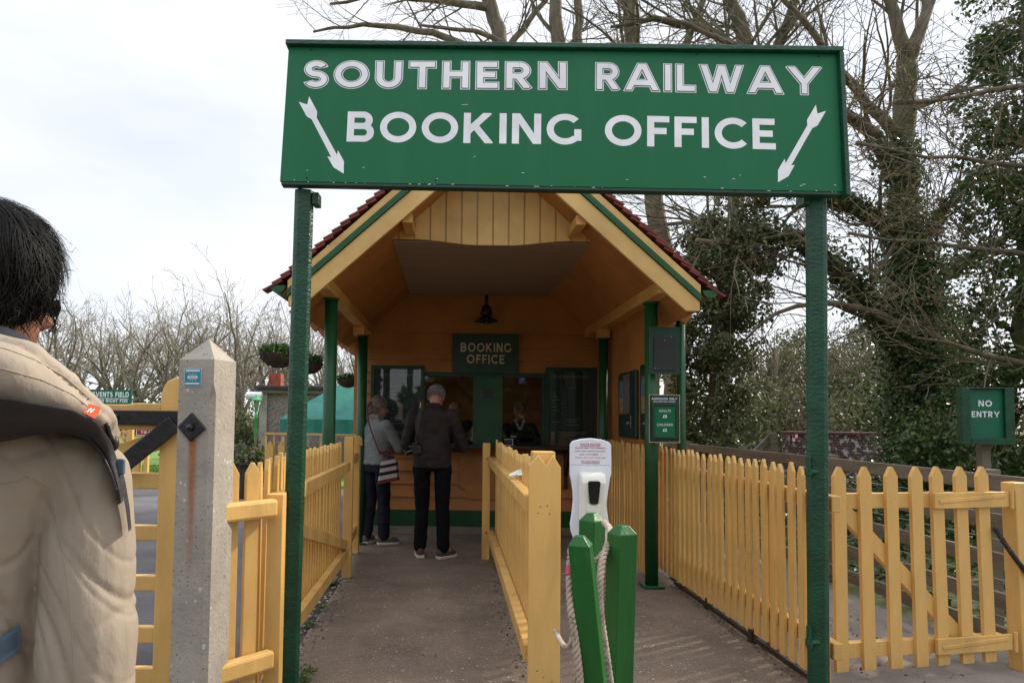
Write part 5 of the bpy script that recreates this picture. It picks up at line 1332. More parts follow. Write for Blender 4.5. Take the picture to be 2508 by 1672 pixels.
    # thinner offspring counts on the deeper levels come from the same ranges, capped below
main = [(trunk[0], trunk[1], 0)]
t = MB(); tubes(t, main); t.build('trunk', M['bark2'], tr, smooth=True)
keep = []
cnt = 0
for b in br:
    if b[2] >= 4 and rs.uniform() > .8: continue
    keep.append(b)
t = MB(); tubes(t, keep, .0035); t.build('branches', M['bark'], tr, smooth=True)
t = MB(); q = twig_pts(keep, 3, rs, .55); t.leaves(q+rs.normal(0, .015, q.shape), rs.uniform(.018, .04, len(q)), asp=.6); t.build('buds', M['bud'], tr)['kind'] = 'stuff'
t = MB(); ivy_on(t, trunk[0][:int(len(trunk[0])*.62)], trunk[1][:int(len(trunk[0])*.62)]*1.15, 13000, rs, .22, (.05, .095)); ivy_on(t, trunk[0][:int(len(trunk[0])*.86)], trunk[1][:int(len(trunk[0])*.86)], 6500, rs, .10, (.05, .085)); ivy_on(t, LB[0][3:9], LB[1][3:9], 900, rs, .09); ivy_on(t, LA[0][:11], LA[1][:11], 4200, rs, .15); ivy_on(t, LB[0][:7], LB[1][:7], 1100, rs, .07); ivy_on(t, LF[0][:5], LF[1][:5], 900, rs, .08); ivy_on(t, LC[0][:4], LC[1][:4], 500, rs, .06)
t.build('ivy', M['ivy'], tr)['kind'] = 'stuff'

# --- clump-built evergreens
def clumps(mb, centres, rad, per, size, rs, flat=1.):
    for c, r_ in zip(centres, rad):
        d = rs.normal(size=(per, 3)); d /= np.linalg.norm(d, axis=1, keepdims=True)
        q = c+d*(r_*rs.uniform(.35, 1., per)**.5)[:, None]*V(1, 1, flat)
        mb.leaves(q, rs.uniform(*size, per), nrm=d)
def evergreen(name, label, px, D, per, size, seed, mat='ivy', group=None, trunk_r=.14, thick=.8, mat_tr='bark2', rr=(.16, .34), dens=13.):
    """px: list of (x, y, half width) down the crown, in picture units, at distance D"""
    r2 = np.random.default_rng(seed)
    base = at(px[-1][0], px[-1][1], D)
    o = thing(name, label, 'tree' if 'tree' in name else 'shrub', (base[0], D, 0), group)
    sc = D/1568
    t = MB(); pts, rd = densify([V(base[0], D, -.05)]+[at(x, y, D) for x, y, h in px[::-1]], np.linspace(trunk_r, .03, len(px)+1), .3, r2, .03)
    t.tube(pts, rd, 8)
    for k in range(14):
        i = r2.integers(1, len(pts)-1); x = px[min(len(px)-1, int((1-i/len(pts))*len(px)))][2]*sc
        a = r2.uniform(0, 6.28); t.tube([pts[i], pts[i]+V(math.cos(a)*x*.5, math.sin(a)*x*.4, .2), pts[i]+V(math.cos(a)*x*.9, math.sin(a)*x*.7, .45)], [rd[i]*.5, rd[i]*.3, .012], 5)
    t.build('trunk', M[mat_tr], o, smooth=True)
    t = MB(); cs_, rad = [], []
    ys = np.array([p_[1] for p_ in px]); 
    area = np.trapezoid([p_[2] for p_ in px], ys)*2*sc*sc if hasattr(np, 'trapezoid') else np.trapz([p_[2] for p_ in px], ys)*2*sc*sc
    nc = int(area*dens*thick/.8)+12
    wgt = np.interp(np.linspace(ys[0], ys[-1], 200), ys, [p_[2] for p_ in px]); cdf = np.cumsum(wgt)/wgt.sum()
    for k in range(nc):
        y = np.interp(r2.uniform(), cdf, np.linspace(ys[0], ys[-1], 200)); hw = np.interp(y, ys, [p_[2] for p_ in px]); xc = np.interp(y, ys, [p_[0] for p_ in px])
        u_ = r2.uniform(-1, 1); a = r2.uniform(-1, 1)*math.sqrt(max(0, 1-u_*u_))
        q = at(xc+u_*hw, y, D); q = q+V(0, a*thick, 0)
        cs_.append(q); rad.append(r2.uniform(*rr))
    clumps(t, cs_, rad, per, size, r2, .85)
    t.build('crown', M[mat], o)
    return o
evergreen('evergreen_tree', 'dense dark ivy-smothered tree standing right beside the booking office', [(1690, 465, 50), (1680, 530, 85), (1668, 610, 105), (1655, 700, 105), (1632, 790, 85), (1632, 880, 85), (1630, 960, 75), (1615, 1040, 65)], 10.5, 135, (.045, .085), 3, mat='ivyolive', trunk_r=.07, thick=.8, dens=34., rr=(.14, .3))
evergreen('evergreen_tree', 'towering dark ivy mass at the right edge of the picture behind the NO ENTRY sign', [(2380, -120, 80), (2365, 60, 70), (2350, 250, 75), (2365, 420, 90), (2345, 560, 95), (2350, 700, 105), (2335, 830, 125), (2300, 960, 165), (2290, 1080, 170), (2290, 1150, 140)], 9.0, 135, (.05, .09), 4, trunk_r=.12, thick=.9, dens=17.)
evergreen('evergreen_tree', 'ivy-covered tree just beyond the right edge that shades the side path', [(2826, -190, 150), (2826, 0, 260), (2826, 300, 320), (2826, 600, 320), (2826, 880, 240)], 7.0, 110, (.06, .11), 14, trunk_r=.12, thick=1.2, dens=3.2, rr=(.2, .42))
evergreen('ivy_shrub', 'low ivy thicket behind the post and rail fence left of the NO ENTRY sign', [(2170, 960, 40), (2160, 1020, 75), (2160, 1080, 90), (2160, 1160, 80)], 8.2, 110, (.05, .09), 8, trunk_r=.05, thick=.6)

# --- tall bare trees behind the office
def bare(name, label, limbs, D, seed, L=3.2, maxl=4, nch=(7, 10), keepp=(.95, .5), seg=.45, mat='bark', buds=.15, bias=None, up=.02, group=None, ivy=0):
    r2 = np.random.default_rng(seed)
    b0 = at(limbs[0][0][0], limbs[0][0][1], limbs[0][0][2])
    o = thing(name, label, 'tree', (b0[0], b0[1], 0), group)
    br = []; tk = MB(); iv = MB()
    for li, pl in enumerate(limbs):
        p = [at(x, y, d) for x, y, d, r in pl]; rr = [q[3] for q in pl]
        if li == 0: p = [V(p[0][0], p[0][1], -.1)]+p; rr = [rr[0]*1.25]+rr
        p, rr = densify(p, rr, .45, r2, .03)
        tk.tube(p, rr, 9)
        if ivy and li == 0: ivy_on(iv, p, rr, ivy, r2, .1)
        k0 = 0 if li else int(len(p)*.45)
        spawn(br, p[k0:], rr[k0:]*.55, L*1.25, 1, maxl, r2, seg=seg*.85, wob=.095, up=up, nch=nch, ang=(22, 60), lr=(.45, .78), start=.12, tip=.25, bias=bias)
    kp = [b for b in br if not (b[2] >= 4 and r2.uniform() > keepp[1]) and not (b[2] == 3 and r2.uniform() > keepp[0])]
    tk.build('trunk', M[mat], o, smooth=True)
    t = MB(); tubes(t, kp, .0045); t.build('branches', M[mat], o, smooth=True)
    if buds:
        t = MB(); q = twig_pts(kp, 3, r2, buds)
        if len(q): t.leaves(q+r2.normal(0, .02, q.shape), r2.uniform(.025, .055, len(q)), asp=.6); t.build('buds', M['bud'], o)['kind'] = 'stuff'
    if ivy: iv.build('ivy', M['ivy'], o)['kind'] = 'stuff'
    return o
bare('bare_tree', 'tall bare tree with leaning trunk just behind the office roof, right side', [[(1555, 900, 15, .26), (1525, 600, 15, .22), (1500, 440, 15, .2), (1470, 200, 15, .17), (1440, 0, 15, .14), (1420, -200, 15, .1)], [(1490, 380, 15, .12), (1540, 200, 15, .10), (1600, 40, 15, .08), (1650, -100, 15, .05)]], 15, 21, L=3.0, nch=(15, 18), buds=.3)
bare('bare_tree', 'bare tree whose twin trunks rise above the middle of the entrance sign', [[(1330, 900, 17, .24), (1310, 400, 17, .2), (1280, 60, 17, .17), (1262, -150, 17, .13)], [(1310, 380, 17, .14), (1330, 150, 17, .12), (1325, -60, 17, .1), (1330, -200, 17, .08)], [(1310, 420, 17, .1), (1230, 160, 16.8, .09), (1160, 90, 16.6, .07), (1060, 60, 16.5, .05), (960, 60, 16.4, .03)]], 17, 22, L=3.2, nch=(9, 12), buds=.06)
bare('bare_tree', 'bare tree with dark leaning trunk above the left half of the entrance sign', [[(1260, 900, 19, .3), (1225, 400, 19, .26), (1150, 100, 19, .22), (1105, -60, 19, .18), (1080, -200, 19, .14)], [(1170, 170, 19, .13), (1050, 90, 18.7, .10), (920, 62, 18.5, .08), (800, 55, 18.3, .05), (720, 75, 18.2, .03)], [(1130, 20, 19, .12), (1000, 0, 18.8, .09), (870, -10, 18.6, .06), (760, 10, 18.5, .035)], [(1160, 120, 19, .1), (1230, 40, 19, .08), (1290, -60, 19, .05)]], 19, 23, L=2.7, nch=(9, 12), buds=.05)
bare('bare_tree', 'bare mossy tree behind the right half of the entrance sign', [[(1650, 980, 14, .2), (1672, 600, 14, .18), (1715, 250, 14, .16), (1720, 100, 14, .16), (1660, -40, 14, .12)], [(1745, 190, 14, .12), (1800, 80, 13.8, .1), (1850, -60, 13.6, .07)], [(1730, 130, 14, .1), (1610, 60, 13.7, .08), (1500, 40, 13.5, .06), (1400, 70, 13.4, .03)], [(1680, 560, 14, .1), (1650, 500, 13.6, .08), (1600, 490, 13.2, .05), (1530, 520, 13, .03)]], 14, 24, L=2.6, nch=(15, 18), buds=.4, mat='bark2')
bare('bare_tree', 'bare budding tree overhanging from beyond the right edge of the picture', [[(2480, 900, 8.5, .14), (2470, 300, 8.5, .11), (2445, 50, 8.5, .08), (2430, -100, 8.5, .06)], [(2470, 420, 8.5, .05), (2360, 380, 8.2, .034), (2230, 350, 8.0, .024), (2080, 370, 7.8, .016), (1960, 330, 7.7, .02)], [(2470, 620, 8.5, .05), (2340, 590, 8.2, .034), (2200, 560, 8.0, .024), (2060, 545, 7.8, .016), (1950, 530, 7.7, .02)], [(2470, 200, 8.5, .05), (2330, 190, 8.2, .034), (2200, 240, 8., .022), (2050, 230, 7.8, .03)], [(2460, 850, 8.3, .05), (2330, 830, 8.0, .035), (2200, 800, 7.8, .025), (2100, 770, 7.7, .012)]], 8.5, 25, L=1.5, nch=(15, 18), seg=.25, buds=.5, keepp=(.95, .6))

# --- unseen trees added behind the camera to block low sky and shade the porch
t = MB(); n = 46000
x = rng.uniform(-26, 26, n); z = rng.uniform(0, 1, n)*(3.5+.7*np.sin(x*.6)+.5*np.sin(x*1.5+1)); y = rng.uniform(-14, -11, n)
gap = (np.abs(x+2.35+.25*np.sin(z*3)) < 1.15) & (z > 1.25+.5*np.sin(x*5)) & (np.abs(np.sin(z*1.9+x*2.2)) > .22)  # opening shaped so the left fare poster reflects sky
x, y, z = x[~gap], y[~gap], z[~gap]; n = len(x)
t.leaves(np.stack([x, y, z], 1), rng.uniform(.35, .6, n))
tag(t.build('shade_screen_trees', M['ivy']), 'dense dark trees added out of view behind the camera to shade the porch', 'trees', kind='stuff')
# --- wood beyond the brick parapet (right)
r3 = np.random.default_rng(40)
lab = 'olive spring tree in the wood beyond the brick parapet'
for i, (x, top, hw, D_, m_) in enumerate([(1760, 800, 60, 24, 'bush2'), (1830, 770, 70, 27, 'bush'), (1920, 790, 60, 23, 'bush2'), (1990, 750, 80, 29, 'bush2'), (2080, 780, 70, 25, 'bush'), (2170, 760, 90, 30, 'bush2'), (1720, 880, 55, 20, 'bush'), (1860, 900, 60, 19, 'bush2'), (1960, 900, 60, 20, 'bush'), (2060, 900, 60, 19, 'bush2')]):
    evergreen('woodland_tree', ['yellow-green budding tree', 'dull brown-green budding tree'][m_ == 'bush2']+' in the wood beyond the brick parapet'+(', tall one at the back' if D_ > 21 else ', low one in front'), [(x, top, hw*.35), (x+8, top+50, hw*.8), (x, top+110, hw), (x-5, top+190, hw*.95), (x, 1035, hw*.7)], D_, 36, (.07, .16), 60+i, mat=m_, group='trees in the wood beyond the parapet', trunk_r=.13, thick=1.6, rr=(.3, .75), mat_tr='bark')
for i, (x, D_) in enumerate([(1770, 22), (1900, 26), (2010, 21), (1840, 30)]):
    y = 1020
    bare('bare_tree', 'thin bare tree standing among the wood beyond the brick parapet', [[(x, y, D_, .12), (x+8, 900, D_, .1), (x+15, 800, D_, .06)]], D_, 80+i, L=2.6, maxl=3, nch=(9, 12), keepp=(.8, 1), buds=.3, group='thin bare trees beyond the parapet')

# --- bushes by the hut
for i, (x, y, hw, yb) in enumerate([(555, 965, 28, 1090), (575, 1000, 26, 1095), (532, 930, 25, 1080)]):
    evergreen('garden_shrub', ['olive leafy shrub left of the lamp post', 'low olive shrub behind the lamp post foot', 'tall olive shrub at the edge of the concrete gatepost'][i], [(x, y, hw*.4), (x+2, y+25, hw), (x, y+60, hw*1.1), (x, yb, hw)], 21+i, 70, (.06, .13), 30+i, mat='bush', trunk_r=.05, thick=.9, rr=(.2, .4))
rh = evergreen('red_leaf_shrub', 'low reddish shrub at the foot of the lamp post', [(590, 1035, 30), (590, 1070, 38), (590, 1090, 35)], 19.4, 60, (.05, .1), 35, mat='bush2', trunk_r=.04, thick=.5, rr=(.15, .28))
t = leafmat('dull_red_leaf', [(.11, .035, .03), (.16, .06, .045), (.08, .05, .03)], .6, .2)
for ch_ in rh.children:
    if ch_.name.startswith('crown'): ch_.data.materials[0] = t

t = MB(); n = 16000
x = rng.uniform(3.62, 10, n); y = rng.uniform(4.9, 13.6, n); z = rng.uniform(0, 1, n)**1.3*(.30+.16*np.sin(x*3)+.14*np.sin(y*4.1+x))
t.leaves(np.stack([x, y, np.maximum(z, .01)], 1), rng.uniform(.05, .1, n))
tag(t.build('ground_ivy', M['ivy']), 'dark ivy and nettles covering the ground behind the post and rail fence', 'ground cover', kind='stuff')
# --- bare wood far left
protos = []
def fartree(seed, H, spread):
    r2 = np.random.default_rng(seed); br = []
    th = H*r2.uniform(.2, .3)
    grow(br, V(0, 0, -.1), V(r2.normal(0, .06), r2.normal(0, .06), 1), th, .26, 0, 0, r2, seg=.6, wob=.06, up=.1, tip=.8)
    top = br[0][0]
    for k in range(r2.integers(6, 9)):
        i = r2.integers(int(len(top)*.5), len(top)); a = 2.399*k+r2.uniform(-.3, .3); el = R(r2.uniform(30, 78))
        grow(br, top[i], V(math.cos(a)*math.cos(el)*spread, math.sin(a)*math.cos(el)*spread, math.sin(el)), H*r2.uniform(.5, .72), .13, 1, 4, r2, seg=.7, wob=.15, up=.05, nch=(6, 8), ang=(22, 60), lr=(.35, .6), tip=.22, start=.2)
    br = [b for b in br if not (b[2] >= 4 and r2.uniform() > .30) and not (b[2] == 3 and r2.uniform() > .8)]
    a = MB(); tubes(a, [b for b in br if b[2] <= 1], .02); c = MB(); tubes(c, [b for b in br if b[2] >= 2], .012, (7, 6, 5, 3, 3, 3))
    lf = MB(); q = twig_pts(br, 4, r2, .12); lf.leaves(q+r2.normal(0, .05, q.shape), r2.uniform(.05, .1, len(q)))
    return a.mesh('trunk', smooth=True), c.mesh('crown', smooth=True), lf.mesh('buds')
for s_ in range(5): 
    a, c, l = fartree(100+s_, [11.5, 10.5, 12.5, 10, 11][s_], [1, 1.2, .9, 1.1, 1.0][s_])
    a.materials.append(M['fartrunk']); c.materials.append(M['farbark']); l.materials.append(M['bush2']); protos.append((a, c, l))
spots = []
for x, D_, sc in ((150, 52, .95), (215, 60, 1.1), (275, 54, .95), (335, 50, .95), (395, 58, 1.05), (445, 52, .9), (500, 56, 1.1), (560, 50, 1.05), (610, 55, 1.12), (665, 52, .98), (735, 50, .8), (800, 56, .9), (60, 55, 1.), (-20, 52, 1.), (250, 72, 1.2), (370, 70, 1.2), (470, 74, 1.25), (590, 72, 1.3), (700, 70, 1.1), (810, 66, 1.0), (180, 78, 1.25), (310, 80, 1.3), (420, 82, 1.3), (530, 84, 1.35), (650, 80, 1.2)):
    spots.append((x, D_, sc))
for i, (x, D_, sc) in enumerate(spots):
    a, c, l = protos[i % 5]; p = at(x, 955, D_)
    o = thing('bare_woodland_tree', 'pale bare twiggy tree in the distant wood at the left, '+('front row' if D_ < 65 else 'back row'), 'tree', (p[0], D_, 0), 'bare trees in the distant wood')
    o.rotation_euler = (0, 0, rng.uniform(0, 6.28)); o.scale = (sc, sc, sc)
    for nm, m_ in (('trunk', a), ('crown', c), ('buds', l)): 
        q = link(nm, m_, None, o)
        if nm == 'buds': q['kind'] = 'stuff'
t = MB(); n = 26000
x = rng.uniform(-55, -2, n); y = rng.uniform(44, 64, n); z = rng.uniform(0, 1, n)**1.6*(2.6+1.3*np.sin(x*.55)+.8*np.sin(x*1.7+1))
t.leaves(np.stack([x, y, np.maximum(z, .05)], 1), rng.uniform(.14, .34, n)); 
tag(t.build('undergrowth', M['bush2']), 'brownish scrub under the distant bare wood', 'undergrowth', kind='stuff')
t = MB(); n = 15000
x = rng.uniform(6, 30, n); y = rng.uniform(17.5, 24, n); z = rng.uniform(0, 1, n)**1.5*(1.1+.5*np.sin(x*1.1)+.3*np.sin(x*2.9+1))
t.leaves(np.stack([x, y, np.maximum(z, .02)], 1), rng.uniform(.08, .18, n)); 
tag(t.build('undergrowth', M['bush']), 'green bramble scrub below the wood beyond the parapet', 'undergrowth', kind='stuff')

# ================================================================== PEOPLE
def fuse(mb, name, voxel, smooth=2, disp=None, keepz=None):
    """one continuous surface from overlapping closed pieces"""
    me = mb.mesh(name); ob = bpy.data.objects.new(name, me); C.objects.link(ob)
    m = ob.modifiers.new('r', 'REMESH'); m.mode = 'VOXEL'; m.voxel_size = voxel
    if smooth: s = ob.modifiers.new('s', 'SMOOTH'); s.factor = .5; s.iterations = smooth
    dg = bpy.context.evaluated_depsgraph_get(); dg.update()
    out = bpy.data.meshes.new_from_object(ob.evaluated_get(dg)); bpy.data.objects.remove(ob)
    out.name = name; out.materials.clear()
    if disp:
        n = len(out.vertices); v = np.zeros(n*3); out.vertices.foreach_get('co', v); nn = np.zeros(n*3); out.vertices.foreach_get('normal', nn)
        v = v.reshape(-1, 3); nn = nn.reshape(-1, 3)
        v = v+nn*disp(v, nn)[:, None]; out.vertices.foreach_set('co', v.reshape(-1)); out.update()
    out.polygons.foreach_set('use_smooth', [True]*len(out.polygons))
    return out
def cap(mb, pts, rad, n=14):
    """tapered limb through joints with rounded joints"""
    pts = [np.array(p, float) for p in pts]
    for (p, q), (a, b) in zip(zip(pts[:-1], pts[1:]), zip(rad[:-1], rad[1:])):
        s = np.linspace(0, 1, 6)[:, None]; mb.tube(p+(q-p)*s, a+(b-a)*s[:, 0], n)
    for p, r_ in zip(pts, rad): mb.ell(p, (r_, r_, r_), n, 8)
def loft(mb, rings, n=22):
    """rings: (z, half width, half depth, x offset, y offset, squareness)"""
    vs = []
    for z, hw, hd, xo, yo, sq in rings:
        for k in range(n):
            a = 2*math.pi*k/n; c_, s_ = math.cos(a), math.sin(a)
            e = 2/sq
            vs.append((xo+hw*math.copysign(abs(c_)**e, c_), yo+hd*math.copysign(abs(s_)**e, s_), z))
    m = len(rings)
    fs = [(i*n+j, i*n+(j+1) % n, (i+1)*n+(j+1) % n, (i+1)*n+j) for i in range(m-1) for j in range(n)]
    mb.add(vs, fs+[tuple(range(n))[::-1], tuple((m-1)*n+j for j in range(n))])
def foldnoise(scale, amp, stretch=(1, 1, 1), seed=0.):
    st = np.array(stretch)
    def f(v, nn):
        o = np.empty(len(v))
        for i, p in enumerate(v*st*scale+seed): 
            a = mnoise.noise(Vector(p)); b = mnoise.noise(Vector(p*2.3))
            o[i] = (1-2.2*abs(a))*.7+.35*b
        return o*amp
    return f
def rotz(mb, heading, loc):
    """local (x right, y forward) -> world, heading clockwise from +Y"""
    c_, s_ = math.cos(-heading), math.sin(-heading)
    Rm = np.array([[c_, -s_, 0], [s_, c_, 0], [0, 0, 1]])
    mb.v = [v @ Rm.T+np.array(loc) for v in mb.v]; return mb
def headmat(yaw, pitch):
    cy_, sy_ = math.cos(-yaw), math.sin(-yaw); cp_, sp2 = math.cos(pitch), math.sin(pitch)
    return np.array([[cy_, -sy_, 0], [sy_, cy_, 0], [0, 0, 1]]) @ np.array([[1, 0, 0], [0, cp_, sp2], [0, -sp2, cp_]])
def head(mb, c, s, hm):
    """skull, face, nose, lips, chin, ears, brow, in head frame (x right, y forward)"""
    T = lambda p: np.array(c)+hm @ (np.array(p)*s)
    E_ = lambda p, r_, n=14, m=10: mb.ell(T(p), np.array(r_)*s, n, m, rot=hm)
    E_((0, -.008, .02), (.076, .094, .095)); E_((0, .03, -.035), (.058, .062, .075)); E_((0, .055, -.095), (.03, .026, .022))
    E_((0, .098, -.03), (.012, .02, .026), 10, 8); E_((0, .108, -.042), (.013, .012, .010), 8, 6)
    E_((0, .084, -.067), (.024, .012, .006), 10, 6); E_((0, .082, -.078), (.020, .012, .007), 10, 6)
    for q in (-1, 1):
        E_((q*.077, -.008, -.015), (.010, .020, .031), 10, 8); E_((q*.032, .078, .012), (.022, .012, .006), 8, 6); E_((q*.04, .065, -.03), (.02, .02, .02), 8, 6)
    return T
def hand(mb, w, d, up, s=1., curl=.5, side=1):
    """palm with four unequal curled fingers and a thumb leaving the side of the palm"""
    w = np.array(w, float); d = unit(np.array(d, float)); up = unit(np.array(up, float)-d*(np.array(up) @ d)); sd_ = np.cross(d, up)
    hm = np.stack([sd_, d, up], 1)
    mb.ell(w+d*.045*s, np.array((.040, .052, .016))*s, 12, 8, rot=hm)
    for k, ln in enumerate((.070, .080, .075, .058)):
        x = (k-1.5)*.020*s*side; p = w+d*.085*s+sd_*x; dd = d; pts = [w+d*.05*s+sd_*x*.8, p]
        for j in range(3):
            dd = unit(dd*math.cos(curl*.5)-up*math.sin(curl*.5)); pts.append(pts[-1]+dd*ln*s*(.42, .33, .25)[j])
        cap(mb, pts, [.0105*s, .0095*s, .009*s, .0083*s, .007*s], 8)
    p = w+d*.02*s-sd_*side*.035*s; cap(mb, [w+d*.015*s-sd_*side*.015*s, p+d*.02*s-sd_*side*.01*s, p+d*.045*s-sd_*side*.018*s-up*.012*s, p+d*.068*s-sd_*side*.012*s-up*.02*s], [.013*s, .012*s, .010*s, .008*s], 8)

def person(name, label, loc, heading, Ht, sw, elbows, wrists, feet, toe, hyaw, hpitch, top, trs, shoe, skin, hairmat, sole='sole', gut=.0, hem=.50, voxel=.0095, lower=True, hstyle='short', hoff=(0, 0, 0), collar=False):
    p_ = thing(name, label, 'person', loc)
    fin = lambda mb: rotz(mb, heading, loc)
    h = Ht; zs, zh, zk, za = .815*h, .52*h, .285*h, .05*h
    hipx = .052*h
    hc = np.array((hoff[0], .02*h*0+hoff[1], .932*h+hoff[2])); hm = headmat(hyaw-heading, hpitch)
    # ---- body: one continuous skin surface
    t = MB()
    T = head(t, hc, h/1.72, hm)
    cap(t, [(0, -.01, zs), (hc[0]*.6, hc[1]*.6-.01, .875*h), (hc[0], hc[1], hc[2]-.02)], [.055, .050, .055])
    loft(t, [(zh-.04, .13, .09, 0, 0, 2.3), (.62*h, .115, .085, 0, 0, 2.3), (.74*h, .14, .095, 0, 0, 2.3), (zs-.01, .13, .07, 0, 0, 2.2), (zs+.03, .06, .055, 0, 0, 2)])
    for q, el, wr in ((-1, elbows[0], wrists[0]), (1, elbows[1], wrists[1])):
        sh = (q*sw*.86, -.005, zs-.025); cap(t, [sh, el, wr], [.045, .036, .026])
        d = np.array(wr)-np.array(el); hand(t, wr, d, (0, 0, 1) if abs(unit(d)[2]) < .85 else (0, -1, 0), h/1.75, .75, -q)
    if lower:
        for q, ft in ((-1, feet[0]), (1, feet[1])):
            kn = (q*hipx*.5+ft[0]*.5, .02+ft[1]*.5, zk); cap(t, [(q*hipx, 0, zh), kn, (ft[0], ft[1], za)], [.075, .05, .038])
            tv = V(math.sin(toe[0 if q < 0 else 1]), math.cos(toe[0 if q < 0 else 1]), 0); cap(t, [(ft[0], ft[1], za), V(ft[0], ft[1], .045)+tv*.12], [.038, .03])
    me = fuse(fin(t), 'body', voxel, 2); v = np.zeros(len(me.vertices)*3); me.vertices.foreach_get('co', v); me.vertices.foreach_set('co', (v.reshape(-1, 3)-np.array(wloc(p_))).reshape(-1))
    link('body', me, M[skin], p_)
    # ---- jacket
    t = MB()
    g = gut
    loft(t, [(hem*h, .175+g*.4, .125+g*.5, 0, 0, 2.4), (hem*h+.05, .178+g*.4, .128+g*.5, 0, 0, 2.4), (.60*h, .165+g*.6, .12+g, 0, g*.2, 2.4), (.70*h, .172, .122, 0, 0, 2.4), (.77*h, .178, .115, 0, -.008, 2.4), (zs-.005, .165, .09, 0, -.01, 2.3), (zs+.025, .10, .075, 0, -.01, 2.1), (zs+.06, .062, .064, 0, -.005, 2)])
    for q, el, wr in ((-1, elbows[0], wrists[0]), (1, elbows[1], wrists[1])):
        el = np.array(el); wr = np.array(wr); cap(t, [(q*sw*.82, -.005, zs-.03), el, el+(wr-el)*.93], [.07, .058, .042])
    if collar: t.tube([(-.07, .02, zs+.05), (-.06, -.05, zs+.07), (0, -.075, zs+.075), (.06, -.05, zs+.07), (.07, .02, zs+.05)], .026, 10)
    me = fuse(fin(t), 'jacket', voxel, 3, foldnoise(9, .0075, (1, 1, 1.6), h*3))
    v = np.zeros(len(me.vertices)*3); me.vertices.foreach_get('co', v); me.vertices.foreach_set('co', (v.reshape(-1, 3)-np.array(wloc(p_))).reshape(-1))
    link('jacket', me, M[top], p_)
    if lower:
        t = MB()
        loft(t, [(zh-.06, .150, .115, 0, 0, 2.3), (zh, .155, .12, 0, 0, 2.3), (hem*h+.06, .150, .115, 0, 0, 2.3)])
        for q, ft in ((-1, feet[0]), (1, feet[1])):
            kn = (q*hipx*.55+ft[0]*.45, .02+ft[1]*.5, zk); cap(t, [(q*hipx*1.15, -.005, zh-.03), kn, (ft[0], ft[1]-.005, za+.025)], [.092, .07, .062])
        me = fuse(fin(t), 'trousers', voxel, 3, foldnoise(8, .009, (1, 1, .8), h*7))
        v = np.zeros(len(me.vertices)*3); me.vertices.foreach_get('co', v); me.vertices.foreach_set('co', (v.reshape(-1, 3)-np.array(wloc(p_))).reshape(-1))
        link('trousers', me, M[trs], p_)
        for q, ft in ((0, feet[0]), (1, feet[1])):
            tv = V(math.sin(toe[q]), math.cos(toe[q]), 0); sv = V(tv[1], -tv[0], 0)
            prof = [(-.075, .034), (-.06, .042), (.0, .040), (.08, .046), (.14, .042), (.175, .024), (.185, 0)]
            pl = [V(ft[0], ft[1], 0)+tv*a+sv*b for a, b in prof]+[V(ft[0], ft[1], 0)+tv*a-sv*b for a, b in prof[::-1]]
            t = MB(); t.prism([(q_[0], q_[1]) for q_ in pl], (0, 0, 0), (1, 0, 0), (0, 1, 0), (0, 0, 1), .028); fin(t)
            so_ = t.build('shoe_sole', M[sole], p_, bevel=.006)
            t = MB(); c0 = V(ft[0], ft[1], .05); mx_ = np.stack([sv, tv, V(0, 0, 1)], 1)
            t.ell(c0+tv*.06+V(0, 0, -.008), (.041, .115, .046), 14, 8, rot=mx_); t.ell(c0-tv*.03+V(0, 0, .01), (.038, .05, .06), 12, 8, rot=mx_); fin(t)
            t.build('shoe', M[shoe], p_, smooth=True)
    # ---- hair
    s = h/1.72
    T2 = lambda p: hc+hm @ (np.array(p)*s)
    t = MB()
    r2 = np.random.default_rng(int(h*1000))
    if hstyle == 'bald': nst, ln = 260, .02
    elif hstyle == 'short': nst, ln = 1500, .03
    else: nst, ln = 2600, .14
    if hstyle != 'bald': t.ell(T2((0, -.034, .035)), np.array((.080, .077, .086))*s, 18, 12, rot=hm)
    k = 0
    while k < nst:
        a = r2.uniform(0, 6.28); u_ = r2.uniform(-.75, 1); d = V(math.cos(a)*math.sqrt(1-u_*u_), math.sin(a)*math.sqrt(1-u_*u_), u_)
        if d[1] > .12 and d[2] < .62: continue
        if hstyle == 'bald' and d[2] > .15: continue
        if hstyle == 'short' and d[2] < -.45: continue
        k += 1
        base = V(0, -.02, .03)+d*V(.082, .092, .092)
        dn = unit(V(d[0]*.4, d[1]*.4-.2, -1)+r2.normal(0, .22, 3)); dn = unit(dn-d*(dn @ d)*.85)
        nn_ = 5; L = ln*r2.uniform(.6, 1.1); q = base; pts = [q]
        for j in range(nn_):
            dn = unit(dn+V(0, 0, -.25)); q = q+dn*L/nn_; rr_ = (q-V(0, -.02, .03))/V(.084, .096, .095); l_ = np.linalg.norm(rr_)
            if l_ < 1.02 and q[2] > -.05: q = V(0, -.02, .03)+rr_/l_*1.03*V(.084, .096, .095)
            pts.append(q)
        t.tube([T2(p) for p in pts], np.linspace(.0034, .0014, nn_+1)*s, 3, cap=False)
    fin(t); t.build('hair', M[hairmat], p_, smooth=True)
    return p_, T2, fin, (zs, zh, hc, hm, s)

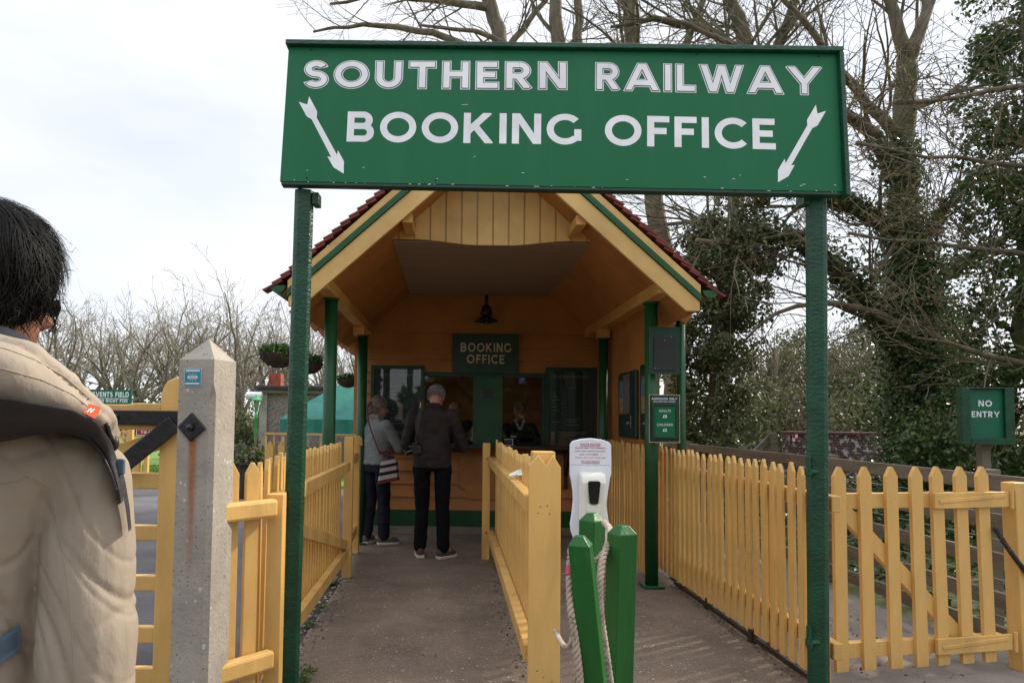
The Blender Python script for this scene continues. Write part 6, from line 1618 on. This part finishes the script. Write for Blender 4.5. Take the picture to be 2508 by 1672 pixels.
# woman in grey fleece at the counter
wl = gnd(862, 1249)
pw, T2, fin, (zs, zh, hc, hm, s) = person('person', 'woman in grey fleece and dark trousers with sunglasses, standing sideways at the counter', (wl[0], wl[1], 0), R(42), 1.655, .19,
    [(-.25, .05, 1.06), (.235, .12, 1.06)], [(-.13, .28, 1.12), (.10, .40, 1.115)], [(-.10, -.04), (.085, .05)], [R(-20), R(32)], R(78), R(12), 'fleece', 'navy', 'shoe', 'skin', 'hairgrey', hem=.535, hstyle='bob', hoff=(.0, .03, -.01), collar=True)
t = MB()
for q in (-1, 1): t.ell(T2((q*.034, .088, .008)), np.array((.029, .010, .021))*s, 12, 8, rot=hm); t.tube([T2((q*.06, .085, .014)), T2((q*.08, .03, .014)), T2((q*.083, -.02, .01))], .004, 6)
t.tube([T2((-.012, .096, .012)), T2((.012, .096, .012))], .004, 6); fin(t); t.build('sunglasses', M['lens'], pw, smooth=True)
# her striped bag
bc = at(893, 1078, wl[1]-.12)
bg_ = thing('shoulder_bag', 'black and off-white striped shoulder bag with dark red strap on the woman in grey', 'bag', bc)
tl = R(-18); cb, sb = math.cos(tl), math.sin(tl)
def bagpt(a, b, c): return (bc[0]+a*cb-b*sb*0+b*.0, bc[1]+c, bc[2]+b+a*math.sin(-tl)*.62)
for i, (m_, z0, z1) in enumerate((('redstrap', -.135, -.095), ('whitestripe', -.095, -.05), ('blackstripe', -.05, -.012), ('whitestripe', -.012, .03), ('blackstripe', .03, .066), ('whitestripe', .066, .105))):
    t = MB(); wdt = lambda z: .125-.03*(z+.135)/.24
    vs = []
    for z in (z0, z1):
        w_ = wdt(z)
        for a, c_ in ((-w_, -.02), (-w_*.85, -.055), (w_*.85, -.055), (w_, -.02), (w_, .03), (-w_, .03)): vs.append(bagpt(a, z, c_))
    t.add(vs, [(0, 1, 2, 3, 4, 5)[::-1], (6, 7, 8, 9, 10, 11)]+[(j, (j+1) % 6, 6+(j+1) % 6, 6+j) for j in range(6)])
    t.build('leather_base' if i == 0 else 'stripe_band', M[m_], bg_)
t = MB()
dq = wl[1]
sp_pts = [at(898, 1035, dq-.17), at(872, 1040, dq-.2), at(858, 1005, dq-.19), at(845, 965, dq-.175), at(842, 935, dq-.15), at(855, 922, dq-.05), at(880, 935, dq+.05)]
pp, rr_ = densify(sp_pts, [.008]*7, .03, np.random.default_rng(1), 0)
t.tube(pp, .009, 6); t.tube([at(870, 1038, dq-.2), at(895, 1046, dq-.2), at(905, 1052, dq-.18)], .012, 6); t.tube([at(905, 1052, dq-.18), at(893, 1020, dq-.16), at(888, 1010, dq-.1)], .007, 6)
t.build('strap', M['redstrap'], bg_)

# man in dark jacket
ml = gnd(990, 1280)
pm, T3, fin3, (zs3, zh3, hc3, hm3, s3) = person('person', 'grey-haired man in brown-black jacket seen from behind with bowed head at the counter', (ml[0], ml[1], 0), R(8), 1.80, .235,
    [(-.30, .10, 1.14), (.30, .12, 1.12)], [(-.14, .38, 1.13), (.16, .38, 1.10)], [(-.118, .02), (.125, -.01)], [R(-18), R(40)], R(14), R(34), 'brownjk', 'blacktr', 'shoered', 'skin', 'hairsilver', gut=.035, hem=.505, hstyle='short', hoff=(.02, .085, -.055), collar=True)
cm = thing('camera', 'black camera hanging at the left hip of the man in the dark jacket', 'camera', at(951, 1032, ml[1]-.1))
q = at(951, 1032, ml[1]-.12)
t = MB(); t.box((q[0]-.05, q[1]-.03, q[2]-.045), (q[0]+.075, q[1]+.035, q[2]+.045)); t.box((q[0]-.02, q[1]-.025, q[2]+.0455), (q[0]+.035, q[1]+.025, q[2]+.07)); t.build('body', M['black'], cm, bevel=.01)
t = MB(); t.tube([q+V(-.03, -.02, -.01), q+V(-.085, -.05, -.03)], .034, 16); t.build('lens', M['lens'], cm)
t = MB(); pth, _ = densify([q+V(.05, .03, .04), at(957, 1000, ml[1]-.17), at(962, 960, ml[1]-.16), at(968, 925, ml[1]-.125), at(975, 905, ml[1]-.03), at(985, 900, ml[1]+.06)], [.01]*6, .03, np.random.default_rng(2), 0)
for i in range(len(pth)-1): t.bar(pth[i], pth[i+1]+(pth[i+1]-pth[i])*.1, .034 if 2 < i < len(pth)-5 else .012, .005, up=(0, -1, .2))
t.build('strap', M['webbing'], cm)
t = MB(); a_, b_ = at(963.5, 948, ml[1]-.172), at(967, 918, ml[1]-.152); t.bar(a_*.6+b_*.4, b_*.8+a_*.2, .010, .004, up=(0, -1, .2)); t.build('strap_lettering', M['orangetag'].copy(), cm)
M['strapyellow'] = surf('yellow_strap_print', (.65, .32, .01), .5, .05)
for c_ in cm.children:
    if c_.name.startswith('strap_lettering'): c_.data.materials[0] = M['strapyellow']

# staff behind the glass
l1 = at(1192, 960, 9.05)
ps, T4, fin4, q4 = person('person', 'staff member in dark jacket and white open collar behind the right ticket window', (l1[0], 9.05, 0), R(180), 1.62, .2, [(-.27, .08, 1.03), (.27, .08, 1.03)], [(-.16, .26, .98), (.16, .26, .98)], [(-.1, 0), (.1, 0)], [0, 0], R(180), R(18), 'staffjk', 'blacktr', 'shoe', 'skin2', 'hairgrey', voxel=.012, hstyle='short')
t = MB()
for q in (-1, 1): t.bar((q*.06, .085, 1.40), (q*.004, .155, 1.27), .03, .008, up=(0, 1, .3))
fin4(t); t.build('collar', M['whitestripe'], ps)
t = MB(); t.box((.05, .14, 1.17), (.12, .148, 1.195)); fin4(t); t.build('name_badge', M['bwhite'], ps)
l2 = at(1046, 960, 8.95)
ps2, T5, fin5, q5 = person('person', 'balding staff member in dark top leaning down behind the left ticket window', (l2[0], 9.05, 0), R(195), 1.66, .2, [(-.27, .08, 1.05), (.27, .08, 1.05)], [(-.16, .26, 1.0), (.16, .26, 1.0)], [(-.1, 0), (.1, 0)], [0, 0], R(195), R(38), 'staffjk', 'blacktr', 'shoe', 'skin', 'hairsilver', voxel=.012, hstyle='bald', hoff=(0, .05, -.03))
t = MB()
for q in (-1, 1): t.bar((q*.06, .085, 1.43), (q*.004, .155, 1.32), .03, .008, up=(0, 1, .3))
fin5(t); t.build('collar', M['whitestripe'], ps2)

# ---- foreground walker, seen from behind at the left edge
FD = 1.15
pf_ = thing('person', 'dark-haired person in beige hooded raincoat, seen from behind at the left edge', 'person', (-.80, 1.18, 0))
def shift(me, o):
    v = np.zeros(len(me.vertices)*3); me.vertices.foreach_get('co', v); me.vertices.foreach_set('co', (v.reshape(-1, 3)-np.array(wloc(o))).reshape(-1)); me.update(); return me
hcw = at(-40, 640, FD); hmw = headmat(R(34), R(6))
hcw = hcw+V(0, 0, -.01)
t = MB(); TF = head(t, hcw, 1.05, hmw)
base_ = V(-.82, 1.17, 0)
cap(t, [(-.80, 1.16, 1.40), (-.79, 1.155, 1.50), hcw+V(0, -.01, -.05)], [.06, .056, .06])
loft(t, [(.86, .14, .10, -.82, 1.19, 2.3), (1.1, .13, .095, -.82, 1.19, 2.3), (1.3, .15, .1, -.82, 1.18, 2.3), (1.40, .12, .07, -.81, 1.18, 2.2)])
for q in (-1, 1):
    hp = (-.82+q*.09, 1.2, .9); kn = (-.82+q*.10, 1.24+q*.1, .48); an = (-.82+q*.1, 1.2+q*.16, .08)
    cap(t, [hp, kn, an], [.08, .052, .04]); cap(t, [an, np.array(an)+V(0, .13, -.03)], [.04, .03])
shR = at(215, 1085, 1.17); elR = at(193, 1640, 1.15); wrR = elR+V(-.115, .20, -.05)
shL = shR+V(-.40, -.02, .0); elL = shL+V(-.05, .0, -.30); wrL = elL+V(.0, .2, -.1)
for q, a, b, c_ in ((1, shR, elR, wrR), (-1, shL, elL, wrL)):
    cap(t, [a, b, c_], [.05, .042, .028]); hand(t, c_, c_-b, (0, 0, 1), 1.02, .6, -q)
link('body', shift(fuse(t, 'body', .008, 2), pf_), M['skin2'], pf_)
# coat
t = MB()
loft(t, [(.80, .185, .16, -.85, 1.19, 2.4), (.95, .178, .155, -.85, 1.19, 2.4), (1.10, .172, .145, -.845, 1.185, 2.4), (1.20, .178, .14, -.835, 1.18, 2.4), (1.32, .195, .125, -.82, 1.175, 2.4), (1.385, .16, .105, -.815, 1.17, 2.3), (1.43, .10, .09, -.81, 1.165, 2.1)])
cap(t, [(-.81, 1.17, 1.37), shR+V(-.035, 0, .005)], [.08, .075]); cap(t, [(-.83, 1.17, 1.37), shL], [.08, .078])
cap(t, [shR+V(-.012, 0, -.01), shR*.55+elR*.45+V(-.002, 0, 0), elR, elR*.2+wrR*.8], [.070, .073, .077, .06], 18); cap(t, [shL, elL, elL*.2+wrL*.8], [.078, .08, .055], 18)
def coatfold(v, nn):
    o = np.zeros(len(v))
    sd_ = unit(elR-shR); 
    for i, p in enumerate(v):
        a = (p-shR) @ sd_                                  # along the upper arm
        arm = 1/(1+math.exp(-(p[0]-(-.665))*60))           # sleeve side
        ph = mnoise.noise(Vector((p[0]*5, p[1]*5, p[2]*4+2)))
        # drag folds across the sleeve, climbing to the outside
        cr = lambda x, k: max(0., 1-abs(math.sin(x))*k)**1.6      # narrow crease
        w_ = a*21+(p[0]+.6)*-16+ph*3.0
        e1_ = .25+.9*math.exp(-((a-.29)/.13)**2)
        f1 = (.5+.5*math.sin(w_*2-.9))*.0045*e1_-cr(w_, 2.8)*.0065*e1_
        w2 = a*15+(p[0]+.6)*21+ph*3.4+1.7
        f2 = -cr(w2, 3.2)*.008*math.exp(-((a-.10)/.13)**2)
        w4 = a*37-(p[0]+.6)*31+ph*6
        f4 = -cr(w4, 3.0)*.0045*max(0, ph+.45)
        # long hanging folds on the back
        f3 = -cr(p[0]*31+ph*3.2+p[2]*4, 2.2)*.010*(1-arm)-cr(p[2]*16+p[0]*9+ph*5, 3)*.005*(1-arm)
        n1 = mnoise.noise(Vector((p[0]*14, p[1]*14, p[2]*9)))*.003
        o[i] = (f1+f2+f4)*arm+f3+n1
    return o
coat = shift(fuse(t, 'coat', .0043, 5, coatfold), pf_)
co = link('coat', coat, M['coat'], pf_)
# hood lying on the shoulders
t = MB()
hoodpts = [(-330, 880, 1.10, .060), (-190, 862, 1.04, .066), (-60, 856, 1.01, .068), (30, 868, 1.012, .060), (105, 898, 1.03, .047), (175, 934, 1.065, .033), (225, 965, 1.105, .024), (244, 1000, 1.15, .018)]
hp_, hr_ = densify([at(x, y, d) for x, y, d, r_ in hoodpts], [q[3] for q in hoodpts], .004, np.random.default_rng(3), 0)
t.tube(hp_, hr_, 18); t.ell(hp_[0], (hr_[0],)*3); t.ell(hp_[-1], (hr_[-1],)*3)
def hoodfold(v, nn):
    o = np.zeros(len(v))
    for i, p in enumerate(v):
        j = int(np.argmin(((hp_-p)**2).sum(1))); dd = p-hp_[j]; an = math.atan2(dd[2], -dd[1]); s_ = j/len(hp_)
        ph = mnoise.noise(Vector((p[0]*9, p[1]*6, p[2]*9)))
        w_ = an*2.6+s_*3.2+ph*1.3
        o[i] = hr_[j]*(.26*max(0, math.sin(w_*.8))**2-.22*(1-abs(math.sin(w_*.55+.6)))**4)+.004*max(0, math.sin(s_*42+an*1.2+ph*5))**3*max(0, s_-.35)*2+mnoise.noise(Vector(p*16))*.002
    return o
link('hood', shift(fuse(t, 'hood', .006, 2, hoodfold), pf_), M['coat'], pf_)
t = MB(); cl = [(-120, 800, 1.1), (0, 806, 1.06), (60, 836, 1.065), (120, 875, 1.085), (180, 922, 1.12), (212, 955, 1.15)]
cp_, cr_ = densify([at(x, y, d) for x, y, d in cl], [.04, .042, .036, .030, .022, .012], .015, np.random.default_rng(4), 0)
t.tube(cp_, cr_, 14); t.ell(cp_[-1], (.018,)*3); link('collar_lining', shift(fuse(t, 'collar_lining', .006, 2), pf_), M['navycollar'], pf_)
# trousers and shoes (below the frame)
t = MB()
loft(t, [(.80, .17, .13, -.82, 1.19, 2.3), (.95, .17, .13, -.82, 1.19, 2.3)])
for q in (-1, 1): cap(t, [(-.82+q*.09, 1.19, .84), (-.82+q*.10, 1.24+q*.1, .48), (-.82+q*.1, 1.2+q*.16, .10)], [.1, .075, .065])
link('trousers', shift(fuse(t, 'trousers', .012, 2), pf_), M['navy'], pf_)
for q in (-1, 1):
    t = MB(); c_ = V(-.82+q*.1, 1.25+q*.16, .045); t.ell(c_, (.048, .14, .045), 14, 8); t.build('shoe', M['shoe'], pf_, smooth=True)
# hair
HR = V(.116, .122, .120)
hq = at(-36, 620, FD)
t = MB(); t.ell(hq, HR*.955, 26, 18)
r2 = np.random.default_rng(9)
crown = unit(V(-.15, -.35, 1))
def onhead(p, k=1.): d = (p-hq)/HR; return hq+d/np.linalg.norm(d)*HR*k
ns, nj = 10500, 9
d = r2.normal(size=(ns, 3)); d /= np.linalg.norm(d, axis=1, keepdims=True)
fwd = V(math.sin(R(34)), math.cos(R(34)), 0)
ok = ~(((d @ fwd) > .60) & (d[:, 2] < .45)) & (d[:, 2] > -.62)
d = d[ok]; ns = len(d)
lock = np.array([[mnoise.noise(Vector(q*3.1)), mnoise.noise(Vector(q*3.1+5)), mnoise.noise(Vector(q*3.1+11))] for q in d])
P_ = np.zeros((ns, nj, 3)); q = hq+d*HR*(.96+.05*r2.uniform(0, 1, (ns, 1))); P_[:, 0] = q
away = d-(d @ crown)[:, None]*crown[None]; away /= np.linalg.norm(away, axis=1, keepdims=True)+1e-6
dr = away+V(0, 0, -.55)+lock*1.25+r2.normal(0, .2, (ns, 3))
ln = r2.uniform(.055, .11, (ns, 1))
lift = .975+.085*(lock[:, :1]+.5)+.06*r2.uniform(0, 1, (ns, 1))**2
for j in range(1, nj):
    dn = (q-hq)/HR; nl = np.linalg.norm(dn, axis=1, keepdims=True); nrm_ = dn/nl
    tdir = dr-(np.sum(dr*nrm_, 1, keepdims=True))*nrm_*.93; tdir /= np.linalg.norm(tdir, axis=1, keepdims=True)
    q = q+tdir*ln/nj
    dn = (q-hq)/HR; nl = np.linalg.norm(dn, axis=1, keepdims=True)
    tgt = lift+.02*j/nj*r2.uniform(-.3, 1.4, (ns, 1)); q = hq+dn/nl*np.where(nl < tgt, nl*.5+tgt*.5, nl)*HR
    dr = dr+V(0, 0, -.10)+.16*np.sin(j*1.1+lock*9)+r2.normal(0, .05, (ns, 3)); P_[:, j] = q
# ends at the nape hang free over the collar; at the right cheek they curl forward
tan = np.gradient(P_, axis=1); nrm2 = P_-hq; sd2 = np.cross(tan, nrm2); sd2 /= np.linalg.norm(sd2, axis=2, keepdims=True)+1e-9
wv = np.linspace(1, .25, nj)[None, :, None]*r2.uniform(.0007, .0015, (ns, 1, 1))
Lf, Rt = P_-sd2*wv, P_+sd2*wv
vs = np.stack([Lf, Rt], 2).reshape(-1, 3)
i0 = (np.arange(ns)[:, None]*nj*2+np.arange(nj-1)[None]*2).reshape(-1, 1)
t.add(vs, np.concatenate([i0, i0+1, i0+3, i0+2], 1))
for k in range(9):                                          # loose curls by the cheek
    a = at(r2.uniform(95, 125), r2.uniform(690, 730), FD-.03); b = at(r2.uniform(120, 146), r2.uniform(715, 745), FD-.02); c_ = at(r2.uniform(105, 135), r2.uniform(755, 772), FD-.02); e_ = at(r2.uniform(95, 120), r2.uniform(755, 765), FD-.02)
    pts, rr_ = densify([a, b, c_, e_], [.0009, .0007, .0005, .0003], .006, r2, .0004); t.tube(pts, rr_, 3, cap=False)
t.build('hair', M['hairblack'], pf_, smooth=True)
# dark glasses: temple arm and right lens
t = MB(); p1_ = at(84, 700, FD+.0)
t.tube([at(44, 690, FD-.0), p1_, at(116, 694, FD+.07)], .003, 6)
t.prism([(0, 0), (.011, .002), (.014, -.012), (.010, -.027), (.0, -.029), (-.006, -.013)], at(118, 690, FD+.06), (1, .25, 0), (0, 0, 1), (-.25, 1, 0), .008)
t.build('glasses', M['lens'], pf_, bevel=.002)

# shoulder strap of the bag, lying on the coat
from mathutils.bvhtree import BVHTree
vv = [tuple(np.array(v.co)+np.array(wloc(pf_))) for v in coat.vertices]; bvh = BVHTree.FromPolygons(vv, [tuple(p.vertices) for p in coat.polygons])
hoodme = [c_ for c_ in pf_.children if c_.name.startswith('hood')][0].data
vv2 = [tuple(np.array(v.co)+np.array(wloc(pf_))) for v in hoodme.vertices]; bvh2 = BVHTree.FromPolygons(vv2, [tuple(p.vertices) for p in hoodme.polygons])
def oncoat(x, y, lift=.012, dflt=1.1):
    v = at(x, y, 1.)-EYE; v = Vector(unit(v)); best = None
    for b in (bvh, bvh2):
        h = b.ray_cast(Vector(EYE), v)
        if h[0] is not None and (best is None or h[3] < best): best = h[3]
    if best is None: return at(x, y, dflt)
    return EYE+np.array(v)*(best-lift)
sb_ = thing('shoulder_bag', 'black padded bag strap with orange tag over the shoulder of the person in beige', 'bag', (-.75, 1.05, 1.35))
def interp_px(pl, n):
    pl = np.array(pl, float); k = np.linspace(0, len(pl)-1, n); return np.stack([np.interp(k, np.arange(len(pl)), pl[:, j]) for j in (0, 1)], 1)
def strip(name, mat, top_, bot_, lift, puff, thick, n=40, rows=9, sm=12):
    """cloth strip laid over the coat and hood"""
    A_, B_ = interp_px(top_, n), interp_px(bot_, n); g = np.zeros((n, rows, 3)); pf2 = np.zeros((n, rows))
    for i in range(n):
        for j in range(rows):
            f_ = j/(rows-1); x, y = A_[i]*(1-f_)+B_[i]*f_; g[i, j] = oncoat(x, y, 0, 1.13); pf2[i, j] = puff*math.sin(math.pi*f_)
    dist = np.linalg.norm(g-EYE, axis=2); dirs = (g-EYE)/dist[..., None]; low = dist.copy()
    for _ in range(sm):
        low[1:-1] = np.minimum(low[1:-1], (low[:-2]+low[2:])/2); low[:, 1:-1] = np.minimum(low[:, 1:-1], (low[:, :-2]+low[:, 2:])/2)
        low[1:-1] = (low[:-2]+2*low[1:-1]+low[2:])/4; low[:, 1:-1] = (low[:, :-2]+2*low[:, 1:-1]+low[:, 2:])/4
    top = EYE+dirs*(low-lift-pf2)[..., None]; bk = EYE+dirs*(low-lift+thick)[..., None]
    t = MB(); o = n*rows
    fs = [(i*rows+j, (i+1)*rows+j, (i+1)*rows+j+1, i*rows+j+1) for i in range(n-1) for j in range(rows-1)]
    fs += [(o+i*rows+j, o+i*rows+j+1, o+(i+1)*rows+j+1, o+(i+1)*rows+j) for i in range(n-1) for j in range(rows-1)]
    for j in (0, rows-1): fs += [(i*rows+j, o+i*rows+j, o+(i+1)*rows+j, (i+1)*rows+j) for i in range(n-1)]
    for i in (0, n-1): fs += [(i*rows+j, i*rows+j+1, o+i*rows+j+1, o+i*rows+j) for j in range(rows-1)]
    t.add(np.concatenate([top.reshape(-1, 3), bk.reshape(-1, 3)]), fs); return t.build(name, M[mat], sb_, smooth=True)
strip('padded_strap', 'webbing', [(-170, 905), (-60, 910), (20, 918), (90, 930), (165, 938), (222, 968), (256, 1014), (274, 1070), (281, 1120), (284, 1150)],
      [(-170, 1025), (-60, 1022), (20, 1012), (87, 998), (150, 995), (198, 1008), (232, 1046), (255, 1092), (268, 1128), (274, 1156)], .030, .008, .036, n=60, rows=11)
strip('strap_piping', 'black', [(-170, 1013), (-60, 1010), (20, 1000), (87, 987), (150, 984), (200, 998), (235, 1036), (258, 1084), (271, 1124)], [(-170, 1018), (-60, 1015), (20, 1005), (87, 992), (150, 989), (198, 1003), (232, 1041), (255, 1089), (268, 1128)], .038, .002, .012, n=50, rows=3)
strip('webbing', 'webbing', [(276, 1060), (288, 1105), (298, 1165), (302, 1215)], [(266, 1066), (278, 1112), (289, 1172), (295, 1220)], .026, .001, .006, n=20, rows=3, sm=4)
strip('lower_webbing', 'steelblue', [(-150, 1560), (-60, 1500), (0, 1462), (46, 1434)], [(-150, 1640), (-60, 1570), (0, 1524), (46, 1492)], .012, .001, .01, n=24, rows=5, sm=6)
t = MB(); q = oncoat(273, 1070, .034, 1.12); t.box((q[0]-.010, q[1]-.004, q[2]-.014), (q[0]+.010, q[1]+.004, q[2]+.012)); t.build('buckle', M['steelblue'], sb_, bevel=.003)
# stitched seams of the coat and hood, drawcord toggle
for pts in ([(-80, 838), (10, 848), (95, 872), (165, 905), (222, 950)], [(-80, 792), (10, 800), (80, 826), (150, 866), (205, 915)], [(64, 1096), (118, 1120), (138, 1230), (156, 1340), (166, 1440), (172, 1600)], [(-60, 1120), (20, 1108), (64, 1096)]):
    k_ = interp_px(pts, 60); ps_ = np.array([oncoat(x, y, -.0004, 1.1) for x, y in k_])
    ps_[1:-1] = (ps_[:-2]+2*ps_[1:-1]+ps_[2:])/4
    t = MB(); t.tube(ps_, .0015, 6); t.build('seam', M['coat'], pf_, smooth=True)
t = MB(); q = [oncoat(246, 975, .008, 1.13), oncoat(252, 1000, .012, 1.13), oncoat(262, 1018, .012, 1.13)]; t.tube(q, .004, 6); t.ell(q[2], (.008, .008, .013), 10, 8); t.build('toggle', M['black'], pf_, smooth=True)
t = MB(); cor = [oncoat(x, y, .03, 1.05) for x, y in ((203, 926), (231, 935), (217, 961), (191, 948))]
t.add(cor+[c_+V(0, .004, 0) for c_ in cor], [(0, 1, 2, 3), (7, 6, 5, 4), (0, 4, 5, 1), (1, 5, 6, 2), (2, 6, 7, 3), (3, 7, 4, 0)]); t.build('tag', M['orangetag'], sb_, bevel=.001)
t = MB(); c0_ = sum(cor)/4+V(0, -.003, 0); e1, e2 = (cor[1]-cor[0]), (cor[3]-cor[0])
for a, b in (((-.22, .25), (-.05, -.25)), ((-.05, -.25), (.05, .2)), ((.05, .2), (.2, -.25))): t.tube([c0_+e1*a[0]+e2*a[1], c0_+e1*b[0]+e2*b[1]], .0009, 5)
t.build('tag_mark', M['bwhite'], sb_)
t = MB(); t.box((-1.35, 1.18, .95), (-1.12, 1.34, 1.28)); t.build('bag_body', M['webbing'], sb_, bevel=.03)
